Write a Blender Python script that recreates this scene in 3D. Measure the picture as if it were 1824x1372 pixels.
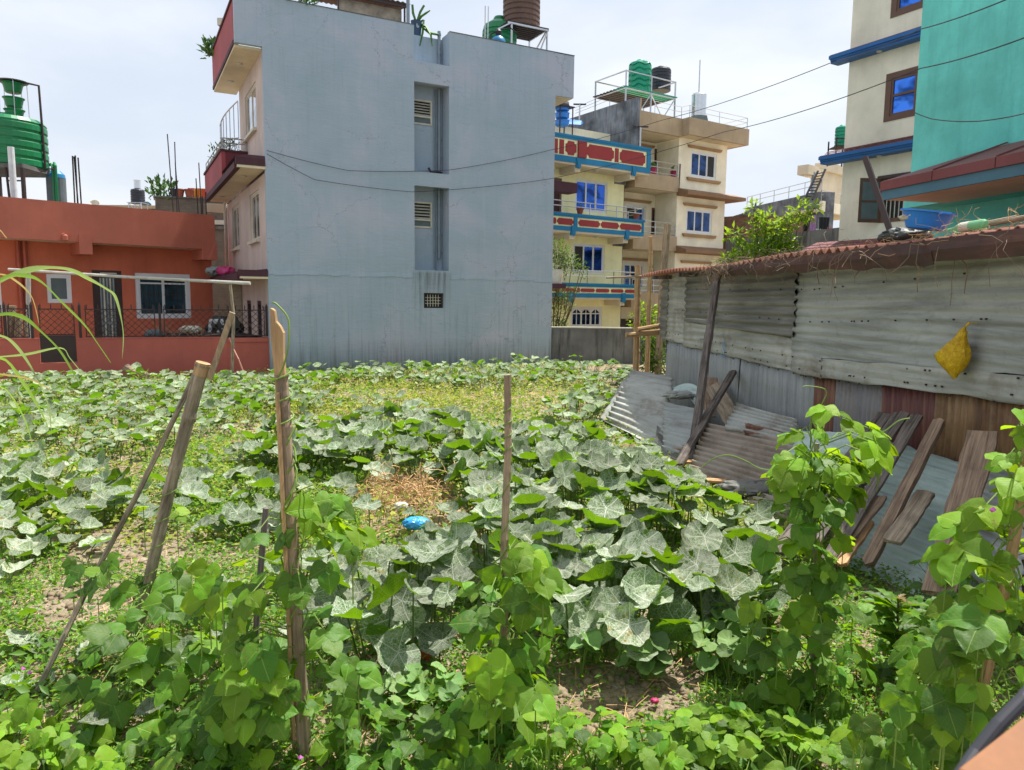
import bpy, math, random
import numpy as np
from mathutils import Vector, Matrix, Quaternion

SC = bpy.context.scene
for _o in list(bpy.data.objects):
    bpy.data.objects.remove(_o)
COL = SC.collection
rad = math.radians
random.seed(7)
RNG = np.random.default_rng(11)

# ---------------------------------------------------------------- camera
CAMZ = 2.1
FPX = 1310.0
PITCH = math.atan(0.115)
ROLL = 0.012
CF = Vector((0, math.cos(PITCH), -math.sin(PITCH)))
CU0 = Vector((0, math.sin(PITCH), math.cos(PITCH)))
CR0 = Vector((1, 0, 0))
CR = CR0 * math.cos(ROLL) + CU0 * math.sin(ROLL)
CU = CU0 * math.cos(ROLL) - CR0 * math.sin(ROLL)
CP = Vector((0, 0, CAMZ))
cd = bpy.data.cameras.new('camera')
cam = bpy.data.objects.new('camera', cd)
COL.objects.link(cam)
cd.sensor_width = 36
cd.lens = 36 * FPX / 1824
cd.clip_end = 1000
cd.clip_start = 0.05
cam.matrix_world = Matrix(((CR.x, CU.x, -CF.x, 0), (CR.y, CU.y, -CF.y, 0), (CR.z, CU.z, -CF.z, CAMZ), (0, 0, 0, 1)))
cd.dof.use_dof = True
cd.dof.focus_distance = 5.0
cd.dof.aperture_fstop = 9.0
SC.camera = cam

# ---------------------------------------------------------------- sun and sky
SUN_AZ = math.degrees(math.atan2(0.78, 0.62))      # clockwise from +Y
SUN_EL = 66
SUN_STRENGTH = 5.0
SKY_STRENGTH = 0.115
EXPOSURE = 0.75
sd = Vector((math.sin(rad(SUN_AZ)) * math.cos(rad(SUN_EL)), math.cos(rad(SUN_AZ)) * math.cos(rad(SUN_EL)), math.sin(rad(SUN_EL))))
sl = bpy.data.lights.new('sun', 'SUN')
sl.energy = SUN_STRENGTH
sl.angle = rad(0.6)
sl.color = (1.0, 0.955, 0.88)
so = bpy.data.objects.new('sun', sl)
so.rotation_euler = sd.to_track_quat('Z', 'Y').to_euler()
so.location = (0, 0, 30)
COL.objects.link(so)

W = bpy.data.worlds.new('World')
SC.world = W
W.use_nodes = True
wn, wl = W.node_tree.nodes, W.node_tree.links
wn.clear()
wo = wn.new('ShaderNodeOutputWorld')
wb = wn.new('ShaderNodeBackground')
wb.inputs[1].default_value = SKY_STRENGTH
sk = wn.new('ShaderNodeTexSky')
sk.sky_type = 'NISHITA'
sk.sun_disc = False
sk.sun_elevation = rad(SUN_EL)
sk.sun_rotation = rad(SUN_AZ)
sk.air_density = 1.2
sk.dust_density = 3.5
sk.ozone_density = 1.5
wt = wn.new('ShaderNodeTexCoord')
wm = wn.new('ShaderNodeMapping')
wm.inputs['Scale'].default_value = (1.0, 1.0, 2.6)
wm.inputs['Location'].default_value = (3.1, 0.4, 0.2)
wno = wn.new('ShaderNodeTexNoise')
wno.inputs['Scale'].default_value = 1.5
wno.inputs['Detail'].default_value = 7
wno.inputs['Roughness'].default_value = 0.55
wno.inputs['Distortion'].default_value = 0.3
wr = wn.new('ShaderNodeValToRGB')
wr.color_ramp.interpolation = 'EASE'
wr.color_ramp.elements[0].position = 0.36
wr.color_ramp.elements[0].color = (4.0, 4.4, 5.05, 1)
wr.color_ramp.elements[1].position = 0.68
wr.color_ramp.elements[1].color = (5.5, 5.6, 5.75, 1)
wx = wn.new('ShaderNodeMixRGB')
wx.inputs[0].default_value = 0.86
wl.new(wt.outputs['Generated'], wm.inputs[0])
wl.new(wm.outputs[0], wno.inputs['Vector'])
wl.new(wno.outputs['Fac'], wr.inputs[0])
wl.new(sk.outputs[0], wx.inputs[1])
wl.new(wr.outputs[0], wx.inputs[2])
wl.new(wx.outputs[0], wb.inputs[0])
wl.new(wb.outputs[0], wo.inputs[0])
SC.view_settings.view_transform = 'Standard'
SC.view_settings.look = 'None'
SC.view_settings.exposure = EXPOSURE
SC.view_settings.gamma = 1
SC.view_settings.use_curve_mapping = False
SC.render.engine = 'CYCLES'
SC.cycles.max_bounces = 7
SC.cycles.transparent_max_bounces = 8
SC.cycles.use_denoising = True

# ---------------------------------------------------------------- calibration helpers
def ray(px, py):
    return CF + CR * ((px - 912) / FPX) + CU * ((686 - py) / FPX)

def at(px, py, Y):
    d = ray(px, py)
    return CP + d * (Y / d.y)

def gnd(px, py, z=0.0):
    d = ray(px, py)
    return CP + d * ((z - CAMZ) / d.z)

def to_px(p):
    q = Vector(p) - CP
    f = q.dot(CF)
    return 912 + FPX * q.dot(CR) / f, 686 - FPX * q.dot(CU) / f

# ---------------------------------------------------------------- materials
def srgb(r, g, b, k=1.0):
    f = lambda c: (c / 12.92 if c <= 0.04045 else ((c + 0.055) / 1.055) ** 2.4)
    return tuple(f(c / 255.0) * k for c in (r, g, b)) + (1,)

class NT:
    def __init__(s, name):
        s.m = bpy.data.materials.new(name)
        s.m.use_nodes = True
        s.n, s.l = s.m.node_tree.nodes, s.m.node_tree.links
        s.b = s.n['Principled BSDF']
        s.out = s.n['Material Output']
        s._tc = None
    def tc(s, which='Object'):
        if s._tc is None:
            s._tc = s.n.new('ShaderNodeTexCoord')
        return s._tc.outputs[which]
    def put(s, node, idx, v):
        if v is None:
            return
        if hasattr(v, 'is_linked') or hasattr(v, 'links'):
            s.l.new(v, node.inputs[idx])
        else:
            node.inputs[idx].default_value = v
    def map(s, vec, scale=(1, 1, 1), rot=(0, 0, 0), loc=(0, 0, 0)):
        x = s.n.new('ShaderNodeMapping')
        s.l.new(vec, x.inputs[0])
        x.inputs['Scale'].default_value = scale
        x.inputs['Rotation'].default_value = rot
        x.inputs['Location'].default_value = loc
        return x.outputs[0]
    def noise(s, vec, scale, detail=4, rough=0.55, dist=0.0, col=False):
        x = s.n.new('ShaderNodeTexNoise')
        s.l.new(vec, x.inputs['Vector'])
        x.inputs['Scale'].default_value = scale
        x.inputs['Detail'].default_value = detail
        x.inputs['Roughness'].default_value = rough
        x.inputs['Distortion'].default_value = dist
        return x.outputs['Color' if col else 'Fac']
    def voro(s, vec, scale, feature='F1', out='Distance'):
        x = s.n.new('ShaderNodeTexVoronoi')
        x.feature = feature
        s.l.new(vec, x.inputs['Vector'])
        x.inputs['Scale'].default_value = scale
        return x.outputs[out]
    def ramp(s, fac, stops, interp='LINEAR'):
        x = s.n.new('ShaderNodeValToRGB')
        x.color_ramp.interpolation = interp
        e = x.color_ramp.elements
        while len(e) < len(stops):
            e.new(0.5)
        for i, (p, c) in enumerate(stops):
            e[i].position = p
            e[i].color = c if hasattr(c, '__len__') else (c, c, c, 1)
        s.put(x, 0, fac)
        return x.outputs[0]
    def mix(s, fac, a, b, mode='MIX'):
        x = s.n.new('ShaderNodeMixRGB')
        x.blend_type = mode
        s.put(x, 0, fac); s.put(x, 1, a); s.put(x, 2, b)
        return x.outputs[0]
    def math(s, op, a, b=None, c=None, clamp=False):
        x = s.n.new('ShaderNodeMath')
        x.operation = op
        x.use_clamp = clamp
        s.put(x, 0, a); s.put(x, 1, b); s.put(x, 2, c)
        return x.outputs[0]
    def sep(s, vec):
        x = s.n.new('ShaderNodeSeparateXYZ')
        s.l.new(vec, x.inputs[0])
        return x.outputs
    def bump(s, h, strength=0.3, dist=0.02):
        x = s.n.new('ShaderNodeBump')
        x.inputs['Strength'].default_value = strength
        x.inputs['Distance'].default_value = dist
        s.l.new(h, x.inputs['Height'])
        s.l.new(x.outputs[0], s.b.inputs['Normal'])
        return x.outputs[0]
    def set(s, col=None, rough=None, metal=None, spec=None):
        s.put(s.b, 'Base Color', col)
        s.put(s.b, 'Roughness', rough)
        s.put(s.b, 'Metallic', metal)
        s.put(s.b, 'Specular IOR Level', spec)
        return s.m

def paint(name, col, dirt=0.25, rough=0.75, bump=0.25, scale=1.0, dirtcol=(0.09, 0.085, 0.07, 1), streak=0.5, patch=0.12, spec=0.3):
    """Painted plaster with patchy fading, vertical streaks and fine roughness."""
    t = NT(name)
    o = t.tc()
    n1 = t.noise(o, 0.7 * scale, 5, 0.6)
    n2 = t.noise(t.map(o, (2.4, 2.4, 0.28)), 2.2 * scale, 6, 0.65)
    n3 = t.noise(o, 22 * scale, 4, 0.7)
    n4 = t.noise(o, 2.6 * scale, 6, 0.7, 0.6)
    lo = tuple(c * (1 - patch * 1.6) for c in col[:3]) + (1,)
    hi = tuple(min(1, c * (1 + patch * 1.3)) for c in col[:3]) + (1,)
    base = t.mix(t.ramp(n1, [(0.3, 0.0), (0.7, 1.0)]), lo, hi)
    base = t.mix(t.ramp(n4, [(0.56, 0.0), (0.7, 0.22)]), base, tuple(c * 0.72 for c in col[:3]) + (1,))
    base = t.mix(t.ramp(n4, [(0.30, 0.16), (0.42, 0.0)]), base, tuple(min(1, c * 1.25 + 0.03) for c in col[:3]) + (1,))
    st = t.ramp(n2, [(0.50, 0.0), (0.74, streak)])
    base = t.mix(t.math('MULTIPLY', st, dirt), base, dirtcol)
    sp = t.ramp(n3, [(0.58, 0.0), (0.8, 1.0)])
    base = t.mix(t.math('MULTIPLY', sp, dirt * 0.5), base, dirtcol)
    t.bump(t.math('ADD', n3, t.math('MULTIPLY', n1, 2.0)), bump, 0.01)
    return t.set(base, rough, spec=spec)

def plain(name, col, rough=0.5, metal=0.0, bump=0.0, var=0.15, scale=4.0):
    t = NT(name)
    n = t.noise(t.tc(), scale, 5, 0.6)
    lo = tuple(c * (1 - var) for c in col[:3]) + (1,)
    hi = tuple(min(1, c * (1 + var)) for c in col[:3]) + (1,)
    if bump:
        t.bump(t.noise(t.tc(), scale * 6, 4), bump, 0.01)
    return t.set(t.mix(t.ramp(n, [(0.3, 0.0), (0.7, 1.0)]), lo, hi), rough, metal)

# ---------------------------------------------------------------- mesh building
class MB:
    def __init__(s, T=None):
        s.v, s.f = [], []
        s.T = T
    def add(s, vs, fs):
        k = len(s.v)
        if s.T is not None:
            vs = [s.T(*p) for p in vs]
        s.v += [tuple(p) for p in vs]
        s.f += [tuple(i + k for i in f) for f in fs]
        return s
    def box(s, x0, x1, y0, y1, z0, z1):
        if x0 > x1: x0, x1 = x1, x0
        if y0 > y1: y0, y1 = y1, y0
        if z0 > z1: z0, z1 = z1, z0
        return s.add([(x0, y0, z0), (x1, y0, z0), (x1, y1, z0), (x0, y1, z0), (x0, y0, z1), (x1, y0, z1), (x1, y1, z1), (x0, y1, z1)],
                     [(0, 3, 2, 1), (4, 5, 6, 7), (0, 1, 5, 4), (1, 2, 6, 5), (2, 3, 7, 6), (3, 0, 4, 7)])
    def hexa(s, p):
        return s.add(p, [(0, 3, 2, 1), (4, 5, 6, 7), (0, 1, 5, 4), (1, 2, 6, 5), (2, 3, 7, 6), (3, 0, 4, 7)])
    def bar(s, a, b, w, h=None, up=(0, 0, 1)):
        a, b = Vector(a), Vector(b)
        h = h or w
        d = (b - a).normalized()
        u = Vector(up)
        if abs(d.dot(u)) > 0.98:
            u = Vector((1, 0, 0))
        x = d.cross(u).normalized() * (w / 2)
        z = x.cross(d).normalized() * (h / 2)
        return s.hexa([a - x - z, a + x - z, b + x - z, b - x - z, a - x + z, a + x + z, b + x + z, b - x + z])
    def tube(s, pts, r, n=8, cap=True):
        pts = [Vector(p) for p in pts]
        rs = list(r) if hasattr(r, '__len__') else [r] * len(pts)
        if len(rs) != len(pts):
            r0_, r1_ = rs[0], rs[-1]
            rs = [r0_ + (r1_ - r0_) * i / max(1, len(pts) - 1) for i in range(len(pts))]
        vs, fs = [], []
        prev = None
        for i, p in enumerate(pts):
            a = pts[max(0, i - 1)]
            b = pts[min(len(pts) - 1, i + 1)]
            d = (b - a)
            d = d.normalized() if d.length > 1e-9 else Vector((0, 0, 1))
            if prev is None:
                up = Vector((0, 0, 1)) if abs(d.z) < 0.9 else Vector((1, 0, 0))
                x = d.cross(up).normalized()
            else:
                x = (prev - d * prev.dot(d)).normalized()
            prev = x
            y = d.cross(x)
            for k in range(n):
                t = 2 * math.pi * k / n
                vs.append(p + (x * math.cos(t) + y * math.sin(t)) * rs[i])
        for i in range(len(pts) - 1):
            for k in range(n):
                k2 = (k + 1) % n
                fs.append((i * n + k, i * n + k2, (i + 1) * n + k2, (i + 1) * n + k))
        if cap:
            fs.append(tuple(reversed(range(n))))
            fs.append(tuple(range((len(pts) - 1) * n, len(pts) * n)))
        return s.add(vs, fs)
    def lathe(s, c, prof, n=20, sx=1, sy=1):
        c = Vector(c)
        vs, fs = [], []
        for (r, z) in prof:
            for k in range(n):
                t = 2 * math.pi * k / n
                vs.append(c + Vector((r * math.cos(t) * sx, r * math.sin(t) * sy, z)))
        for i in range(len(prof) - 1):
            for k in range(n):
                k2 = (k + 1) % n
                fs.append((i * n + k, i * n + k2, (i + 1) * n + k2, (i + 1) * n + k))
        fs.append(tuple(reversed(range(n))))
        fs.append(tuple(range((len(prof) - 1) * n, len(prof) * n)))
        return s.add(vs, fs)
    def prism(s, pts, y0, y1):
        """pts: (x,z) outline, extruded along y."""
        n = len(pts)
        return s.add([(x, y0, z) for x, z in pts] + [(x, y1, z) for x, z in pts],
                     [tuple(range(n)), tuple(reversed(range(n, 2 * n)))] + [(i, i + n, (i + 1) % n + n, (i + 1) % n) for i in range(n)])
    def prismz(s, pts, z0, z1):
        n = len(pts)
        return s.add([(x, y, z0) for x, y in pts] + [(x, y, z1) for x, y in pts],
                     [tuple(reversed(range(n))), tuple(range(n, 2 * n))] + [(i, (i + 1) % n, (i + 1) % n + n, i + n) for i in range(n)])
    def holed(s, u0, u1, z0, z1, y0, y1, holes=()):
        us = sorted({u0, u1} | {min(max(h[i], u0), u1) for h in holes for i in (0, 1)})
        zs = sorted({z0, z1} | {min(max(h[i], z0), z1) for h in holes for i in (2, 3)})
        def solid(i, j):
            if i < 0 or j < 0 or i >= len(us) - 1 or j >= len(zs) - 1:
                return False
            cu, cz = (us[i] + us[i + 1]) / 2, (zs[j] + zs[j + 1]) / 2
            return not any(h[0] < cu < h[1] and h[2] < cz < h[3] for h in holes)
        for i in range(len(us) - 1):
            for j in range(len(zs) - 1):
                if not solid(i, j):
                    continue
                a, b, c, d = us[i], us[i + 1], zs[j], zs[j + 1]
                s.add([(a, y0, c), (b, y0, c), (b, y0, d), (a, y0, d)], [(0, 1, 2, 3)])
                s.add([(a, y1, c), (b, y1, c), (b, y1, d), (a, y1, d)], [(3, 2, 1, 0)])
                if not solid(i - 1, j): s.add([(a, y0, c), (a, y0, d), (a, y1, d), (a, y1, c)], [(0, 1, 2, 3)])
                if not solid(i + 1, j): s.add([(b, y0, c), (b, y1, c), (b, y1, d), (b, y0, d)], [(0, 1, 2, 3)])
                if not solid(i, j - 1): s.add([(a, y0, c), (a, y1, c), (b, y1, c), (b, y0, c)], [(0, 1, 2, 3)])
                if not solid(i, j + 1): s.add([(a, y0, d), (b, y0, d), (b, y1, d), (a, y1, d)], [(0, 1, 2, 3)])
        return s
    def build(s, name, mat, parent=None, smooth=False, label=None, kind=None, bevel=0, off=None, solid=0):
        me = bpy.data.meshes.new(name)
        vs = s.v
        if off is not None:
            vs = [(p[0] - off[0], p[1] - off[1], p[2] - off[2]) for p in vs]
        me.from_pydata(vs, [], s.f)
        me.update()
        if smooth:
            me.shade_smooth()
        if mat:
            me.materials.append(mat)
        o = bpy.data.objects.new(name, me)
        COL.objects.link(o)
        if parent is not None:
            o.parent = parent
        elif off is not None:
            o.location = off
        if label: o['label'] = label
        if kind: o['kind'] = kind
        if solid:
            m = o.modifiers.new('t', 'SOLIDIFY'); m.thickness = solid; m.offset = 0
        if bevel:
            m = o.modifiers.new('b', 'BEVEL'); m.width = bevel; m.segments = 2; m.limit_method = 'ANGLE'
        return o

def tag(o, label, cat=None, group=None, kind=None):
    if label: o['label'] = label
    if cat: o['category'] = cat
    if group: o['group'] = group
    if kind: o['kind'] = kind
    return o

def thing(name, label, cat, loc=(0, 0, 0), rz=0, group=None):
    o = bpy.data.objects.new(name, None)
    o.empty_display_size = 0.2
    COL.objects.link(o)
    o.location = loc
    o.rotation_euler = (0, 0, rz)
    return tag(o, label, cat, group)

class Frame:
    """Local frame of a building: x runs along the facade, y goes into the building, z up."""
    def __init__(s, p, heading):
        h = rad(heading)
        s.o = Vector((p[0], p[1], 0))
        s.u = Vector((math.sin(h), math.cos(h), 0))
        s.v = Vector((-math.cos(h), math.sin(h), 0))
        s.rz = math.pi / 2 - h
    def uz(s, px, py, v=0.0):
        d = ray(px, py)
        t = (v - (CP - s.o).dot(s.v)) / d.dot(s.v)
        q = CP + d * t
        return (q - s.o).dot(s.u), q.z
    def vz(s, px, py, u=0.0):
        d = ray(px, py)
        t = (u - (CP - s.o).dot(s.u)) / d.dot(s.u)
        q = CP + d * t
        return (q - s.o).dot(s.v), q.z
    def uv(s, px, py, z):
        q = gnd(px, py, z)
        return (q - s.o).dot(s.u), (q - s.o).dot(s.v)
    def loc(s, p):
        q = Vector(p) - s.o
        return Vector((q.dot(s.u), q.dot(s.v), q.z))
    def thing(s, name, label, cat, group=None):
        return thing(name, label, cat, (s.o.x, s.o.y, 0), s.rz, group)
SIDE = lambda a, b, c: (b, a, c)      # side face: a runs into the depth, b is distance from the side plane
# ---------------------------------------------------------------- palette
M = {}
M['grey_paint'] = None
def grey_wall_material():
    t = NT('blue_grey_plaster')
    o = t.tc()
    n1 = t.noise(t.map(o, (0.5, 0.5, 0.65)), 0.9, 6, 0.6, 0.4)
    base = t.ramp(n1, [(0.3, srgb(148, 167, 180, 0.98)), (0.5, srgb(158, 173, 188, 0.98)), (0.68, srgb(173, 178, 194, 0.98))])
    n2 = t.noise(t.map(o, (5, 5, 0.22)), 2.0, 6, 0.7)
    z = t.sep(o)[2]
    low = t.ramp(t.math('DIVIDE', z, 10.0), [(0.0, 0.6), (0.26, 0.22), (0.45, 0.06), (0.75, 0.08), (0.86, 0.2), (0.97, 0.18)])
    st = t.math('MULTIPLY', t.ramp(n2, [(0.52, 0.0), (0.75, 1.0)]), low)
    base = t.mix(st, base, srgb(88, 98, 104))
    n3 = t.noise(o, 1.3, 6, 0.75, 0.5)
    blot = t.ramp(n3, [(0.62, 0.0), (0.72, 0.22)])
    base = t.mix(blot, base, srgb(130, 160, 170, 0.9))
    xx = t.sep(o)[0]
    band = t.math('MULTIPLY', t.ramp(t.math('DIVIDE', xx, 10.0), [(0.425, 0.0), (0.445, 1.0), (0.54, 1.0), (0.565, 0.0)]), t.ramp(t.math('DIVIDE', z, 10.0), [(0.17, 0.0), (0.29, 1.0), (0.301, 0.0)]))
    base = t.mix(t.math('MULTIPLY', band, t.ramp(n2, [(0.38, 0.0), (0.6, 0.8)])), base, srgb(62, 66, 66))
    drip = t.noise(t.map(o, (1.1, 1.1, 0.10)), 2.6, 5, 0.6, 0.2)
    base = t.mix(t.ramp(drip, [(0.58, 0.0), (0.72, 0.16)]), base, srgb(120, 132, 142))
    base = t.mix(t.ramp(drip, [(0.30, 0.15), (0.44, 0.0)]), base, srgb(196, 196, 206))
    wv = t.n.new('ShaderNodeVectorMath'); wv.operation = 'ADD'; t.l.new(o, wv.inputs[0]); t.l.new(t.noise(o, 1.6, 5, 0.7, 0.0, True), wv.inputs[1])
    cr = t.voro(wv.outputs[0], 0.42, 'DISTANCE_TO_EDGE')
    base = t.mix(t.math('MULTIPLY', t.ramp(cr, [(0.0012, 0.75), (0.004, 0.0)]), t.ramp(n1, [(0.42, 0.0), (0.6, 1.0)])), base, srgb(90, 98, 104))
    foot = t.ramp(z, [(0.0, 0.85), (0.9, 0.0)])
    base = t.mix(t.math('MULTIPLY', foot, t.ramp(n2, [(0.3, 0.2), (0.6, 1.0)])), base, srgb(96, 100, 92))
    n4 = t.noise(o, 30, 4, 0.7)
    fold = t.noise(t.map(o, (0.8, 0.8, 4.5)), 2.2, 4, 0.6, 1.0)
    t.bump(t.math('ADD', t.math('MULTIPLY', n4, 0.35), fold), 0.35, 0.03)
    return t.set(base, 0.7, spec=0.3)
M['grey_paint'] = grey_wall_material()
M['grey_dark'] = paint('shaft_plaster', srgb(112, 130, 144, 0.7), 0.4, streak=0.8)
M['pinkish'] = paint('pinkish_cream_plaster', srgb(205, 190, 184, 0.86), 0.3, streak=0.6)
M['soffit'] = paint('cream_soffit', srgb(222, 210, 185, 0.9), 0.15)
M['maroon'] = paint('maroon_paint', srgb(112, 52, 62, 0.9), 0.35, dirtcol=(0.12, 0.08, 0.08, 1))
M['maroon_dark'] = paint('dark_maroon_trim', srgb(78, 48, 58, 0.9), 0.4)
M['rosered'] = paint('rose_red_paint', srgb(160, 78, 84, 0.9), 0.3)
M['orange_wall'] = paint('orange_red_wall_paint', srgb(200, 110, 84, 0.95), 0.35, patch=0.1, dirtcol=(0.2, 0.06, 0.035, 1))
M['orange'] = paint('brick_red_paint', srgb(178, 104, 86, 0.95), 0.25, patch=0.1, dirtcol=(0.14, 0.05, 0.035, 1))
M['orange2'] = paint('faded_red_paint', srgb(176, 96, 84, 0.95), 0.3, patch=0.1, dirtcol=(0.13, 0.07, 0.06, 1))
M['yellow'] = paint('pale_yellow_plaster', srgb(244, 241, 192, 0.98), 0.15)
M['cream'] = paint('cream_plaster', srgb(242, 236, 214, 0.98), 0.15)
M['cream2'] = paint('ivory_plaster', srgb(228, 224, 208, 0.96), 0.18)
M['beige'] = paint('beige_parapet_plaster', srgb(186, 166, 138, 0.85), 0.35)
M['tan_trim'] = paint('tan_trim', srgb(168, 136, 98, 0.9), 0.2)
M['brown_ledge'] = paint('brown_ledge', srgb(150, 118, 92, 0.8), 0.3)
M['blue_trim'] = paint('bright_blue_trim', srgb(30, 128, 176, 0.85), 0.25, rough=0.5)
M['royal_trim'] = paint('royal_blue_trim', srgb(44, 104, 172, 0.9), 0.2, rough=0.5)
M['red_panel'] = paint('dull_red_panel', srgb(166, 66, 68, 0.8), 0.2)
M['teal'] = paint('teal_plaster', srgb(104, 206, 198, 0.98), 0.6, bump=0.5, patch=0.16, scale=1.2, dirtcol=srgb(60, 142, 138))
M['tealblue'] = paint('steel_blue_fascia', srgb(84, 132, 150, 0.8), 0.2)
M['roof_red'] = paint('maroon_roofing', srgb(124, 74, 74, 0.9), 0.3, rough=0.6)
M['concrete'] = paint('stained_concrete', srgb(120, 120, 118, 0.8), 0.9, streak=1.0, patch=0.3, dirtcol=(0.025, 0.025, 0.025, 1))
M['roughgrey'] = paint('patchy_raw_cement', srgb(128, 134, 142, 0.75), 1.0, streak=1.0, patch=0.45, scale=1.6, dirtcol=srgb(70, 76, 86))
M['upvc'] = plain('white_upvc', srgb(228, 232, 236, 0.9), 0.35, var=0.05)
M['offwhite'] = plain('off_white_paint', srgb(205, 200, 185, 0.9), 0.5)
M['woodframe'] = plain('brown_window_timber', srgb(94, 66, 52), 0.5)
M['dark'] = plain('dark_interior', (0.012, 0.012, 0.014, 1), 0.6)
M['darkdoor'] = plain('dark_brown_door', srgb(58, 42, 42), 0.5)
M['steel'] = plain('brushed_steel', srgb(190, 192, 196), 0.3, 0.9, var=0.1)
M['iron'] = plain('dark_iron', srgb(58, 46, 46), 0.6, 0.3)
M['blackiron'] = plain('black_iron', srgb(36, 34, 36), 0.5, 0.3)
M['pipe'] = plain('grey_pvc_pipe', srgb(128, 142, 155, 0.9), 0.4)
M['whitepipe'] = plain('white_pvc_pipe', srgb(200, 204, 208), 0.4)
M['redpipe'] = plain('red_painted_pipe', srgb(166, 78, 56, 0.85), 0.5)
M['lamp'] = plain('lamp_glass', srgb(190, 186, 176), 0.3)
M['wire'] = plain('black_wire', srgb(40, 42, 48), 0.5)
def glass(name, col, metal=0.75, rough=0.07):
    t = NT(name)
    o = t.tc()
    t.bump(t.noise(o, 1.5, 2), 0.25, 0.01)
    nn = t.noise(t.map(o, (0.9, 0.9, 1.4)), 1.3, 3, 0.5, 0.8)
    dk = t.mix(t.ramp(nn, [(0.40, 0.0), (0.56, 1.0)]), tuple(c * 0.35 for c in col[:3]) + (1,), tuple(min(1, c * 1.15 + 0.01) for c in col[:3]) + (1,))  # dark and bright patches in the colour imitate reflections and curtains
    return t.set(dk, rough, metal)
M['blue_glass'] = glass('blue_reflective_glass', (0.02, 0.10, 0.46, 1))
M['deep_glass'] = glass('deep_blue_glass', (0.012, 0.05, 0.16, 1), 0.5)
M['brightblue_glass'] = glass('bright_blue_glass', (0.04, 0.18, 0.7, 1), 0.85)
M['sky_glass'] = glass('grey_reflective_glass', (0.4, 0.43, 0.5, 1), 0.85)
M['teal_glass'] = glass('dark_teal_glass', (0.02, 0.07, 0.10, 1), 0.4)
M['net'] = plain('grey_window_net', srgb(92, 104, 108), 0.7)
M['greentank'] = plain('green_plastic', srgb(10, 122, 72, 0.9), 0.38, var=0.12, scale=1.5)
M['tealtank'] = plain('teal_plastic', srgb(0, 150, 116, 0.9), 0.4, var=0.1)
M['blacktank'] = plain('black_plastic', srgb(36, 40, 52), 0.4)
M['browntank'] = plain('rusty_brown_plastic', srgb(96, 70, 58, 0.9), 0.55, var=0.2, scale=2)
M['bluecyl'] = plain('blue_gas_paint', srgb(30, 120, 170, 0.9), 0.4, var=0.15)
M['blue_plastic'] = plain('blue_plastic', srgb(36, 124, 214, 0.95), 0.35, var=0.1)
M['stainless'] = plain('stainless_sheet', srgb(206, 210, 214), 0.25, 0.9, var=0.05)
M['terracotta'] = plain('terracotta_pot', srgb(150, 82, 60), 0.8)
M['pinkpot'] = plain('pink_plastic_pot', srgb(170, 30, 90), 0.5)

def brick_material(name, c1, c2, mortar, scale=1.0, u='x'):
    t = NT(name)
    o = t.tc()
    s = t.sep(o)
    c = t.n.new('ShaderNodeCombineXYZ')
    t.l.new(t.math('ADD', s[0], s[1]), c.inputs[0]); t.l.new(s[2], c.inputs[1])
    b = t.n.new('ShaderNodeTexBrick')
    t.l.new(c.outputs[0], b.inputs['Vector'])
    b.inputs['Color1'].default_value = c1; b.inputs['Color2'].default_value = c2; b.inputs['Mortar'].default_value = mortar
    b.inputs['Scale'].default_value = 4.2 * scale
    b.inputs['Mortar Size'].default_value = 0.025
    b.inputs['Row Height'].default_value = 0.32
    b.inputs['Brick Width'].default_value = 1.0
    n = t.noise(o, 1.6, 5, 0.65)
    col = t.mix(t.ramp(n, [(0.45, 0.0), (0.72, 0.7)]), b.outputs[0], (0.06, 0.055, 0.05, 1))
    t.bump(t.math('ADD', b.outputs[1], t.math('MULTIPLY', t.noise(o, 20), -0.6)), -0.5, 0.02)
    return t.set(col, 0.85)
M['brick'] = brick_material('weathered_brick', srgb(150, 104, 84, 0.8), srgb(120, 84, 70, 0.8), srgb(110, 104, 96, 0.8))
M['brick_grey'] = brick_material('cement_smeared_brick', srgb(128, 116, 100, 0.8), srgb(112, 104, 92, 0.8), srgb(96, 94, 90, 0.8))
M['stone_clad'] = brick_material('cream_stone_cladding', srgb(206, 192, 170, 0.8), srgb(186, 172, 150, 0.8), srgb(120, 108, 92), 1.6)

# ---------------------------------------------------------------- window and door builders
def mbt(T=None):
    return MB(T)

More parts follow.
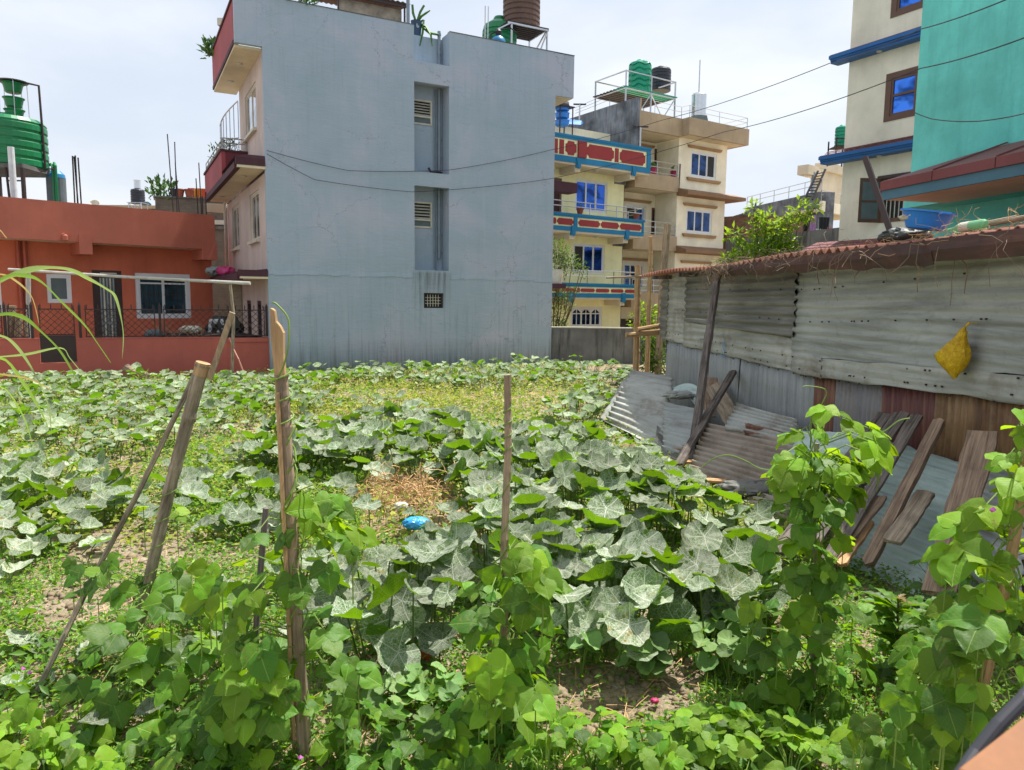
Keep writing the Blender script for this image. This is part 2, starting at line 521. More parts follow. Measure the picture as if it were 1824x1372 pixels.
def window(par, u0, u1, z0, z1, y, n=2, fm='upvc', gm='blue_glass', T=None, t=0.06, label=None, bars=0, open_first=None, transom=None, name='window', sill=None, arched=False):
    if u0 > u1: u0, u1 = u1, u0
    if z0 > z1: z0, z1 = z1, z0
    m = mbt(T)
    m.holed(u0, u1, z0, z1, y, y + 0.07, [(u0 + t, u1 - t, z0 + t, z1 - t)])
    f = m.build(name, M[fm], par, label=label)
    if label: pass
    w = (u1 - u0 - 2 * t) / n
    for i in range(n):
        a = u0 + t + i * w
        b = a + w
        s = mbt(T)
        hs = [(a + 0.045, b - 0.045, z0 + t + 0.045, z1 - t - 0.045)]
        if transom:
            zt = z0 + (z1 - z0) * transom
            hs = [(a + 0.045, b - 0.045, z0 + t + 0.045, zt - 0.025), (a + 0.045, b - 0.045, zt + 0.025, z1 - t - 0.045)]
        yy = y + 0.012 + 0.012 * (i % 2)
        s.holed(a + 0.002, b - 0.002, z0 + t + 0.002, z1 - t - 0.002, yy, yy + 0.045, hs)
        if arched:
            zz = z1 - t - 0.045
            cu = (a + b) / 2
            s.add([(a + 0.045, yy + 0.01, zz), (a + 0.045, yy + 0.01, zz - 0.14), (cu - 0.08, yy + 0.01, zz - 0.02), (cu, yy + 0.01, zz),
                   (cu + 0.08, yy + 0.01, zz - 0.02), (b - 0.045, yy + 0.01, zz - 0.14), (b - 0.045, yy + 0.01, zz)],
                  [(0, 1, 2, 3), (3, 4, 5, 6)])
            s.box(cu - 0.02, cu + 0.02, yy + 0.003, yy + 0.04, z0 + t + 0.045, z1 - t - 0.045)
        s.build('sash', M[fm], f)
        mat = gm
        if open_first is not None and i == open_first:
            mat = 'dark'  # open sash: a black sheet stands in for the unlit room
        g = mbt(T)
        g.box(a + 0.04, b - 0.04, y + 0.034, y + 0.044, z0 + t + 0.04, z1 - t - 0.04)
        g.build('pane', M[mat], f)
        if bars:
            k = mbt(T)
            nb = bars
            for j in range(1, nb):
                uu = a + (b - a) * j / nb
                k.box(uu - 0.008, uu + 0.008, y + 0.024, y + 0.036, z0 + t + 0.03, z1 - t - 0.03)
            k.box(a + 0.03, b - 0.03, y + 0.022, y + 0.038, z0 + (z1 - z0) * 0.52, z0 + (z1 - z0) * 0.54)
            k.build('bar_grille', M['iron'], f)
    if sill:
        s = mbt(T)
        s.box(u0 - 0.06, u1 + 0.06, y - 0.14, y - 0.002, z0 - 0.09, z0 - 0.004)
        s.build('sill', M[sill], f)
    return f

def rail(par, pts, h, mat, nr=2, name='railing', r=0.022, post_every=1.0, z=0):
    """metal railing along the points (local x,y), standing at height z."""
    m = MB()
    P_ = [Vector((p[0], p[1], z)) for p in pts]
    for a, b in zip(P_, P_[1:]):
        L = (b - a).length
        k = max(1, int(round(L / post_every)))
        for i in range(k + 1):
            q = a + (b - a) * (i / k)
            m.bar(q, q + Vector((0, 0, h)), r * 1.6)
        for j in range(nr):
            hh = h * (1 - 0.42 * j)
            m.tube([a + Vector((0, 0, hh)), b + Vector((0, 0, hh))], r, 6)
    return m.build(name, M[mat], par)

def tank(name, label, cat, c, r, h, mat, ribs=7, rib=0.03, wavy=False, loc=None, group=None, n=28):
    t = thing(name, label, cat, c, 0, group)
    prof = [(r * 0.97, 0), (r, 0.03)]
    hb = h * 0.84
    for i in range(ribs):
        a, b = hb * i / ribs, hb * (i + 1) / ribs
        prof += [(r, a + (b - a) * 0.12), (r, a + (b - a) * 0.7), (r - rib, a + (b - a) * 0.78), (r - rib, a + (b - a) * 0.94)]
    prof += [(r * 0.99, hb), (r * 0.9, h * 0.91), (r * 0.55, h * 0.96), (r * 0.36, h * 0.965)]
    m = MB()
    m.lathe((0, 0, 0), prof, n)
    if wavy:
        m.v = [(x, y, z + (0.05 * math.sin(6 * math.atan2(y, x)) if 0.05 < z < h * 0.85 else 0)) for x, y, z in m.v]
    m.build('tank_body', mat, t, smooth=False)
    l = MB()
    l.lathe((0, 0, 0), [(r * 0.35, h * 0.955), (r * 0.36, h), (r * 0.3, h * 1.02), (r * 0.05, h * 1.03)], 18)
    l.build('lid', mat, t)
    return t

def leafy(name, label, cat, c, rad_, h, n, leafsize, mat, group=None, stemmat=None, seed=1, up=0.5):
    """small potted or roof plant: stem tubes and many real leaves."""
    rg = random.Random(seed)
    t = thing(name, label, cat, c, 0, group)
    m, s = MB(), MB()
    for i in range(max(3, n // 14)):
        a = rg.uniform(0, 6.28)
        tip = Vector((math.cos(a) * rad_ * 0.7 * rg.random(), math.sin(a) * rad_ * 0.7 * rg.random(), h * rg.uniform(0.6, 1)))
        s.tube([Vector((0, 0, 0)), tip * 0.5 + Vector((0, 0, h * 0.08)), tip], [0.012, 0.008, 0.004], 5)
    for i in range(n):
        a, e = rg.uniform(0, 6.28), rg.random() ** 0.6
        zz = h * rg.uniform(0.15, 1)
        p = Vector((math.cos(a) * rad_ * e, math.sin(a) * rad_ * e, zz))
        d = (p * 0.8 + Vector((rg.uniform(-1, 1), rg.uniform(-1, 1), rg.uniform(-0.6, 1) * up * 2)) * rad_).normalized()
        w = d.cross(Vector((rg.uniform(-1, 1), rg.uniform(-1, 1), 1))).normalized()
        L = leafsize * rg.uniform(0.6, 1.2)
        nn = w.cross(d) * L * 0.15
        m.add([p, p + d * L * 0.45 + w * L * 0.22 + nn, p + d * L, p + d * L * 0.45 - w * L * 0.22 + nn, p + d * L * 0.5], [(0, 4, 1), (1, 4, 2), (2, 4, 3), (3, 4, 0)])
    s.build('stem', stemmat or M['stem'], t)
    m.build('foliage', mat, t, kind='stuff')
    return t
# ================================================================ BLUE-GREY BUILDING
g = Frame(gnd(482, 662)[:2], 62.2)
GB = g.thing('grey_apartment_building', 'tall blue-grey plastered building with a recessed pipe shaft, behind the vegetable field', 'building')
UW = 9.3
DS = 0.6                       # depth of the shaft
zW = [(g.uz(770, 225, DS)[1], g.uz(770, 181, DS)[1]), (g.uz(768, 407, DS)[1], g.uz(768, 361, DS)[1])]
uW1 = g.uz(769, 200, DS)[0]
zNB = g.uz(780, 70, DS)[1]
sh = (4.36, 5.5)
m = MB()
m.holed(0, UW, -0.2, 10.2, 0, 0.16, [(sh[0], sh[1], 5.97, 8.6), (sh[0], sh[1], 3.0, 5.55), (sh[0], sh[1], 9.2, 10.21), (4.66, 5.32, 1.83, 2.3)])
# shaft side walls and back wall
m.box(sh[0] - 0.14, sh[0], 0.161, DS, 2.9, 10.19)
m.box(sh[1], sh[1] + 0.14, 0.161, DS, 2.9, 10.19)
m.holed(sh[0] - 0.14, sh[1] + 0.14, 2.9, zNB, DS + 0.001, DS + 0.12, [(sh[0] + 0.02, uW1, zW[0][0], zW[0][1]), (sh[0] + 0.02, uW1, zW[1][0], zW[1][1])])
m.box(sh[0], sh[1], 0.161, DS, 2.85, 2.98)
m.box(sh[0], sh[1], 0.161, DS, 5.6, 5.93)
m.box(sh[0], sh[1], 0.161, DS, 8.66, 9.1)
# side (back-right) and rear
m.box(UW - 0.16, UW, 0.161, 4.6, -0.2, 10.19)
m.box(0.16, UW - 0.161, 4.45, 4.6, -0.2, 10.19)
m.build('wall', M['grey_paint'], GB)
# ridge where two storeys meet
m = MB()
rg = random.Random(3)
x = 0.02
while x < UW - 0.05:
    x2 = min(UW - 0.02, x + rg.uniform(0.1, 0.32))
    if not (sh[0] - 0.05 < x < sh[1] + 0.05) :
        if x2 > sh[0] and x < sh[0]: x2 = sh[0] - 0.02
        k, dz = rg.uniform(0.008, 0.022), rg.uniform(-0.025, 0.02)
        m.hexa([(x, -k, 2.75 + dz), (x2, -k, 2.76 + dz), (x2, -0.001, 2.76 + dz), (x, -0.001, 2.75 + dz),
                (x, -0.003, 2.88 + dz), (x2, -0.003, 2.9 + dz), (x2, -0.001, 2.9 + dz), (x, -0.001, 2.88 + dz)])
    x = x2
m.build('plaster_ridge', M['grey_paint'], GB, kind='stuff')
# right overhang
m = MB(); m.box(UW + 0.001, 10.0, 0.0, 3.2, 8.85, 10.19); m.build('roof_overhang', M['grey_paint'], GB)
m = MB(); m.box(UW + 0.01, 9.96, 0.05, 3.1, 8.82, 8.848); m.build('soffit', M['soffit'], GB)
# roof slab
m = MB(); m.box(0.17, UW - 0.17, DS + 0.13, 4.44, 9.0, 9.2); m.box(0.17, sh[0] - 0.15, 0.17, DS + 0.12, 9.0, 9.2); m.box(sh[1] + 0.15, UW - 0.17, 0.17, DS + 0.12, 9.0, 9.2)
m.build('roof', M['concrete'], GB)
# thin dark drip edge on the parapet
m = MB(); m.box(-0.7, sh[0] - 0.01, -0.012, 0.17, 10.201, 10.225); m.box(sh[1] + 0.01, 10.01, -0.012, 0.17, 10.201, 10.225); m.build('coping', M['concrete'], GB)
# shaft fittings
for (z0, z1) in zW:
    ua_, ub_ = sh[0] + 0.021, uW1 - 0.001
    f = MB(); f.holed(ua_, ub_, z0, z1, DS - 0.03, DS + 0.05, [(ua_ + 0.05, ub_ - 0.05, z0 + 0.05, z0 + 0.22), (ua_ + 0.05, ub_ - 0.05, z0 + 0.27, z1 - 0.05)])
    wf = f.build('window', M['offwhite'], GB)
    p = MB(); p.box(ua_ + 0.04, ub_ - 0.04, DS + 0.015, DS + 0.03, z0 + 0.05, z0 + 0.22); p.build('pane', M['net'], wf)
    p = MB(); p.box(ua_ + 0.03, ub_ - 0.03, DS + 0.06, DS + 0.08, z0 + 0.25, z1 - 0.04); p.build('pane', M['dark'], wf)
    st_ = (z1 - z0 - 0.34) / 5
    for i in range(5):
        zz = z0 + 0.28 + i * st_
        s = MB(); s.hexa([(ua_ + 0.04, DS - 0.02, zz), (ub_ - 0.04, DS - 0.02, zz), (ub_ - 0.04, DS + 0.045, zz + 0.045), (ua_ + 0.04, DS + 0.045, zz + 0.045),
                          (ua_ + 0.04, DS - 0.02, zz + 0.01), (ub_ - 0.04, DS - 0.02, zz + 0.01), (ub_ - 0.04, DS + 0.045, zz + 0.055), (ua_ + 0.04, DS + 0.045, zz + 0.055)])
        s.build('louvre', M['offwhite'], wf)
yP = DS - 0.07
uP = lambda px_: g.uz(px_, 250, yP)[0]
for (uu, rr, zb, zt) in ((uP(774), 0.016, 3.1, 8.6), (uP(777), 0.018, 3.0, 8.6), (uP(782), 0.05, 3.4, g.uz(781, 56, yP)[1]), (uP(790), 0.04, 3.1, 8.6)):
    for (a, b) in ((3.0, 5.58), (5.95, 8.64), (9.12, 10.75)):
        if zt <= a: continue
        p = MB()
        p.tube([(uu, yP, max(a, zb)), (uu, yP, min(b, zt))], rr, 10)
        for zz in (a + 0.55, a + 1.1):
            if zz < min(b, zt): p.tube([(uu, yP, zz), (uu, yP, zz + 0.07)], rr * 1.3, 10)
        p.build('pipe', M['pipe'], GB)
p = MB(); p.tube([(5.1, DS - 0.14, 6.06), (5.3, DS - 0.2, 6.08), (5.42, DS - 0.14, 6.07)], 0.04, 8); p.tube([(5.0, DS - 0.12, 6.2), (5.1, DS - 0.12, 6.05)], 0.035, 8)
p.build('pipe', M['iron'], GB)
# small grilled vent window
f = MB(); f.holed(4.662, 5.318, 1.832, 2.298, 0.06, 0.13, [(4.72, 5.26, 1.88, 2.25)])
vw = f.build('vent_window', M['iron'], GB)
p = MB(); p.box(4.7, 5.28, 0.14, 0.15, 1.86, 2.27); p.build('pane', M['dark'], vw)
for i in range(1, 6):
    uu = 4.72 + 0.54 * i / 6
    p = MB(); p.box(uu - 0.008, uu + 0.008, 0.07, 0.085, 1.87, 2.26); p.build('bar', M['offwhite'], vw)
for i in range(1, 4):
    zz = 1.88 + 0.37 * i / 4
    p = MB(); p.box(4.71, 5.27, 0.086, 0.1, zz - 0.007, zz + 0.007); p.build('bar', M['offwhite'], vw)

# ---- left side of the building (pinkish)
sw = MB(SIDE)
W3 = (1.28, 3.35, 7.0, 8.3)
W2A = (5.5, 7.2, 3.82, 5.3)
W2B = (1.25, 2.95, 3.82, 5.25)
sw.holed(0.162, 4.6, 5.95, 8.87, 0.0, 0.15, [W3])
sw.holed(0.162, 8.6, 2.9, 5.55, 0.0, 0.15, [W2A, W2B])
sw.holed(0.162, 5.2, -0.2, 2.65, 0.0, 0.15, [(1.3, 2.1, 0.1, 2.0), (3.3, 4.2, 0.1, 2.0)])
sw.box(8.45, 8.6, 0.151, 4.0, 2.9, 5.55)
sw.box(4.45, 4.6, 0.151, 4.0, 5.95, 9.0)
sw.build('side_wall', M['pinkish'], GB)
m = MB(SIDE); m.box(0.17, 8.4, 0.151, 4.4, 5.6, 5.9); m.build('floor_slab', M['concrete'], GB)
for (a, b, c, d), gm in ((W3, 'sky_glass'), (W2A, 'sky_glass'), (W2B, 'sky_glass')):
    window(GB, a, b, c, d, 0.03, 2, 'offwhite', gm, SIDE, 0.05, sill='offwhite')
for a, b in ((1.3, 2.1), (3.3, 4.2)):
    m = MB(SIDE); m.holed(a + 0.001, b - 0.001, 0.101, 1.999, 0.02, 0.1, [(a + 0.09, b - 0.09, 1.25, 1.88), (a + 0.09, b - 0.09, 0.2, 1.15)])
    dd = m.build('door', M['darkdoor'], GB)
    m = MB(SIDE); m.box(a + 0.08, b - 0.08, 0.07, 0.08, 0.18, 1.9); m.build('pane', M['net'], dd)
    for i in range(1, 4):
        u_ = a + (b - a) * i / 4
        m = MB(SIDE); m.box(u_ - 0.012, u_ + 0.012, 0.03, 0.06, 0.2, 1.88); m.build('bar', M['iron'], dd)
# top overhang: rose side parapet over a cream soffit
v3 = g.vz(380, 150, -0.71)[0]
m = MB(); m.box(-0.71, -0.001, -0.001, 0.15, 8.88, 10.2); m.build('roof_overhang', M['grey_paint'], GB)
m = MB(); m.box(-0.72, -0.6, 0.151, v3, 8.98, 10.0); m.box(-0.6, -0.002, v3 - 0.12, v3, 8.98, 10.0); m.build('parapet', M['rosered'], GB)
m = MB(); m.box(-0.76, -0.56, 0.152, v3 + 0.03, 10.001, 10.07); m.box(-0.735, -0.59, 0.152, v3 + 0.01, 8.87, 8.979); m.build('parapet_trim', M['maroon_dark'], GB)
m = MB(); m.box(-0.7, -0.002, 0.152, v3 - 0.02, 8.8, 8.868); m.box(0.0, 3.9, 4.3, 4.58, 8.871, 9.0); m.build('soffit', M['soffit'], GB)
for vv in (1.6, 3.6):
    m = MB(); m.lathe((-0.38, vv, 8.76), [(0.04, 0), (0.1, 0.012), (0.1, 0.038)], 14); m.build('soffit_lamp', M['lamp'], GB)
# middle balcony
v2a = g.vz(395, 300, -0.78)[0]
v2b = g.vz(366, 355, -0.78)[0]
m = MB(); m.box(-0.74, -0.001, 0.0, v2b, 5.63, 5.7); m.build('soffit', M['soffit'], GB)
m = MB(); m.box(-0.78, -0.002, -0.02, 0.1, 5.701, 5.9); m.box(-0.8, -0.66, 0.101, v2b + 0.02, 5.6, 5.78)
m.hexa([(-0.8, -0.02, 5.901), (-0.002, -0.02, 5.901), (-0.002, v2a, 5.901), (-0.8, v2a, 5.901), (-0.5, 0.05, 5.99), (-0.002, 0.05, 5.99), (-0.002, v2a, 5.99), (-0.5, v2a, 5.99)])
m.build('balcony_edge', M['maroon_dark'], GB)
m = MB(); m.box(-0.78, -0.66, v2a, v2b, 5.782, 6.55); m.build('parapet', M['rosered'], GB)
m = MB(); m.box(-0.655, -0.002, v2a, v2a + 0.1, 5.991, 6.55); m.build('parapet', M['maroon'], GB)
m = MB(); m.box(-0.82, -0.62, v2a - 0.03, v2b + 0.03, 6.551, 6.62); m.box(-0.618, -0.002, v2a - 0.03, v2a + 0.13, 6.551, 6.61); m.build('coping', M['maroon_dark'], GB)
rail(GB, [(-0.06, v2a + 0.05), (-0.72, v2a + 0.05), (-0.72, v2b)], 0.34, 'steel', 2, z=6.62, r=0.018, post_every=0.8)
for vv in (1.5, v2b - 1.6):
    m = MB(); m.lathe((-0.38, vv, 5.585), [(0.04, 0), (0.1, 0.012), (0.1, 0.04)], 14); m.build('soffit_lamp', M['lamp'], GB)
# spiral stair rail on the terrace
vst = v2a + 0.5
ust = g.uz(424, 240, vst)[0]
m = MB()
pt_ = lambda i, z: (ust - 0.05 - 0.42 * math.sin(0.26 * i), vst - 0.5 + 0.16 * i, z)
for i in range(7):
    m.tube([pt_(i, 6.6), pt_(i, 8.1 - 0.10 * i)], 0.016, 6)
for zz, dz in ((8.1, -0.10), (7.0, 0.0), (6.8, 0.0)):
    m.tube([pt_(i, zz + dz * i) for i in range(7)], 0.02, 6)
m.build('stair_railing', M['steel'], GB)
# porch ledge over the ground floor
m = MB(); m.box(-0.75, -0.001, 0.0, 9.0, 2.62, 2.68); m.build('soffit', M['soffit'], GB)
m = MB(); m.box(-0.8, -0.002, -0.015, 0.08, 2.682, 2.86); m.box(-0.82, -0.66, 0.081, 9.0, 2.58, 2.78)
m.hexa([(-0.82, 0.085, 2.79), (-0.003, 0.085, 2.87), (-0.003, 9.0, 2.87), (-0.82, 9.0, 2.79), (-0.82, 0.085, 2.8), (-0.003, 0.085, 2.9), (-0.003, 9.0, 2.9), (-0.82, 9.0, 2.8)])
m.build('porch_ledge', M['maroon_dark'], GB)
m = MB(); m.box(-0.3, 0.0, 5.3, 5.6, -0.2, 2.6); m.build('porch_column', M['stone_clad'], GB)
m = MB(); m.box(0.0, 4.0, 5.7, 5.9, -0.2, 2.6); m.build('wall', M['orange2'], GB)
p = MB(); p.tube([(-0.1, 8.3, 3.0), (-0.1, 8.3, 5.6)], 0.06, 8); p.build('pipe', M['offwhite'], GB)
# upper far face of the first storey (soffit beam)
m = MB(); m.box(-0.72, 0.6, 8.62, 8.9, 5.3, 5.6); m.build('beam', M['soffit'], GB)
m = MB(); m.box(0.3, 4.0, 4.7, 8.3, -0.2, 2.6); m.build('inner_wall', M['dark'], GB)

# stuff hanging by the ledge
def crumple(name, label, cat, c, size, mat, seed, flat=0.6):
    rg_ = random.Random(seed)
    bm_v, bm_f = [], []
    n, k = 30, 16
    fz = [(rg_.randint(2, 7), rg_.uniform(1, 6), rg_.uniform(0, 6), rg_.uniform(0.06, 0.22)) for _ in range(7)]
    for i in range(k + 1):
        ph = math.pi * i / k
        for j in range(n):
            th = 2 * math.pi * j / n
            r_ = 0.72 + rg_.uniform(-0.05, 0.05) + sum(a_ * abs(math.sin(m_ * th * 0.5 * 2 + b_ * ph + c_)) for m_, b_, c_, a_ in fz) * (0.5 + math.sin(ph) * 0.5)
            bm_v.append((math.sin(ph) * math.cos(th) * r_ * size[0], math.sin(ph) * math.sin(th) * r_ * size[1], (math.cos(ph) * r_) * size[2] + size[2]))
    for i in range(k):
        for j in range(n):
            bm_f.append((i * n + j, i * n + (j + 1) % n, (i + 1) * n + (j + 1) % n, (i + 1) * n + j))
    mm = MB(); mm.add(bm_v, bm_f)
    o = mm.build(name, mat, smooth=True)
    for p_ in o.data.polygons: p_.use_smooth = (p_.index % 3 != 0)
    o.location = c
    return tag(o, label, cat)
def spline(pts, k=6):
    P = [Vector(p) for p in pts]; Q = []
    for i in range(len(P) - 1):
        a, b, c, d = P[max(0, i - 1)], P[i], P[i + 1], P[min(len(P) - 1, i + 2)]
        for j in range(k):
            t_ = j / k
            Q.append(0.5 * ((2 * b) + (c - a) * t_ + (2 * a - 5 * b + 4 * c - d) * t_ ** 2 + (3 * b - a - 3 * c + d) * t_ ** 3))
    return Q + [P[-1]]
def gl(u_, v_, z_):
    q = g.o + g.u * u_ + g.v * v_
    return (q.x, q.y, z_)
crumple('plastic_bundle', 'bright pink plastic bundle lying on the maroon porch ledge', 'bundle', gl(-0.45, 5.7, 2.84), (0.2, 0.2, 0.14), plain('pink_plastic', srgb(190, 60, 120), 0.5), 4)
crumple('plastic_bag', 'pale grey bag slumped beside the pink bundle on the porch ledge', 'bag', gl(-0.7, 6.3, 2.82), (0.22, 0.4, 0.16), plain('pale_plastic', srgb(150, 160, 160), 0.5), 5)

# ---- roof things
M['leaf_small'] = plain('small_leaf_green', srgb(70, 120, 40, 0.8), 0.5, var=0.4, scale=3)
M['leaf_bright'] = plain('bright_leaf_green', srgb(120, 160, 40, 0.8), 0.5, var=0.35, scale=3)
M['stem'] = plain('green_stem', srgb(96, 120, 60), 0.6)
M['brownstem'] = plain('brown_stem', srgb(96, 80, 60), 0.8)
# roof hut
a = g.uz(583, 0, 2.4); b = g.uz(718, 35, 2.4)
HU = g.thing('roof_hut', 'low rooftop hut of rusty corrugated sheets above the blue-grey wall', 'hut')
zt = b[1] + 0.35
m = MB(); m.box(a[0] + 0.35, b[0] - 0.05, 2.4, 2.43, 9.2, b[1] + 0.28); m.box(b[0] - 0.08, b[0] - 0.05, 2.431, 4.0, 9.2, b[1] + 0.28); m.build('wall', plain('pale_rust_sheet', srgb(150, 138, 122), 0.7, var=0.4, scale=3), HU)
m = MB()
for i in range(16):
    u0_ = a[0] - 0.1 + (b[0] + 0.25 - a[0]) * i / 16
    u1_ = a[0] - 0.1 + (b[0] + 0.25 - a[0]) * (i + 1) / 16
    um = (u0_ + u1_) / 2
    for (p0, p1, d0, d1) in ((u0_, um, 0, 0.04), (um, u1_, 0.04, 0)):
        m.add([(p0, 2.1, zt + 0.05 + d0), (p1, 2.1, zt + 0.05 + d1), (p1, 4.2, zt + 0.35 + d1), (p0, 4.2, zt + 0.35 + d0)], [(0, 1, 2, 3)])
m.build('roof', plain('brown_rust_sheet', srgb(110, 78, 62), 0.8, var=0.4, scale=3), HU, solid=0.01)
m = MB(); m.bar((a[0], 2.2, zt + 0.0), (b[0] + 0.1, 2.2, zt + 0.0), 0.06, 0.1); m.bar((b[0], 2.25, 9.9), (b[0], 2.25, zt), 0.05); m.bar((a[0] + 0.3, 2.25, 9.9), (a[0] + 0.3, 2.25, zt), 0.05); m.build('timber_frame', M['darkdoor'], HU)
q = g.uz(572, 10, 0.6)
BK = MB(); BK.lathe((0, 0, 0), [(0.1, 0), (0.15, 0.35), (0.16, 0.36), (0.13, 0.33)], 14)
o = BK.build('plastic_bucket', M['upvc']); o.location = gl(q[0], 0.6, 10.02); tag(o, 'white plastic bucket on the blue-grey parapet beside the roof hut', 'bucket')
q = g.uz(728, 40, 0.3)
o = MB().tube([(0, 0, 0), (0, 0, 3.2)], 0.055, 10).build('roof_pole', M['pipe']); o.location = gl(q[0], 0.35, 9.2); tag(o, 'tall grey pole standing at the edge of the blue-grey roof', 'pole')
# cactus pot
q = g.uz(741, 62, 0.7)
CT = thing('potted_cactus', 'trailing dragon fruit cactus in a dark blue paint bucket on the roof edge', 'potted plant', gl(g.uz(739, 62, DS + 0.18)[0] + 0.05, DS + 0.18, g.uz(740, 66, DS + 0.18)[1]))
MB().lathe((0, 0, 0), [(0.14, 0), (0.17, 0.45), (0.18, 0.46), (0.16, 0.46), (0.15, 0.42)], 16).build('bucket', plain('navy_plastic', srgb(34, 66, 92), 0.45), CT)
fl = bpy.data.curves.new('lettering', 'FONT'); fl.body = 'B'; fl.size = 0.16; fl.extrude = 0.002
fo = bpy.data.objects.new('lettering', fl); COL.objects.link(fo); fl.materials.append(M['upvc'])
bpy.context.view_layer.update()
fm_ = bpy.data.meshes.new_from_object(fo); bpy.data.objects.remove(fo)
fo = bpy.data.objects.new('lettering', fm_); COL.objects.link(fo); fo.parent = CT; fo.rotation_euler = (math.pi / 2, 0, g.rz); fo.location = (0.02, -0.165, 0.24)
for i, pts in enumerate([[(0, 0, .4), (-.1, 0, .7), (-.12, 0, .95)], [(0, 0, .4), (.15, 0, .62), (.3, 0, .72), (.42, .02, .8)], [(0, 0, .42), (.22, 0, .5), (.2, -.1, .1), (.12, -.15, -.3)],
                         [(.1, 0, .4), (.3, -.05, .3), (.45, -.1, .05), (.5, -.12, -.3)], [(.05, 0, .4), (.4, -.05, .12), (.7, -.1, .05)], [(0, 0, .4), (.12, .05, .75), (.24, .05, .95)]]):
    MB().tube([Vector(p) for p in pts], [0.035, 0.045, 0.04, 0.02][:len(pts)], 3).build('cactus_arm', M['leaf_small'], CT)
leafy('roof_plant', 'spiky green plant leaning out from the rose parapet near the sky', 'plant', gl(-0.7, v3 - 0.2, 9.75), 0.3, 0.5, 60, 0.3, M['leaf_small'], seed=5)
leafy('balcony_plant', 'green plant in a trough on the balcony with the steel railing', 'plant', gl(-0.45, v2a + 0.5, 6.6), 0.28, 0.35, 90, 0.12, M['leaf_small'], seed=6)
leafy('balcony_cactus', 'thin grey-green plant behind the steel railing at the far end of the balcony', 'plant', gl(-0.6, v2a + 2.2, 6.55), 0.3, 0.6, 40, 0.16, M['leaf_small'], seed=7)
for i, (px_, lab) in enumerate(((500, 'low creeper on the blue-grey parapet by the frame top'), (548, 'pale drooping leaves hanging over the parapet near the white bucket'))):
    q = g.uz(px_, 8, 0.1)
    leafy('parapet_creeper', lab, 'plant', gl(q[0], 0.1, 10.15), 0.25, 0.22, 40, 0.2, M['leaf_small'], seed=8 + i, up=0.2)
o = MB().box(-0.15, 0.15, -0.1, 0.1, 0, 0.22).build('parapet_lamp', M['offwhite'], bevel=0.02); o.location = gl(-0.66, 2.6, 10.08); tag(o, 'square cream lamp box on top of the rose parapet', 'lamp')
# right roof tanks
q = g.uz(905, 60, 1.9)
TS = g.thing('tank_stand', 'grey angle-iron stand under the brown tank on the blue-grey roof', 'stand')
u0_, u1_ = g.uz(902, 60, 2.0)[0], g.uz(972, 60, 2.0)[0]
zp = g.uz(930, 46, 2.0)[1]
for (uu, vv) in ((u0_ + 0.15, 1.9), (u1_, 1.9), (u0_ + 0.2, 3.2), (u1_, 3.2)):
    MB().bar((uu, vv, 9.2), (uu, vv, zp), 0.05).build('post', M['steel'], TS)
for i in range(9):
    vv = 1.9 + 1.3 * i / 8
    MB().box(u0_, u1_ + 0.05, vv - 0.04, vv + 0.04, zp, zp + 0.04).build('slat', M['iron'], TS)
m = MB(); m.bar((u1_, 1.9, zp), (u1_ - 0.8, 3.2, 9.5), 0.04); m.bar((u1_ - 0.9, 1.9, 9.3), (u1_, 1.9, zp - 0.1), 0.04); m.bar((u0_, 1.88, zp - 0.03), (u1_ + 0.05, 1.88, zp - 0.03), 0.05); m.bar((u1_, 1.9, zp), (u1_, 3.2, zp), 0.05)
m.bar((u0_ + 0.15, 1.9, zp), (u0_ - 0.5, 1.7, zp - 0.4), 0.04); m.build('brace', M['steel'], TS)
uc = (g.uz(897, 30, 2.5)[0] + g.uz(960, 30, 2.5)[0]) / 2
tank('water_tank', 'rusty brown ribbed water tank on the slatted stand of the blue-grey roof', 'water tank', gl(uc, 2.5, zp + 0.045), 0.66, 1.9, M['browntank'], 9)
uc = g.uz(890, 40, 3.0)[0]
tank('water_tank', 'tall green ribbed water tank beside the brown one on the blue-grey roof', 'water tank', gl(uc, 3.0, 9.2), 0.62, 2.9, M['greentank'], 14, rib=0.035)
uc = g.uz(888, 60, 1.0)[0]
CY = thing('filter_cylinder', 'blue filter cylinder with green pipes in front of the tanks on the blue-grey roof', 'cylinder', gl(uc, 1.0, 9.2))
MB().lathe((0, 0, 0), [(0.2, 0), (0.24, 0.05), (0.24, 1.35), (0.2, 1.47), (0.08, 1.54), (0.07, 1.6)], 20).build('cylinder_body', M['bluecyl'], CY, smooth=True)
m = MB(); m.lathe((0, 0, 1.56), [(0.1, 0), (0.11, 0.12), (0.05, 0.2)], 12); m.tube([(0, 0, 1.7), (-0.25, 0, 1.6), (-0.28, 0, 0.9)], 0.025, 8); m.tube([(0, 0, 1.72), (0.4, 0, 1.8), (0.6, 0.2, 1.7)], 0.02, 8)
m.build('valve', M['blackiron'], CY)
for i, px_ in enumerate((864, 868)):
    q = g.uz(px_, 60, 1.5)
    o = MB().tube([(0, 0, 0), (0.03 * i, 0, 2.6)], 0.02, 6).build('roof_pipe', M['whitepipe']); o.location = gl(q[0], 1.5, 9.2)
    tag(o, 'thin pale pipe rising next to the green roof tank', 'pipe', 'thin pipes beside the green roof tank')
# wires that cross the facade
def wire(name, label, pts, r=0.012, mat='wire'):
    P_ = []
    pts = [Vector(p) for p in pts]
    for a_, b_ in zip(pts, pts[1:]):
        L = (b_ - a_).length
        for i in range(12):
            t_ = i / 12
            q_ = a_ + (b_ - a_) * t_
            q_.z -= 0.011 * L * 4 * t_ * (1 - t_)
            P_.append(q_)
    P_.append(pts[-1])
    o_ = MB().tube(P_, r, 5).build(name, M[mat])
    return tag(o_, label, 'wire')
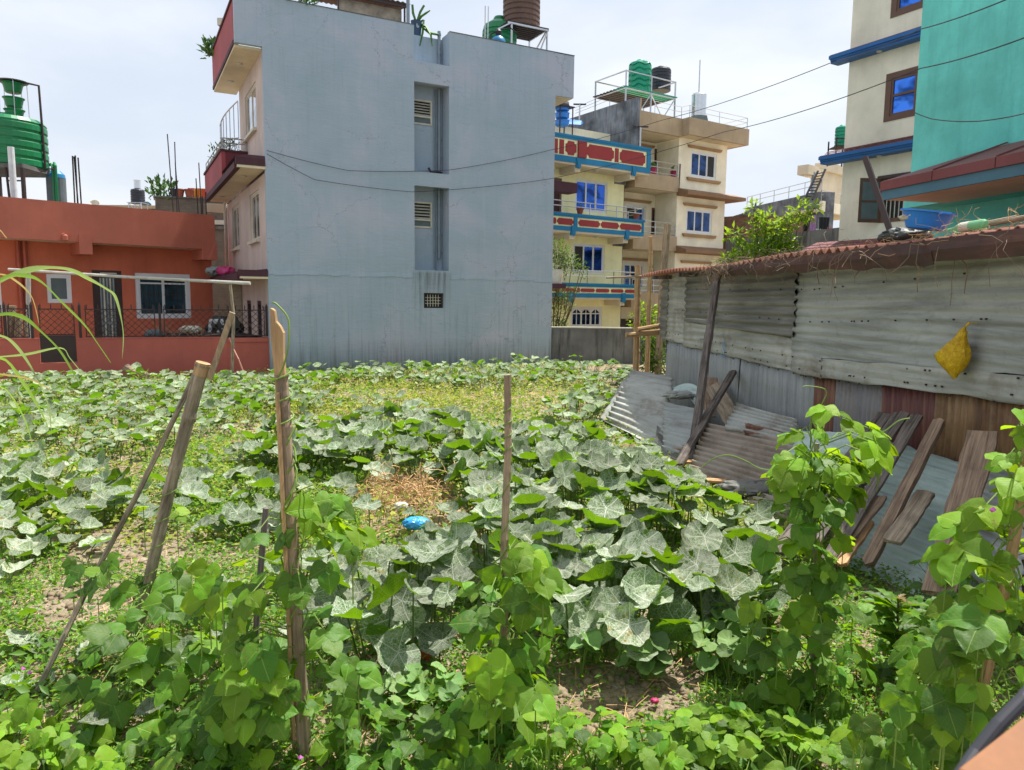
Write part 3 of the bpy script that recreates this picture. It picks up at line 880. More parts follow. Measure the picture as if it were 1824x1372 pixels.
# ================================================================ RED HOUSE, its compound wall and rooftop things
pr = at(384, 440, 26.0)
R = Frame(pr, 45.6)
RH = R.thing('red_house', 'single storey brick-red house with deep parapet and white framed windows', 'house')
vw_ = 1.0                                      # wall stands behind the parapet line
uzw = lambda px, py: R.uz(px, py, vw_)
zt_ = R.uz(384, 384)[1]; zb_ = R.uz(300, 440)[1]
uR = 0.0
uL = R.uz(-170, 400)[0]
d0, d1 = uzw(163, 481), uzw(222, 604)
w0, w1 = uzw(240, 486), uzw(341, 567)
s0, s1 = uzw(82, 488), uzw(129, 540)
l0, l1 = uzw(-30, 500), uzw(5, 560)
zg = -0.2
uWR = uzw(378, 500)[0]
m = MB()
m.holed(uL, uWR, zg, zb_ + 0.02, vw_, vw_ + 0.18, [(d0[0], d1[0], zg - 0.1, d0[1]), (w0[0], w1[0], w1[1], w0[1]), (s0[0], s1[0], s1[1], s0[1]), (l0[0], l1[0], l1[1], l0[1])])
m.box(uWR - 0.18, uWR, vw_ + 0.181, vw_ + 5, zg, zb_ + 0.02)
m.build('wall', M['orange_wall'], RH)
m = MB(); m.box(uL, uR, 0.0, 0.14, zb_, zt_); m.box(uR - 0.14, uR, 0.141, 6, zb_, zt_); m.build('parapet', M['orange'], RH)
m = MB(); m.box(uL, uR - 0.01, 0.01, 6.0, zb_ + 0.03, zb_ + 0.16); m.build('roof', M['concrete'], RH)
m = MB(); m.box(uL, uR - 0.01, 0.142, vw_ - 0.002, zb_ + 0.0, zb_ + 0.028); m.build('soffit', M['offwhite'], RH)
for (a, b, zz) in ((142, 165, 453), (361, 387, 463)):
    p0, p1 = R.uz(a, zz)[0], R.uz(b, zz)[0]
    zz_ = R.uz((a + b) / 2, zz)[1]
    m = MB(); m.box(p0, min(p1, uR + 0.05), -0.02, vw_ - 0.004, zz_, zb_ + 0.25); m.build('beam', M['orange'], RH)
q = R.uz(114, 420)
m = MB(); m.tube([(q[0], 0.02, q[1]), (q[0], -0.16, q[1] - 0.01)], 0.075, 12); m.lathe((q[0], -0.12, q[1] - 0.16), [(0.05, 0), (0.075, 0.02), (0.08, 0.15), (0.05, 0.2)], 12); m.build('spout', M['orange'], RH)
window(RH, w0[0], w1[0], w1[1], w0[1], vw_ + 0.02, 2, 'upvc', 'teal_glass', t=0.12, bars=5, transom=0.78, label='two-part window with a patterned white frame and dark bars')
window(RH, s0[0], s1[0], s1[1], s0[1], vw_ + 0.02, 1, 'upvc', 'net', t=0.08)
window(RH, l0[0], l1[0], l1[1], l0[1], vw_ + 0.02, 1, 'upvc', 'teal_glass', t=0.08)
# door: dark frame, grey netted leaf with pale verticals
m = MB(); m.holed(d0[0], d1[0], zg, d0[1], vw_ + 0.02, vw_ + 0.12, [(d0[0] + 0.22, d1[0] - 0.2, zg - 0.01, d0[1] - 0.22)])
DR = m.build('door', M['darkdoor'], RH)
m = MB(); m.box(d0[0] + 0.21, d1[0] - 0.19, vw_ + 0.06, vw_ + 0.08, zg, d0[1] - 0.21); m.build('screen', M['net'], DR)
for i in range(5):
    uu = d0[0] + 0.25 + (d1[0] - d0[0] - 0.5) * i / 4
    m = MB(); m.box(uu - 0.02, uu + 0.02, vw_ + 0.03, vw_ + 0.058, zg + 0.1, d0[1] - 0.25); m.build('bar', M['offwhite'] if i % 2 else M['steel'], DR)
m = MB(); m.box(d0[0] + 0.23, d1[0] - 0.21, vw_ + 0.025, vw_ + 0.055, 1.15, 1.22); m.build('bar', M['steel'], DR)
m = MB(); m.box(d0[0] + 0.25, d0[0] + 0.75, vw_ + 0.012, vw_ + 0.019, d0[1] - 0.12, d0[1] - 0.07); m.build('door_sticker', M['offwhite'], DR)
for px_ in (33, 45):
    q = uzw(px_, 480)
    m = MB(); m.tube([(q[0], vw_ - 0.08, zg), (q[0], vw_ - 0.08, zb_)], 0.07, 8); m.build('drain_pipe', M['redpipe'], RH)
# ---- compound wall with iron fence
A = gnd(57, 672); Bp = gnd(485, 661)
CW = Frame(A, math.degrees(math.atan2(Bp.x - A.x, Bp.y - A.y)))
zc = CW.uz(300, 603)[1]
uEnd = CW.uz(484, 640)[0] - 0.02
uBeg = CW.uz(-200, 640)[0]
CO = CW.thing('compound_wall', 'low faded red boundary wall topped by a black lattice fence before the red house', 'wall')
zbx = CW.uz(100, 647)[1]
ub0, ub1 = CW.uz(71, 640)[0], CW.uz(138, 640)[0]
m = MB(); m.holed(uBeg, uEnd - 1.15, -0.3, zc, 0, 0.15, [(ub0, ub1, zbx, zc + 0.1)]); m.build('wall', M['orange2'], CO)
m = MB(); m.box(uEnd - 1.149, uEnd, 0.01, 0.16, -0.3, zc - 0.12); m.box(uEnd - 1.149, uEnd, -0.02, 0.18, zc - 0.119, zc + 0.0); m.build('wall', M['orange2'], CO)
m = MB(); m.box(uBeg, ub0, -0.01, 0.17, zc + 0.001, zc + 0.03); m.box(ub1, uEnd - 1.15, -0.01, 0.17, zc + 0.001, zc + 0.03); m.build('coping', M['orange2'], CO)
# fence panels
FE = CW.thing('lattice_fence', 'black iron lattice fence with spear points along the faded red wall', 'fence')
zf0, zf1 = zc + 0.06, CW.uz(300, 552)[1]
posts = [CW.uz(p, 600)[0] for p in (9, 57, 143, 286, 476)]
for uu in posts:
    m = MB(); m.box(uu - 0.03, uu + 0.03, 0.05, 0.11, zc + 0.03, zf1 + 0.1); m.add([(uu - .03, .05, zf1 + .1), (uu + .03, .05, zf1 + .1), (uu + .03, .11, zf1 + .1), (uu - .03, .11, zf1 + .1), (uu, .08, zf1 + .2)], [(0, 1, 4), (1, 2, 4), (2, 3, 4), (3, 0, 4)])
    m.build('post', M['iron'], FE)
def lattice(u0, u1, z0, z1):
    m = MB(); m.bar((u0, 0.08, z1), (u1, 0.08, z1), 0.028); m.bar((u0, 0.08, z0), (u1, 0.08, z0), 0.028)
    m.bar((u0 + 0.02, 0.08, z0), (u0 + 0.02, 0.08, z1 + 0.1), 0.022); m.bar((u1 - 0.02, 0.08, z0), (u1 - 0.02, 0.08, z1 + 0.1), 0.022)
    m.build('frame', M['iron'], FE)
    m = MB()
    H = z1 - z0; st = 0.17
    k = int((u1 - u0 + H) / st) + 1
    for i in range(k):
        for sg in (1, -1):
            a_ = u0 - H + i * st
            if sg == 1: p0, p1 = [a_, z0], [a_ + H, z1]
            else: p0, p1 = [a_, z1], [a_ + H, z0]
            if p0[0] < u0:
                t_ = (u0 - p0[0]) / H; p0 = [u0, p0[1] + (p1[1] - p0[1]) * t_]
            if p1[0] > u1:
                t_ = (p1[0] - u1) / H; p1 = [u1, p1[1] + (p0[1] - p1[1]) * t_] if p1[0] - p0[0] < 1e-6 else [u1, p1[1] - (p1[1] - p0[1]) * (p1[0] - u1) / (p1[0] - p0[0])]
            if p1[0] - p0[0] > 0.02:
                yy = 0.075 if sg == 1 else 0.09
                m.bar((p0[0], yy, p0[1]), (p1[0], yy, p1[1]), 0.013)
    m.build('lattice_mesh', M['iron'], FE, kind='stuff')
    n_ = int((u1 - u0) / 0.24)
    for i in range(n_ + 1):
        uu = u0 + 0.05 + (u1 - u0 - 0.1) * i / max(1, n_)
        m = MB(); m.box(uu - 0.011, uu + 0.011, 0.07, 0.092, z1 + 0.015, z1 + 0.1); m.add([(uu - .016, .07, z1 + .1), (uu + .016, .07, z1 + .1), (uu, .09, z1 + .1), (uu, .08, z1 + .15)], [(0, 1, 3), (1, 2, 3), (2, 0, 3)])
        m.build('spear_point', M['iron'], FE)
lattice(uBeg, posts[0] - 0.05, zf0, zf1)
lattice(posts[0] + 0.05, posts[1] - 0.05, zf0, zf1)
lattice(ub0 + 0.01, CW.uz(134, 600)[0], zc + 0.12, zf1)
um_ = CW.uz(152, 600)[0]
lattice(um_, CW.uz(278, 600)[0], zf0, zf1)
lattice(CW.uz(292, 600)[0], CW.uz(410, 600)[0], zf0, zf1)
lattice(CW.uz(418, 600)[0], posts[4] - 0.04, zf0, zf1)
# dark sheet gate in the gap
m = MB(); m.box(ub0 + 0.02, ub1 - 0.02, 0.02, 0.05, zbx + 0.03, zc + 0.1)
GT = m.build('gate_sheet', M['iron']); GT.location = (CW.o.x, CW.o.y, 0); GT.rotation_euler = (0, 0, CW.rz)
tag(GT, 'square dark metal gate sheet closing the gap in the faded red wall', 'gate')
# yard clutter behind the fence
def cl(u_, v_, z_=0.0):
    q = CW.o + CW.u * u_ + CW.v * v_
    return (q.x, q.y, z_)
u_ = CW.uz(382, 580, 0.5)[0]
m = MB(); m.hexa([(-0.28, 0, 0), (0.26, 0, 0), (0.26, 0.35, 0), (-0.28, 0.35, 0), (-0.2, 0.1, 0.62), (0.3, 0.1, 0.6), (0.28, 0.3, 0.62), (-0.2, 0.3, 0.6)])
o = m.build('cement_sack', plain('white_sack', srgb(170, 172, 172), 0.8, var=0.2), bevel=0.05); o.location = cl(u_, 0.5, zc - 0.1); tag(o, 'white sack standing in the yard behind the lattice fence', 'sack')
crumple('black_sack', 'heap covered with black plastic behind the lattice fence', 'bag', cl(CW.uz(400, 580, 0.8)[0], 0.8, zc - 0.25), (0.4, 0.3, 0.4), M['blackiron'], 9)
crumple('black_sheet', 'long black plastic sheet lying over timber behind the lattice fence', 'sheet', cl(CW.uz(375, 595, 0.7)[0], 0.7, zc - 0.12), (1.0, 0.25, 0.12), M['blackiron'], 10)
crumple('grey_bag', 'grey plastic bag behind the fence below the barred window', 'bag', cl(CW.uz(275, 597, 0.6)[0], 0.6, zc - 0.05), (0.2, 0.2, 0.13), M['net'], 11)
crumple('grey_bag', 'grey plastic bag on the branches beside the white sack', 'bag', cl(CW.uz(340, 585, 0.7)[0], 0.7, zc + 0.1), (0.22, 0.2, 0.1), M['offwhite'], 12)
m = MB(); rg = random.Random(4)
for i in range(26):
    p0 = Vector((rg.uniform(-0.7, 0.7), rg.uniform(-0.2, 0.2), rg.uniform(0, 0.1)))
    p1 = p0 + Vector((rg.uniform(-0.6, 0.6), rg.uniform(-0.1, 0.1), rg.uniform(0.05, 0.5)))
    m.tube([p0, (p0 + p1) / 2 + Vector((rg.uniform(-.1, .1), 0, rg.uniform(0, .12))), p1], [0.014, 0.011, 0.006], 5)
BR = m.build('twig_heap', plain('pale_twig', srgb(160, 122, 96), 0.8), kind='stuff'); BR.location = cl(CW.uz(320, 590, 0.6)[0], 0.6, zc - 0.05)
tag(BR, 'heap of pale cut twigs behind the lattice fence')
# paved yard stays on the ground sheet; crates and posts in the yard are hidden
# ---- poles standing in the field edge (pale horizontal bar on two posts)
def pole(name, label, pts, r, mat, group=None, n=8, cat='pole', nodes=0, seed=0):
    p0 = Vector(pts[0])
    mm = MB(); P_ = [Vector(p) - p0 for p in pts]
    if nodes:
        rg_ = random.Random(seed); out, rs = [], []
        r0, r1 = (r if hasattr(r, '__len__') else (r, r))
        L = len(P_) - 1; K = nodes * 10
        for i in range(K + 1):
            f = i / K * L; j = min(int(f), L - 1); q_ = P_[j].lerp(P_[j + 1], f - j)
            rr = r0 + (r1 - r0) * i / K
            if i % 10 == 0: rr *= 1.13
            elif i % 10 in (1, 9): rr *= 0.98
            out.append(q_ + Vector((rg_.uniform(-.1, .1), rg_.uniform(-.1, .1), 0)) * r0 * 0.5); rs.append(rr)
        mm.tube(out, rs, n)
    else:
        mm.tube(P_, r, n)
    qd = P_[-1].normalized().to_track_quat('Z', 'Y'); qi = qd.inverted()
    mm.v = [tuple(qi @ Vector(v_)) for v_ in mm.v]
    o_ = mm.build(name, mat, smooth=False); o_.location = p0; o_.rotation_mode = 'QUATERNION'; o_.rotation_quaternion = qd
    return tag(o_, label, cat, group)
def bark(name, c1, c2, sc=1.0, along='z'):
    t = NT(name)
    o_ = t.tc()
    nn = t.noise(t.map(o_, (11 * sc, 11 * sc, 1.0) if along == 'z' else (0.9, 16 * sc, 16 * sc)), 2.5, 6, 0.7, 0.25)
    n2 = t.noise(o_, 5, 4, 0.6)
    col = t.ramp(nn, [(0.32, c1), (0.62, c2)])
    col = t.mix(t.ramp(n2, [(0.5, 0.0), (0.75, 0.55)]), col, tuple(c * 0.6 for c in c1[:3]) + (1,))
    t.bump(nn, 0.8, 0.012)
    return t.set(col, 0.85, spec=0.15)
M['bamboo_grey'] = bark('weathered_bamboo', srgb(84, 76, 66, 0.95), srgb(172, 160, 138, 0.95))
M['bamboo_pale'] = bark('pale_bamboo', srgb(170, 168, 160, 0.85), srgb(205, 204, 196, 0.85))
M['bamboo_tan'] = bark('tan_bamboo', srgb(150, 124, 92, 0.85), srgb(196, 164, 122, 0.9))
M['plank_dark'] = bark('dark_plank', srgb(52, 47, 45, 0.95), srgb(132, 122, 114, 0.95), 1.3, 'x')
M['plank_brown'] = bark('brown_plank', srgb(96, 80, 70, 0.95), srgb(166, 142, 120, 0.98), 1.3, 'x')
M['plank_grey'] = bark('grey_plank', srgb(104, 92, 80, 0.95), srgb(172, 156, 134, 0.98), 1.3, 'x')
M['plank_tan'] = bark('tan_plank', srgb(160, 120, 84, 0.95), srgb(206, 166, 124, 0.98), 1.3, 'x')
M['wood_grey'] = bark('weathered_wood', srgb(112, 100, 86, 0.95), srgb(176, 156, 130, 0.95))
M['wood_dark'] = bark('dark_wood', srgb(62, 58, 56, 0.95), srgb(136, 126, 120, 0.95))
M['wood_brown'] = bark('brown_wood', srgb(108, 94, 84, 0.95), srgb(172, 150, 130, 0.98))
YB = 19.6
a = at(15, 480, YB); b = at(446, 505, YB)
pole('clothes_pole', 'long pale horizontal pole resting on two posts before the red house', [a, at(230, 496, YB) + Vector((0, 0, 0.03)), b], [0.035, 0.04, 0.045], M['bamboo_pale'])
t_ = at(50, 478, YB + 0.1); pole('post', 'pale post holding the west end of the long horizontal pole', [gnd(52, 664, 0) * 1.0, t_], 0.06, M['bamboo_pale'], cat='post')
bpt = at(413, 657, YB + 0.1); bpt.z = 0
pole('post', 'thin grey post holding up the long pole next to the grey building', [bpt, at(416, 560, YB + 0.1), at(409, 500, YB + 0.1)], [0.045, 0.042, 0.04], M['bamboo_grey'], cat='post')
for (x0, y0, x1, y1, r_, lab) in ((12, 660, 20, 545, 0.13, 'thick barked stump post at the frame edge before the lattice fence'), (30, 662, 34, 560, 0.10, 'barked stump post beside the thicker one near the gate'), (46, 664, 46, 570, 0.05, 'thin pale stake beside the barked stump posts')):
    q = at(x0, y0, YB - 0.5); q.z = 0
    pole('stump_post', lab, [q, at(x1, y1, YB - 0.5)], [r_, r_ * 0.85], M['wood_grey'] if r_ > 0.06 else M['bamboo_grey'], cat='post', nodes=2)
pole('thin_cane', 'bent pink-brown cane leaning against the red boundary wall by the grey post', [at(434, 664, YB), at(425, 640, YB), at(416, 622, YB + 0.1), at(409, 602, YB + 0.3)], 0.018, plain('pinkcane', srgb(190, 140, 120), 0.8), cat='cane')

# ---- rooftop of red house
def rl(u_, v_, z_):
    q = R.o + R.u * u_ + R.v * v_
    return (q.x, q.y, z_)
zroof = zb_ + 0.16
q0, q1 = R.uz(0, 305, 2.2), R.uz(79, 305, 2.2)
rT = abs(R.uz(80, 260, 2.2)[0] - R.uz(-42, 260, 2.2)[0]) / 2 * 0.86
uT = (R.uz(80, 260, 2.2)[0] + R.uz(-42, 260, 2.2)[0]) / 2
cT = at(18, 300, (Vector(rl(uT, 2.2, 0))).y)
zT = cT.z
hT = at(18, 208, cT.y).z - zT
rT = (at(79, 260, cT.y).x - at(-42, 260, cT.y).x) / 2
tank('water_tank', 'big green ribbed water tank on an iron stand above the red house', 'water tank', (cT.x, cT.y, zT), rT, hT * 1.02, M['greentank'], 5, rib=0.025, n=36)
ST = thing('tank_stand', 'iron stand with slab carrying the big green tank', 'stand', (cT.x, cT.y, zroof))
hz = zT - zroof
MB().box(-rT * 0.95, rT * 0.95, -rT * 0.9, rT * 0.9, hz - 0.13, hz - 0.005).build('slab', M['concrete'], ST)
for (x_, y_) in ((-0.92, -0.85), (0.92, -0.85), (-0.92, 0.85), (0.92, 0.85)):
    MB().bar((x_ * rT, y_ * rT, 0), (x_ * rT, y_ * rT, hz - 0.131), 0.09).build('post', M['iron'], ST)
MB().bar((0.55 * rT, -0.85 * rT, 0), (0.45 * rT, -0.85 * rT, hz - 0.131), 0.05).build('post', M['iron'], ST)
for k in range(3):
    zz = hz * (0.2 + 0.28 * k); MB().bar((0.52 * rT, -0.86 * rT, zz), (0.92 * rT, -0.86 * rT, zz), 0.04).build('rung', M['iron'], ST)
# tower of green basins on top of tank
TW = thing('basin_tower', 'wire tower of green basins stacked over the big green tank', 'tower', (at(26, 205, cT.y).x, cT.y, zT + hT))
pxm = cT.y / FPX
for (yc, wd) in ((160, 31), (186, 30), (207, 29)):
    zc_ = at(26, yc + 6, cT.y).z - zT - hT
    r_ = wd * pxm / 2
    MB().lathe((0, 0, zc_), [(r_ * 0.72, 0), (r_ * 0.8, 0.03), (r_ * 0.98, 0.24), (r_ * 1.12, 0.27), (r_ * 1.12, 0.29), (r_ * 0.9, 0.28)], 20).build('basin', M['greentank'], TW)
ztop = at(26, 147, cT.y).z - zT - hT
m = MB()
for k in range(5):
    a_ = k * 1.2566 + 0.3
    m.tube([(0.40 * math.cos(a_), 0.40 * math.sin(a_), -0.1), (0.38 * math.cos(a_), 0.38 * math.sin(a_), ztop)], 0.011, 5)
m.build('wire_cage', M['steel'], TW)
MB().lathe((0, 0, ztop), [(0.1, 0.04), (0.42, 0.0), (0.44, 0.02), (0.1, 0.06)], 20).build('top_plate', M['net'], TW)
MB().tube([(0, 0, -0.1), (0, 0, ztop + 0.1)], 0.03, 6).build('center_pipe', M['blackiron'], TW)
px0 = at(24, 143, cT.y); px1 = at(69, 153, cT.y); px2 = at(81, 300, cT.y); px3 = at(97, 302, cT.y)
pole('feed_pipe', 'thin dark pipe bent over the basin tower beside the green tank', [px0, px1, at(74, 215, cT.y), px2, px3], 0.035, M['iron'], cat='pipe')
p0 = at(26, 352, cT.y - 1.2); p1 = at(19, 262, cT.y - 1.2); p0.z = zroof
pole('vent_pipe', 'thick white vent pipe rising in front of the big green tank', [p0, p1], 0.09, M['whitepipe'], cat='pipe', n=14)
c = at(102, 361, cT.y + 0.6); s_ = cT.y / FPX
CYL = thing('filter_cylinder', 'blue and grey filter cylinder with green pipes near the rebar rods', 'cylinder', (c.x, c.y, zroof))
hh = at(102, 318, c.y).z - zroof
MB().lathe((0, 0, 0), [(0.24, 0), (0.28, 0.05), (0.28, hh)], 20).build('cylinder_body', M['net'], CYL, smooth=False)
MB().lathe((0, 0, hh), [(0.284, 0.001), (0.26, 0.12), (0.14, 0.24), (0.08, 0.26)], 20).build('dome_top', M['bluecyl'], CYL, smooth=False)
m = MB(); m.tube([(-0.4, -0.2, hh + 0.42), (0.0, 0, hh + 0.42), (0.0, 0, hh + 0.2)], 0.05, 8); m.build('valve', M['blackiron'], CYL)
m = MB(); m.tube([(0.1, -0.3, 0), (0.1, -0.3, hh + 0.3), (0.0, -0.2, hh + 0.42)], 0.045, 8); m.tube([(0.2, -0.32, 0), (0.2, -0.32, hh + 0.35), (0.1, -0.2, hh + 0.45)], 0.045, 8); m.build('pipe', M['greentank'], CYL)
for i, (xa, ya, xb, yb) in enumerate(((129, 278, 133, 364), (134, 277, 138, 364), (132, 279, 141, 365), (139, 281, 146, 367))):
    q0 = at(xa, ya, 25.5); q1 = at(xb, yb, 25.5); q1.z = zroof
    pole('rebar_rod', 'dark upright rebar rod in the cluster beside the filter cylinder', [q1, q0], 0.025, M['iron'], 'rebar rods on the red house roof beside the cylinder', 5, 'rod')
for i, (xa, ya, xb, yb) in enumerate(((298, 239, 311, 374), (311, 253, 315, 376), (312, 290, 322, 378), (349, 318, 354, 380), (354, 290, 360, 381), (366, 342, 368, 384), (360, 350, 361, 382))):
    q0 = at(xa, ya, 27.5); q1 = at(xb, yb, 27.5); q1.z = zroof
    pole('rebar_rod', 'thin upright rebar rod on the red roof against the brick building', [q1, q0], 0.02, M['iron'], 'rebar rods on the red house roof before the brick building', 5, 'rod')

# ---- far-left background
def facing(px, Y, heading=90):
    q = at(px, 540, Y); return Frame(q, heading)
F1 = facing(284, 34, 80)
u1_, z1_ = F1.uz(400, 372); z0_ = F1.uz(284, 352)[1]
BB = F1.thing('brick_building', 'cement-smeared brick building with flower pots on its roof behind the red house', 'building')
MB().box(0, u1_ + 6, 0, 5, -0.3, z0_ + 0.0).build('wall', M['brick_grey'], BB)
MB().box(-0.1, u1_ + 6, -0.1, 0.0, z0_ - 1.35, z0_ - 1.2).build('ledge', M['concrete'], BB)
MB().box(u1_ - 2, u1_ + 6, -0.14, -0.002, 5.4, 5.6).build('ledge', M['offwhite'], BB)
MB().box(-0.05, u1_ + 6, -0.08, 0.2, z0_ + 0.001, z0_ + 0.06).build('coping', M['concrete'], BB)
def fl_(F_, u_, v_, z_):
    q = F_.o + F_.u * u_ + F_.v * v_
    return (q.x, q.y, z_)
leafy('rooftop_shrub', 'bushy green plant on the corner of the brick building roof', 'plant', fl_(F1, 0.2, 0.3, z0_ - 0.3), 0.55, 1.1, 160, 0.3, M['leaf_small'], seed=21)
for i, (px_, colr, lab) in enumerate(((313, 'blacktank', 'black flower pot on the brick building roof'), (322, 'terracotta', 'terracotta flower pot on the brick building roof'), (339, 'terracotta', 'terracotta pot beside the hanging laundry on the brick roof'))):
    q = F1.uz(px_, 350, 0.3)
    o = MB().lathe((0, 0, 0), [(0.14, 0), (0.2, 0.3), (0.23, 0.31), (0.23, 0.36), (0.18, 0.35)], 12).build('flower_pot', M[colr]); o.location = fl_(F1, q[0], 0.15, z0_ + 0.06); tag(o, lab, 'flower pot')
for i, (px_, c_, w_, lab) in enumerate(((345, (200, 40, 40), 0.5, 'red cloth drying above the brick building roof'), (353, (225, 190, 70), 0.35, 'yellow cloth drying on the brick building roof'), (362, (214, 90, 60), 0.45, 'orange red cloth drying behind the rebar rods'), (376, (40, 110, 190), 0.35, 'bright blue cloth drying near the pink house side'), (384, (225, 225, 225), 0.3, 'white cloth between the two blue ones on the roof line'), (391, (50, 130, 200), 0.4, 'small blue cloth at the end of the roof line'))):
    q = F1.uz(px_, 348, 0.6)
    m = MB()
    for k in range(5):
        x0_, x1_ = -w_ / 2 + w_ * k / 5, -w_ / 2 + w_ * (k + 1) / 5
        m.add([(x0_, 0.03 * (k % 2), 0), (x1_, 0.03 * ((k + 1) % 2), 0), (x1_, 0.04 * ((k + 1) % 2), 0.5), (x0_, 0.04 * (k % 2), 0.5)], [(0, 1, 2, 3)])
    o = m.build('laundry_cloth', plain('cloth_%d' % i, srgb(*c_, 0.85), 0.9), solid=0.01); o.location = fl_(F1, q[0], 0.6, z0_ + 0.05); o.rotation_euler = (0, 0, F1.rz); tag(o, lab, 'laundry')
# far tank
c = at(246, 362, 60)
s_ = 60 / FPX
tank('water_tank', 'far black water tank on a metal stand beyond the red roof', 'water tank', (c.x, 60, c.z), 11.5 * s_, 25 * s_, M['blacktank'], 5)
o = MB().lathe((0, 0, 0), [(5.5 * s_, 0), (5.5 * s_, 13 * s_), (6 * s_, 14 * s_)], 14).build('filter_drum', M['stainless']); o.location = (c.x, 60, c.z + 25 * s_); tag(o, 'small pale drum on top of the far black water tank', 'drum')
FS = thing('tank_stand', 'thin metal stand under the far black tank', 'stand', (c.x, 60, c.z - 1.2))
for sx_ in (-1, 1):
    for sy_ in (-1, 1):
        MB().bar((sx_ * 0.5, sy_ * 0.5, 0), (sx_ * 0.5, sy_ * 0.5, 1.15), 0.06).build('post', M['steel'], FS)
m = MB(); m.bar((-0.5, -0.5, 0), (0.5, -0.5, 1.15), 0.04); m.bar((0.5, -0.5, 0), (-0.5, -0.5, 1.15), 0.04); m.box(-0.6, 0.6, -0.6, 0.6, 1.151, 1.195); m.build('brace', M['steel'], FS)
FB = facing(-80, 62, 90)
FBT = FB.thing('far_building', 'pale flat-roofed building beyond the red house roof', 'building')
zb1 = FB.uz(246, 374)[1]
MB().box(0, FB.uz(300, 370)[0], 0, 8, -0.3, zb1 + 0.35).build('wall', M['concrete'], FBT)
MB().box(0, FB.uz(300, 370)[0], -0.1, 0.0, zb1 + 0.1, zb1 + 0.36).build('parapet', M['beige'], FBT)
o = MB().lathe((0, 0, 0), [(0.35, 0), (0.38, 0.05), (0.38, 1.3), (0.2, 1.45)], 14).build('far_tank', M['teal_glass']); q = at(229, 370, 61); o.location = (q.x, 64, q.z - 0.6); tag(o, 'small dull blue tank beside the far black one', 'water tank')
c = at(170, 365, 61); DI = MB(); DI.lathe((0, 0, 0), [(0.02, 0), (0.25, 0.1), (0.42, 0.28), (0.40, 0.29), (0.2, 0.14)], 14); o = DI.build('satellite_dish', M['offwhite']); o.location = (c.x, 61, c.z - 0.1); o.rotation_euler = (1.0, 0.3, 0); tag(o, 'small white satellite dish beyond the red parapet', 'dish')
# ================================================================ YELLOW HOUSE with red panelled balconies
YF = Frame(at(1105, 560, 35), 56.4)
YH = YF.thing('yellow_house', 'pale yellow house with blue trimmed balconies of red cartouche panels', 'house')
BV = -1.1
def yr(F, x0, y0, x1, y1, v=0.0):
    a, b = F.uz(x0, y0, v), F.uz(x1, y1, v)
    return a[0], b[0], b[1], a[1]
wins = [yr(YF, 1025, 318, 1081, 381), yr(YF, 1021, 433, 1076, 488), yr(YF, 1017, 546, 1072, 583)]
d_ = yr(YF, 984, 316, 1000, 378)
ztY = YF.uz(1103, 300)[1] + 0.4
m = MB(); m.holed(-9, 0, -0.2, 8.3, 0, 0.16, wins + [d_]); m.box(-0.16, 0, 0.161, 7, -0.2, 8.3); m.build('wall', M['yellow'], YH)
MB().box(-9, 0.1, -0.01, 7, 8.301, 8.45).build('roof', M['concrete'], YH)
window(YH, *wins[0][:2], wins[0][2], wins[0][3], 0.03, 3, 'upvc', 'blue_glass', t=0.08)
window(YH, *wins[1][:2], wins[1][2], wins[1][3], 0.03, 3, 'upvc', 'blue_glass', t=0.08, open_first=0)
window(YH, *wins[2][:2], wins[2][2], wins[2][3], 0.03, 3, 'upvc', 'deep_glass', t=0.09, arched=True, transom=0.66)
for wq in wins[:2]:
    pass
m = MB(); m.holed(d_[0], d_[1], d_[2] - 0.6, d_[3], 0.02, 0.12, [(d_[0] + .12, d_[1] - .1, d_[2] - 0.5, d_[3] - 0.4)]); dr = m.build('door', M['woodframe'], YH)
MB().box(d_[0] + .1, d_[1] - .08, 0.06, 0.08, d_[2] - 0.55, d_[3] - 0.35).build('door_leaf', M['maroon_dark'], dr)
def cart(u0, u1, z0, z1, y, notch=0.13):
    n_ = min(notch, (u1 - u0) * 0.28, (z1 - z0) * 0.3)
    pts = []
    def arc(cx, cz, a0, a1):
        for k in range(4):
            a_ = math.radians(a0 + (a1 - a0) * k / 3)
            pts.append((cx + n_ * math.cos(a_), cz + n_ * math.sin(a_)))
    arc(u0, z0, 90, 0); arc(u1, z0, 180, 90); arc(u1, z1, 270, 180); arc(u0, z1, 0, -90)
    m = MB(); m.prism(pts, y - 0.03, y + 0.02)
    return m.build('panel', M['red_panel'], YH)
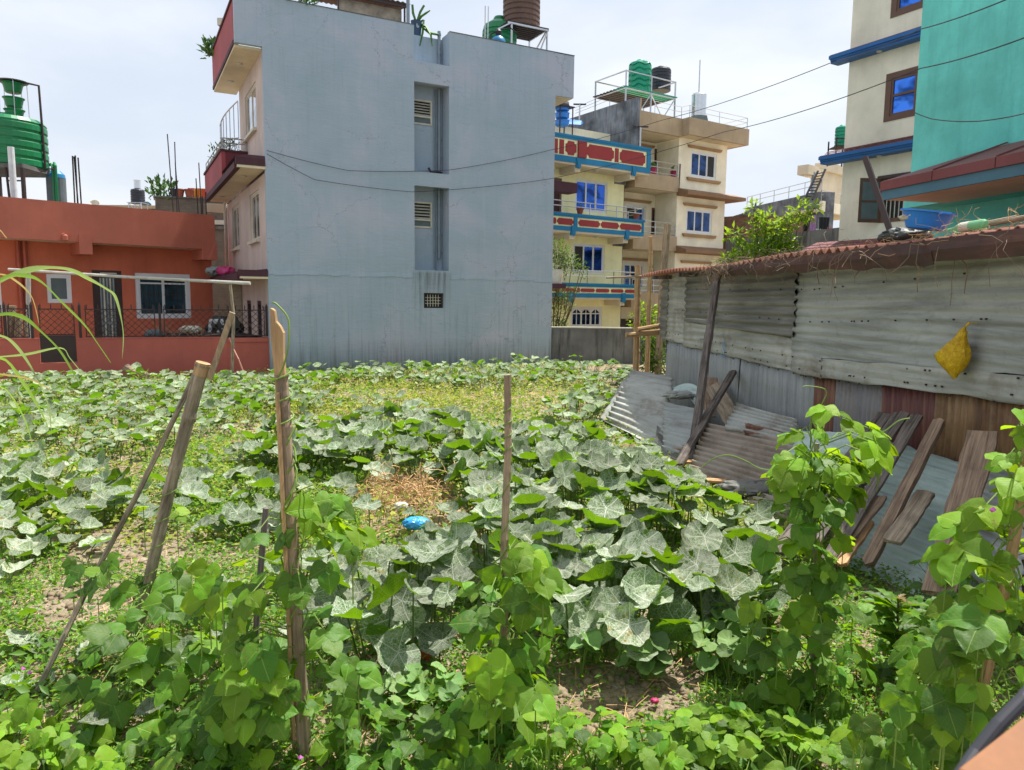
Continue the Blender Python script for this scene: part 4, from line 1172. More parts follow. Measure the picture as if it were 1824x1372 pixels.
def balcony(ztop, zbot, uend, band_t, band_b, carts, bars, bbars, darkbars=()):
    uL_ = -9
    m = MB(); m.box(uL_, uend, BV, BV + 0.12, zbot, ztop); m.box(uend - 0.12, uend, BV + 0.121, 0.8 if ztop > 8 else -0.002, zbot, ztop)
    m.build('balcony_parapet', M['yellow'], YH)
    m = MB(); m.box(uL_, uend + 0.05, BV - 0.06, BV + 0.17, ztop + 0.001, ztop + 0.09); m.box(uL_, uend - 0.001, BV - 0.045, BV - 0.001, zbot - 0.04, zbot + band_b)
    m.box(uL_, uend - 0.001, BV - 0.035, BV - 0.001, ztop - band_t, ztop)
    m.build('blue_band', M['blue_trim'], YH)
    m = MB(); m.box(uL_, uend - 0.02, BV + 0.0, -0.002, zbot - 0.12, zbot - 0.001); m.build('soffit', M['soffit'], YH)
    for (a, b) in carts: cart(a, b, zbot + band_b + 0.06, ztop - band_t - 0.07, BV)
    for (a, b) in bars: MB().box(a, b, BV - 0.025, BV + 0.01, zbot + band_b + 0.05, ztop - band_t - 0.06).build('panel', M['red_panel'], YH)
    for (a, b) in darkbars: MB().box(a, b, BV - 0.1, BV - 0.002, zbot + band_b + 0.01, ztop - band_t - 0.01).build('pilaster', M['red_panel'], YH)
    for (a, b) in bbars: MB().box(a, b, BV - 0.055, BV - 0.003, zbot + band_b, ztop - band_t - 0.001).build('blue_bar', M['blue_trim'], YH)
U = lambda px, py: YF.uz(px, py, BV)[0]
z1t, z1b = YF.uz(1158, 268, BV)[1], YF.uz(1157, 308, BV)[1]
balcony(z1t, z1b, U(1158, 280), 0.10, 0.2, [(U(a, 275), U(b, 275)) for a, b in ((1007, 1026), (1045, 1093), (1104, 1149))], [(U(996, 270), U(1004, 270)), (U(1095, 280), U(1101.5, 280)), (U(984, 270), U(993, 270))],
        [(U(1151.5, 285), U(1158, 285))], [(U(1028.5, 270), U(1043, 270))])
z2t, z2b = YF.uz(1146, 396, BV)[1], YF.uz(1146, 420, BV)[1]
balcony(z2t, z2b, U(1146, 400), 0.07, 0.14, [(U(a, 400), U(b, 400)) for a, b in ((985, 990), (992, 1021), (1030, 1068), (1070, 1102), (1104, 1142))], [], [(U(1021.5, 400), U(1027.5, 400)), (U(1143, 400), U(1146, 400))])
z3t, z3b = YF.uz(1140, 511, BV)[1], YF.uz(1140, 530, BV)[1]
balcony(z3t, z3b, U(1140, 515), 0.07, 0.14, [(U(a, 515), U(b, 515)) for a, b in ((983, 997), (1000, 1026), (1034, 1059), (1061, 1085), (1088, 1110), (1113, 1133))], [(U(1028, 515), U(1032.5, 515))], [(U(1136, 515), U(1140, 515))])
rail(YH, [(-9, BV + 0.05), (U(1146, 400) - 0.05, BV + 0.05), (U(1146, 400) - 0.05, -0.1)], 0.5, 'steel', 2, z=z2t + 0.09, post_every=1.5)
rail(YH, [(-9, BV + 0.05), (U(1140, 510) - 0.05, BV + 0.05), (U(1140, 510) - 0.05, -0.1)], 0.55, 'steel', 2, z=z3t + 0.09, post_every=1.5)
for zb_c, xs in ((z1b, (1027, 1125)), (z2b, (1020, 1116)), (z3b, (1019, 1113))):
    for px_ in xs:
        uu = YF.uz(px_, 400, BV)[0]
        m = MB(); m.prism([(uu - 0.13, zb_c + 0.18), (uu + 0.13, zb_c + 0.18), (uu + 0.11, zb_c - 0.2), (uu + 0.03, zb_c - 0.28), (uu - 0.03, zb_c - 0.2)], BV - 0.08, BV - 0.06); m.box(uu - 0.12, uu + 0.12, BV - 0.059, BV + 0.02, zb_c - 0.22, zb_c - 0.05); m.build('corbel', M['blue_trim'], YH)
        MB().box(uu - 0.14, uu + 0.14, BV + 0.03, -0.003, zb_c - 0.38, zb_c - 0.121).build('beam', M['soffit'], YH)
for px_, zz in ((1061, z1b), (1064, z2b)):
    uu = YF.uz(px_, 300, BV + 0.5)[0]
    o = MB().lathe((uu, BV + 0.5, zz - 0.2), [(0.05, 0), (0.13, 0.05), (0.13, 0.08)], 12).build('ceiling_lamp', M['lamp'], YH)
for px_, py_, lab in ((1033, 379, 'terracotta pot on the balcony rail under the yellow house upper window'), (1133, 391, 'terracotta pot near the end of the yellow house balcony rail')):
    q = YF.uz(px_, py_, BV + 0.25)
    o = MB().lathe((0, 0, 0), [(0.1, 0), (0.15, 0.22), (0.17, 0.23), (0.17, 0.27), (0.12, 0.26)], 12).build('flower_pot', M['terracotta']); w_ = YF.o + YF.u * q[0] + YF.v * (BV + 0.25)
    o.location = (w_.x, w_.y, z2t + 0.1); tag(o, lab, 'flower pot')
    MB().tube([(0, 0, 0.2), (0.02, 0, 0.5)], 0.02, 5).build('stem', M['stem'], o)
# dark maroon porch roof on the far side of the balcony
m = MB(); u_ = YF.uz(1012, 334, BV - 0.3)
m.box(-9, u_[0], BV - 0.9, BV - 0.3, u_[1] - 0.3, u_[1] + 0.1); m.build('maroon_canopy', M['maroon_dark'], YH)
# things left of the yellow balcony by the grey wall
# blue plastic basin stack / aerial on the roof
q = YF.uz(1001, 232, 0.5)
BT = YF.thing('basin_stack', 'rack of stacked blue basins on the yellow house roof by the grey wall', 'rack')
zr = 8.45
for i, yy in enumerate((226, 213, 200)):
    zz = YF.uz(1001, yy, 0.5)[1]
    MB().lathe((q[0], 0.5, zz), [(0.2, 0), (0.3, 0.05), (0.31, 0.24), (0.34, 0.26), (0.3, 0.26)], 16).build('basin', M['blue_plastic'], BT)
m = MB()
zt2 = YF.uz(1001, 193, 0.5)[1]
for dx in (-0.35, 0.35):
    for dy in (-0.3, 0.3):
        m.bar((q[0] + dx, 0.5 + dy, zr), (q[0] + dx, 0.5 + dy, zt2), 0.04)
m.box(q[0] - 0.5, q[0] + 0.4, 0.1, 0.9, zt2, zt2 + 0.04)
m.build('frame', M['iron'], BT)
MB().tube([(q[0] - 1.2, 0.3, zt2 + 0.2), (q[0] + 0.1, 0.3, zt2 + 0.12)], 0.16, 10).build('roll', M['concrete'], BT)
q2 = YF.uz(1015, 215, 1.0)
m = MB(); m.add([(0, 0, 0), (0.9, 0, -0.05), (0.95, 0.3, 0.2), (0.1, 0.5, 0.35), (1.0, -0.1, 0.0)], [(0, 1, 2, 3), (1, 4, 2)]); o = m.build('blue_tarp', M['blue_plastic'], solid=0.02); w_ = YF.o + YF.u * (q2[0] - 0.5) + YF.v * 1.0; o.location = (w_.x, w_.y, q2[1] - 0.2); tag(o, 'blue tarpaulin corner beside the blue basin rack', 'tarpaulin')
# antenna T poles
def antenna(px_, ytop, ybot, Y, w, label):
    p = at(px_, ybot, Y); q = at(px_ + 1, ytop, Y)
    AN = thing('aerial_mast', label, 'mast', tuple(p))
    MB().tube([(0, 0, 0), (0, 0, q.z - p.z)], 0.04, 6).build('pole', M['steel'], AN)
    MB().bar((-w / 2, 0, q.z - p.z), (w / 2, 0.0, q.z - p.z), 0.06).build('cross_arm', M['iron'], AN)
antenna(1032, 186, 218, 36, 0.6, 'metal T-shaped mast behind the yellow house roof')
antenna(1140, 226, 262, 34.6, 0.7, 'metal T-shaped mast at the end of the red panelled parapet')

# ---- shrub growing between the grey building and yellow house
M['leaf_shrub'] = None
def leaf_mat(name, top, under, trans, rough=0.5, spec=0.4):
    t = NT(name)
    gi = t.n.new('ShaderNodeNewGeometry')
    oi = t.n.new('ShaderNodeObjectInfo')
    rnd = t.math('FRACT', t.math('ADD', gi.outputs['Random Per Island'], oi.outputs['Random']))
    v = t.ramp(rnd, [(0.0, 0.62), (0.5, 1.0), (1.0, 1.35)])
    col = t.mix(gi.outputs['Backfacing'], top, under)
    hs = t.n.new('ShaderNodeHueSaturation')
    t.l.new(t.math('ADD', t.math('MULTIPLY', rnd, -0.04), 0.515), hs.inputs['Hue'])
    t.l.new(v, hs.inputs['Value']); t.l.new(col, hs.inputs['Color'])
    t.set(hs.outputs[0], rough, spec=spec)
    tr = t.n.new('ShaderNodeBsdfTranslucent')
    h2 = t.n.new('ShaderNodeHueSaturation'); h2.inputs['Saturation'].default_value = 1.0
    h2.inputs['Color'].default_value = trans; t.l.new(v, h2.inputs['Value'])
    t.l.new(h2.outputs[0], tr.inputs[0])
    mx = t.n.new('ShaderNodeMixShader'); mx.inputs[0].default_value = 0.38
    t.l.new(t.b.outputs[0], mx.inputs[1]); t.l.new(tr.outputs[0], mx.inputs[2]); t.l.new(mx.outputs[0], t.out.inputs[0])
    return t.m
M['leaf_shrub'] = leaf_mat('shrub_leaf', (0.06, 0.12, 0.03, 1), (0.08, 0.14, 0.04, 1), (0.16, 0.3, 0.02, 1))
M['leaf_tree'] = leaf_mat('tree_leaf', (0.12, 0.23, 0.02, 1), (0.14, 0.26, 0.03, 1), (0.42, 0.6, 0.03, 1))
M['leaf_weed'] = leaf_mat('weed_leaf', (0.09, 0.2, 0.03, 1), (0.12, 0.24, 0.04, 1), (0.28, 0.46, 0.04, 1))
def shrub(name, label, cat, base, blobs, n, L, mat, seed, stems=8):
    """blobs: (px,py,Y,radius m) clusters of leaves on real twigs that start at base"""
    rg_ = random.Random(seed)
    T_ = thing(name, label, cat, tuple(base))
    b0 = Vector(base)
    m, s = MB(), MB()
    tot = sum(b[3] ** 2 for b in blobs)
    for (px_, py_, Y_, r_) in blobs:
        c_ = at(px_, py_, Y_) - b0
        mid = c_ * 0.5 + Vector((rg_.uniform(-.2, .2), rg_.uniform(-.2, .2), rg_.uniform(0, .2)))
        s.tube([Vector((rg_.uniform(-.05, .05), 0, 0)), mid, c_], [0.03, 0.02, 0.01], 5)
        for i in range(int(n * r_ ** 2 / tot)):
            d_ = Vector((rg_.gauss(0, 1), rg_.gauss(0, 1), rg_.gauss(0, 1))).normalized()
            p = c_ + d_ * r_ * rg_.random() ** 0.45
            if i % 6 == 0: s.tube([c_.lerp(p, 0.2), p], [0.008, 0.004], 4)
            a_ = (d_ + Vector((rg_.uniform(-1, 1), rg_.uniform(-1, 1), rg_.uniform(-1.0, 0.8)))).normalized()
            w = a_.cross(Vector((rg_.uniform(-.6, .6), rg_.uniform(-.6, .6), 1))).normalized()
            l_ = L * rg_.uniform(0.6, 1.25)
            nn = w.cross(a_) * l_ * 0.12
            m.add([p, p + a_ * l_ * 0.4 + w * l_ * 0.2 + nn, p + a_ * l_, p + a_ * l_ * 0.4 - w * l_ * 0.2 + nn, p + a_ * l_ * 0.5], [(0, 4, 1), (1, 4, 2), (2, 4, 3), (3, 4, 0)])
    s.build('stem', M['brownstem'], T_)
    m.build('foliage', mat, T_, kind='stuff')
    return T_
bs = at(985, 590, 28.5); bs.z = 0
shrub('wall_shrub', 'leggy green shrub rising beside the grey building edge before the yellow house', 'shrub', bs,
      [(992, 445, 28.5, 0.5), (1002, 455, 28.4, 0.45), (995, 475, 28.5, 0.5), (1018, 472, 28.5, 0.4), (1035, 478, 28.3, 0.28), (990, 530, 28.5, 0.5), (1003, 528, 28.3, 0.4), (1015, 545, 28.3, 0.2), (990, 565, 28.5, 0.45), (1000, 582, 28.4, 0.3), (1022, 520, 28.4, 0.2), (1038, 490, 28.4, 0.15)], 1500, 0.13, M['leaf_shrub'], 31)
q = at(991, 492, 27.6)
o = MB().lathe((0, 0, -0.28), [(0.2, 0), (0.26, 0.5), (0.28, 0.52), (0.24, 0.5)], 14).build('flower_pot', M['offwhite']); o.location = tuple(q); tag(o, 'pale cracked pot on the small maroon ledge by the grey wall', 'flower pot')
o = MB().box(-0.6, 0.35, -0.3, 0.4, -0.45, -0.281).build('pot_ledge', M['maroon_dark']); o.location = tuple(q); tag(o, 'small maroon ledge holding a pale pot by the grey building edge', 'ledge')

# ================================================================ CREAM HOUSE with beige parapets
CFm = Frame(at(1208, 300, 36.5), 56.4)
CH = CFm.thing('cream_house', 'three storey cream house with beige roof parapet and tan window mouldings', 'house')
RV = 1.5
uLc = CFm.uz(1128, 330, 0)[0]
uRc = CFm.uz(1294, 300, 0)[0]
rz_ = lambda a, b, c, d, v=0: yr(CFm, a, b, c, d, v)
wr3 = rz_(1231, 268, 1275, 321); wr2 = rz_(1223, 371, 1267, 418); wr1 = rz_(1218, 473, 1257, 512)
zpt, zpb = CFm.uz(1324, 229, -0.7)[1], CFm.uz(1324, 258, -0.7)[1]
m = MB(); m.holed(0, uRc, -0.2, zpb, 0, 0.16, [wr3, wr2, wr1]); m.box(uRc - 0.16, uRc, 0.161, 6, -0.2, zpb); m.box(0, 0.16, 0.161, RV, -0.2, zpb)
dl3 = rz_(1166, 265, 1184, 314, RV); dl2 = rz_(1161, 370, 1178, 424, RV); dl1 = rz_(1159, 471, 1174, 530, RV)
wl2 = rz_(1115, 363, 1150, 398, RV); wl1 = rz_(1111, 468, 1146, 512, RV); wl3 = rz_(1118, 262, 1156, 300, RV)
gar = rz_(1104, 568, 1134, 598, RV)
m.holed(-8, 0, -0.2, zpb, RV, RV + 0.16, [dl3, dl2, dl1, wl2, wl1, wl3, (gar[0], gar[1], gar[2], gar[3])])
m.build('wall', M['cream'], CH)
zst = CFm.uz(1140, 181, 0.2)[1]
m = MB(); m.box(uLc - 0.18, uLc, -0.3, 8, 9.0, zst); m.box(uLc - 0.18, uLc, 0.6, 8, -0.2, 8.999); m.build('rough_side_wall', M['roughgrey'], CH)
m = MB(); m.box(uLc + 0.001, CFm.uz(1143, 182, -0.3)[0], -0.3, -0.15, zpb - 0.05, zst); m.build('stub_wall', M['beige'], CH)
uST = CFm.uz(1215, 235, -0.3)[0]
m = MB(); m.box(CFm.uz(1143, 182, -0.3)[0] + 0.002, uST, -0.3, -0.15, zpb - 0.05, zpt + 0.0); m.box(uST + 0.001, uRc + 0.7, -0.75, -0.6, zpb, zpt); m.box(uST + 0.001, uST + 0.15, -0.599, -0.15, zpb, zpt); m.box(uRc + 0.55, uRc + 0.7, -0.599, 6, zpb, zpt)
m.build('roof_parapet', M['beige'], CH)
m = MB(); m.box(uLc + 0.002, uST + 0.1, -0.14, 6, zpb - 0.06, zpb + 0.1); m.box(uST + 0.16, uRc + 0.54, -0.59, 6, zpb + 0.002, zpb + 0.12); m.build('roof', M['soffit'], CH)
def moulded(w, y, n, gm, open_first=None):
    window(CH, w[0], w[1], w[2], w[3], y + 0.03, n, 'upvc', gm, t=0.08, open_first=open_first)
    dz = 0.12
    for (za, zb__) in ((w[3] + 0.12, w[3] + 0.24), (w[2] - 0.2, w[2] - 0.06)):
        if zb__ < w[2] and y > 0: continue
        m = MB(); m.prism([(w[0] - 0.28, zb__), (w[1] + 0.28, zb__), (w[1] + 0.2, za), (w[0] - 0.2, za)], y - 0.12, y - 0.002); m.build('moulding', M['tan_trim'], CH)
moulded(wr3, 0, 3, 'deep_glass', 2); moulded(wr2, 0, 3, 'deep_glass'); moulded(wr1, 0, 3, 'blue_glass')
moulded(wl2, RV, 2, 'brightblue_glass', 0); moulded(wl1, RV, 3, 'deep_glass'); moulded(wl3, RV, 2, 'deep_glass')
for dq in (dl3, dl2, dl1):
    m = MB(); m.holed(dq[0], dq[1], dq[2] - 0.4, dq[3], RV + 0.02, RV + 0.1, [(dq[0] + 0.1, dq[1] - 0.1, dq[2] - 0.4, dq[3] - 0.12)]); dd = m.build('door', M['woodframe'], CH)
    MB().box(dq[0] + 0.09, dq[1] - 0.09, RV + 0.05, RV + 0.07, dq[2] - 0.4, dq[3] - 0.11).build('door_leaf', M['darkdoor'], dd)
    cu_ = (dq[0] + dq[1]) / 2
    for zz in (dq[3] - 0.45, dq[3] - 1.45):
        MB().lathe((0, 0, 0), [(0.14, 0), (0.14, 0.02), (0.1, 0.02)], 10).build('door_ornament', M['offwhite'], dd).matrix_local = Matrix.Translation((cu_, RV + 0.045, zz)) @ Matrix.Rotation(math.pi / 2, 4, 'X')
MB().box(gar[0] + .001, gar[1] - .001, RV + 0.1, RV + 0.12, gar[2], gar[3]).build('garage_door', M['darkdoor'], CH)
# balconies of the recessed part
for (tp, bt) in (((1200, 316), (1204, 343)), ((1196, 421), (1200, 448)), ((1170, 522), (1170, 548))):
    za, zb__ = CFm.uz(tp[0], tp[1], 0)[1], CFm.uz(bt[0], bt[1], 0)[1]
    m = MB(); m.box(uLc + 0.002, -0.002, -0.1, 0.05, zb__, za); m.box(uLc + 0.002, uLc + 0.15, 0.051, RV - 0.003, zb__, za); m.build('balcony_parapet', M['beige'], CH)
    m = MB(); m.box(uLc + 0.16, -0.003, 0.051, RV - 0.003, zb__ + 0.03, zb__ + 0.16); m.build('balcony_floor', M['soffit'], CH)
    rail(CH, [(uLc + 0.1, -0.02), (-0.04, -0.02)], 0.62, 'steel', 3, z=za, r=0.02, post_every=1.4)
    m = MB(); m.box(uLc - 0.9, uLc - 0.19, 0.3, 0.5, zb__ + 0.1, za + 0.1); m.build('slate_block', M['roughgrey'], CH)
for (px_, lab) in ((1162, 'pink flower pot at the foot of the cream house upper balcony rail'), (1201, 'pink pot with a small plant on the cream house upper balcony')):
    q = CFm.uz(px_, 315, 0.3); w_ = CFm.o + CFm.u * q[0] + CFm.v * 0.3
    o = MB().lathe((0, 0, 0), [(0.16, 0), (0.2, 0.32), (0.22, 0.33), (0.17, 0.33)], 12).build('flower_pot', M['pinkpot']); o.location = (w_.x, w_.y, CFm.uz(1200, 316, 0)[1] + 0.02); tag(o, lab, 'flower pot')
    MB().add([(0, 0, .3), (.2, 0, .5), (.05, .1, .6), (-.2, 0, .5), (0, -.1, .62)], [(0, 1, 2), (0, 2, 3), (0, 3, 4), (0, 4, 1)]).build('leaf', M['leaf_small'], o)
# sloping ledges on the projecting part
for (tp, bt) in (((1312, 350), (1312, 357)), ((1300, 446), (1300, 455))):
    zb__ = CFm.uz(bt[0], bt[1], -0.7)[1]
    a0, a1, b0, b1 = -0.05, uRc + 0.7, -0.75, 0.0
    m = MB(); m.hexa([(a0, b0, zb__), (a1, b0, zb__), (a1, 3, zb__), (a0, 3, zb__), (a0, b0, zb__ + 0.16), (a1, b0, zb__ + 0.16), (uRc + 0.02, 3, zb__ + 0.42), (a0, 3, zb__ + 0.42)])
    m2 = MB(); m2.hexa([(a0, b0, zb__), (a1, b0, zb__), (a1, -0.002, zb__), (a0, -0.002, zb__), (a0, b0, zb__ + 0.16), (a1, b0, zb__ + 0.16), (a1, -0.002, zb__ + 0.38), (a0, -0.002, zb__ + 0.38)])
    m2.hexa([(uRc + 0.001, 0.0, zb__), (a1, 0.0, zb__), (a1, 5, zb__), (uRc + 0.001, 5, zb__), (uRc + 0.001, 0.0, zb__ + 0.38), (a1, 0.0, zb__ + 0.16), (a1, 5, zb__ + 0.16), (uRc + 0.001, 5, zb__ + 0.38)])
    m2.build('sloping_ledge', M['brown_ledge'], CH)
rail(CH, [(uLc + 1.0, -0.22), (uST, -0.22), (uST + 0.08, -0.67), (uRc + 0.62, -0.67), (uRc + 0.62, 4)], 0.55, 'steel', 2, z=zpt, r=0.012, post_every=1.9)
m = MB(); q = CFm.uz(1207, 300, 0); m.tube([(0.08, -0.05, wr3[2] + 0.5), (0.06, -0.05, wr3[2] - 0.75), (uRc, -0.06, wr3[2] - 0.85)], 0.03, 6); m.build('cable', M['wire'], CH)
# tanks on the cream house
def cfl(px_, py_, v_):
    q = CFm.uz(px_, py_, v_); w_ = CFm.o + CFm.u * q[0] + CFm.v * v_
    return Vector((w_.x, w_.y, q[1]))
p = cfl(1139, 166, 2.6); s_ = p.y / FPX
tank('water_tank', 'teal green wavy ribbed water tank on the stand above the cream house', 'water tank', tuple(p), 19.5 * s_, 53 * s_, M['tealtank'], 5, rib=0.07, wavy=True, n=36)
p2 = cfl(1176, 163, 3.4); s_ = p2.y / FPX
tank('water_tank', 'black ribbed water tank on the stand beside the teal one', 'water tank', tuple(p2), 17.5 * s_, 40 * s_, M['blacktank'], 6)
SS = CFm.thing('tank_stand', 'tall metal stand with slatted deck carrying teal and black tanks', 'stand')
ua, ub = CFm.uz(1112, 170, 2.0)[0], CFm.uz(1200, 170, 2.0)[0]
zd = p.z - 0.06
for uu in (ua, (ua + ub) / 2, ub):
    for vv in (1.9, 4.2):
        MB().bar((uu, vv, zpb), (uu, vv, zd + 0.75), 0.06).build('post', M['steel'], SS)
for i in range(10):
    vv = 1.9 + 2.3 * i / 9
    MB().box(ua - 0.1, ub + 0.1, vv - 0.07, vv + 0.07, zd - 0.05, zd - 0.002).build('slat', M['tealtank'] if i < 4 else M['iron'], SS)
m = MB()
for zz in (zd - 0.08, zd + 0.72):
    m.bar((ua, 1.9, zz), (ub, 1.9, zz), 0.05); m.bar((ua, 4.2, zz), (ub, 4.2, zz), 0.05); m.bar((ua, 1.9, zz), (ua, 4.2, zz), 0.05); m.bar((ub, 1.9, zz), (ub, 4.2, zz), 0.05)
um2 = (ua + ub) / 2
m.bar((um2, 1.9, zpb + 0.2), (ub, 1.9, zd - 0.1), 0.04); m.bar((ub, 1.9, zpb + 0.2), (um2, 1.9, zd - 0.1), 0.04); m.bar((ua, 1.9, zpb + 0.2), (um2, 1.9, zd - 0.1), 0.04)
m.build('brace', M['steel'], SS)
p3 = cfl(1244, 208, 1.2); s_ = p3.y / FPX
WC = thing('steel_tank', 'shiny white steel cylinder tank on the cream house roof', 'water tank', tuple(p3 - Vector((0, 0, 0.1))))
MB().lathe((0, 0, 0), [(12.5 * s_, 0.1), (12.5 * s_, 38 * s_), (12.8 * s_, 38.5 * s_), (11 * s_, 41 * s_), (3 * s_, 43 * s_)], 24).build('tank_body', M['stainless'], WC, smooth=False)
m = MB(); m.hexa([(-0.5, -0.5, -0.7), (0.5, -0.5, -0.7), (0.5, 0.5, -0.7), (-0.5, 0.5, -0.7), (-0.35, -0.35, 0.09), (0.35, -0.35, 0.09), (0.35, 0.35, 0.09), (-0.35, 0.35, 0.09)]); m.build('base', M['net'], WC)
p4 = cfl(1245, 165, 1.2)
pole('lightning_rod', 'tall thin rod rising above the white steel tank', [p4, at(1247, 107, p4.y)], 0.03, M['steel'], cat='rod')
for xs, ys in ((1086, 184),):
    p = cfl(xs, ys + 20, 3.0); pole('thin_rod', 'thin rod on the rough grey side wall of the cream house', [p, at(xs, ys - 4, p.y)], 0.02, M['steel'], cat='rod')

# ---- stained concrete wall between grey building and shed
pA, pB = gnd(980, 645), gnd(1190, 648)
KW = Frame(pA, math.degrees(math.atan2(pB.x - pA.x, pB.y - pA.y)))
zk = KW.uz(980, 584)[1]
o = MB().box(-0.2, 9, 0, 0.2, -0.3, zk).build('boundary_wall', M['concrete']); o.location = (KW.o.x, KW.o.y, 0); o.rotation_euler = (0, 0, KW.rz)
tag(o, 'black-stained concrete boundary wall between the grey building and the shed', 'wall')
k_ = MB().box(-0.2, 9, -0.02, 0.22, zk + 0.001, zk + 0.04).build('coping', M['offwhite'], o)
bs = at(1185, 560, 20); bs.z = 0
shrub('backyard_shrub', 'dark leafy bush filling the gap between boundary wall and shed', 'shrub', at(1160, 660, 18) * 1.0,
      [(1160, 630, 18, 0.32), (1150, 605, 18, 0.22), (1172, 612, 18, 0.3), (1165, 650, 17.6, 0.3), (1178, 600, 18, 0.22), (1170, 640, 17.6, 0.3), (1155, 648, 17.6, 0.2)], 800, 0.14, M['leaf_shrub'], 33)
shrub('backyard_shrub', 'thin plants rising behind the bamboo poles above the boundary wall', 'shrub', at(1155, 600, 24),
      [(1155, 560, 24, 0.35), (1145, 548, 24, 0.2), (1165, 575, 24, 0.35), (1132, 572, 24, 0.25), (1160, 585, 24, 0.3), (1150, 580, 24, 0.3)], 420, 0.17, M['leaf_tree'], 34)
# ---- bamboo poles near the shed corner
def g0(px_, py_, Y_, z_=0.0):
    q = at(px_, py_, Y_); q.z = z_; return q
pole('bamboo_pole', 'upright tan bamboo pole tied with two short cross poles by the shed corner', [g0(1134, 655, 15.2, -0.1), at(1136, 473, 15.2)], [0.07, 0.062], M['bamboo_tan'], nodes=5, seed=1)
pole('bamboo_pole', 'taller thin tan pole behind the tied one, rising before the cream house', [g0(1153, 640, 17, 0), at(1158, 480, 17), at(1159, 422, 17)], [0.06, 0.045], M['bamboo_tan'], nodes=4, seed=2)
pole('timber_post', 'slim grey timber post leaning above the shed roof corner', [g0(1172, 640, 17.5, 0), at(1182, 480, 17.5), at(1189, 400, 17.5)], [0.09, 0.08], M['wood_grey'], cat='post', n=4)
pole('cross_pole', 'short upper cross pole lashed to the bamboo near the shed corner', [at(1136, 587, 15.05), at(1176, 580, 15.2)], 0.045, M['bamboo_tan'])
pole('cross_pole', 'short lower cross pole lashed to the bamboo near the shed corner', [at(1115, 597, 15.0), at(1177, 593, 15.2)], 0.05, M['bamboo_tan'])
pole('cross_lath', 'thin bright lath between the two short cross poles', [at(1138, 592, 15.1), at(1176, 588, 15.3)], 0.02, M['bamboo_tan'])
pole('roof_pole', 'thin pole sticking out level from the shed roof edge', [at(1080, 495, 15.0), at(1200, 489, 15.3)], 0.02, M['wood_grey'])
# ================================================================ IVORY HOUSE with blue ledges
IV = Frame(at(1494, 420, 21), 150)
IH = IV.thing('ivory_house', 'ivory plastered house with bright blue ledges and brown framed windows', 'house')
wa = yr(IV, 1594, -30, 1636, 28); wb = yr(IV, 1580, 129, 1640, 216); wc = yr(IV, 1552, 322, 1700, 405)
wb = (wb[0], wb[0] + 1.75, IV.uz(1580, 217)[1], IV.uz(1580, 133)[1])
wa = (wb[0], wb[1], IV.uz(1596, 30)[1], IV.uz(1596, 30)[1] + 1.4)
zc1 = IV.uz(1560, 398)[1]
wc = (IV.uz(1568, 380)[0], IV.uz(1568, 380)[0] + 2.9, zc1, zc1 + 1.15)
m = MB(); m.holed(0, 9, -0.2, 11.8, 0, 0.18, [wa, wb, wc]); m.box(0, 0.18, 0.181, 7, -0.2, 11.8)
m.build('wall', M['cream2'], IH)
def wood_window(w, cols, label=None):
    m = MB(); m.holed(w[0], w[1], w[2], w[3], 0.0 - 0.02, 0.1, [(w[0] + 0.12 + (w[1] - w[0] - 0.24) * i / cols + 0.035, w[0] + 0.12 + (w[1] - w[0] - 0.24) * (i + 1) / cols - 0.035, w[2] + 0.12, w[3] - 0.14) for i in range(cols)])
    f = m.build('window', M['woodframe'], IH, label=label)
    for i in range(cols):
        a = w[0] + 0.12 + (w[1] - w[0] - 0.24) * i / cols + 0.03; b = w[0] + 0.12 + (w[1] - w[0] - 0.24) * (i + 1) / cols - 0.03
        zt = w[2] + (w[3] - w[2]) * 0.52
        m = MB(); m.holed(a, b, w[2] + 0.121, w[3] - 0.141, 0.0, 0.06, [(a + 0.06, b - 0.06, w[2] + 0.18, zt - 0.03), (a + 0.06, b - 0.06, zt + 0.03, w[3] - 0.2)])
        m.build('sash', M['woodframe'], f)
        for (za, zb__) in ((w[2] + 0.17, zt - 0.02), (zt + 0.02, w[3] - 0.19)):
            MB().box(a + 0.05, b - 0.05, 0.03, 0.04, za, zb__).build('pane', M['brightblue_glass'], f)
    return f
wood_window(wa, 2); wood_window(wb, 2)
# lower window: open casement, barred part and blue panes
m = MB(); m.holed(wc[0], wc[1], wc[2], wc[3], -0.02, 0.1, [(wc[0] + 0.1, wc[0] + 0.85, wc[2] + 0.1, wc[3] - 0.1), (wc[0] + 0.95, wc[0] + 1.8, wc[2] + 0.1, wc[3] - 0.1), (wc[0] + 1.9, wc[1] - 0.1, wc[2] + 0.1, wc[3] - 0.1)])
f = m.build('window', M['woodframe'], IH, label='wide brown window with one casement swung open')
MB().box(wc[0] + 0.09, wc[0] + 0.86, 0.08, 0.09, wc[2] + 0.09, wc[3] - 0.09).build('pane', M['dark'], f)  # black sheet paints the dark room behind the open casement
MB().box(wc[0] + 0.94, wc[0] + 1.81, 0.05, 0.06, wc[2] + 0.09, wc[3] - 0.09).build('pane', M['blue_glass'], f)
MB().box(wc[0] + 1.89, wc[1] - 0.09, 0.05, 0.06, wc[2] + 0.09, wc[3] - 0.09).build('pane', M['blue_glass'], f)
for i in range(7):
    uu = wc[0] + 0.14 + 0.7 * i / 6
    MB().box(uu - 0.01, uu + 0.01, 0.03, 0.05, wc[2] + 0.1, wc[3] - 0.1).build('bar', M['offwhite'], f)
m = MB(); m.box(wc[0] - 0.08, wc[1] + 0.1, -0.1, -0.021, wc[3] - 0.02, wc[3] + 0.06); m.build('window_head', M['darkdoor'], f)
m = MB(); uo = wc[0] + 0.02
TT = lambda a, b, c: (uo - a * 0.42, -0.03 - a * 0.9 + b * 0.42, c)
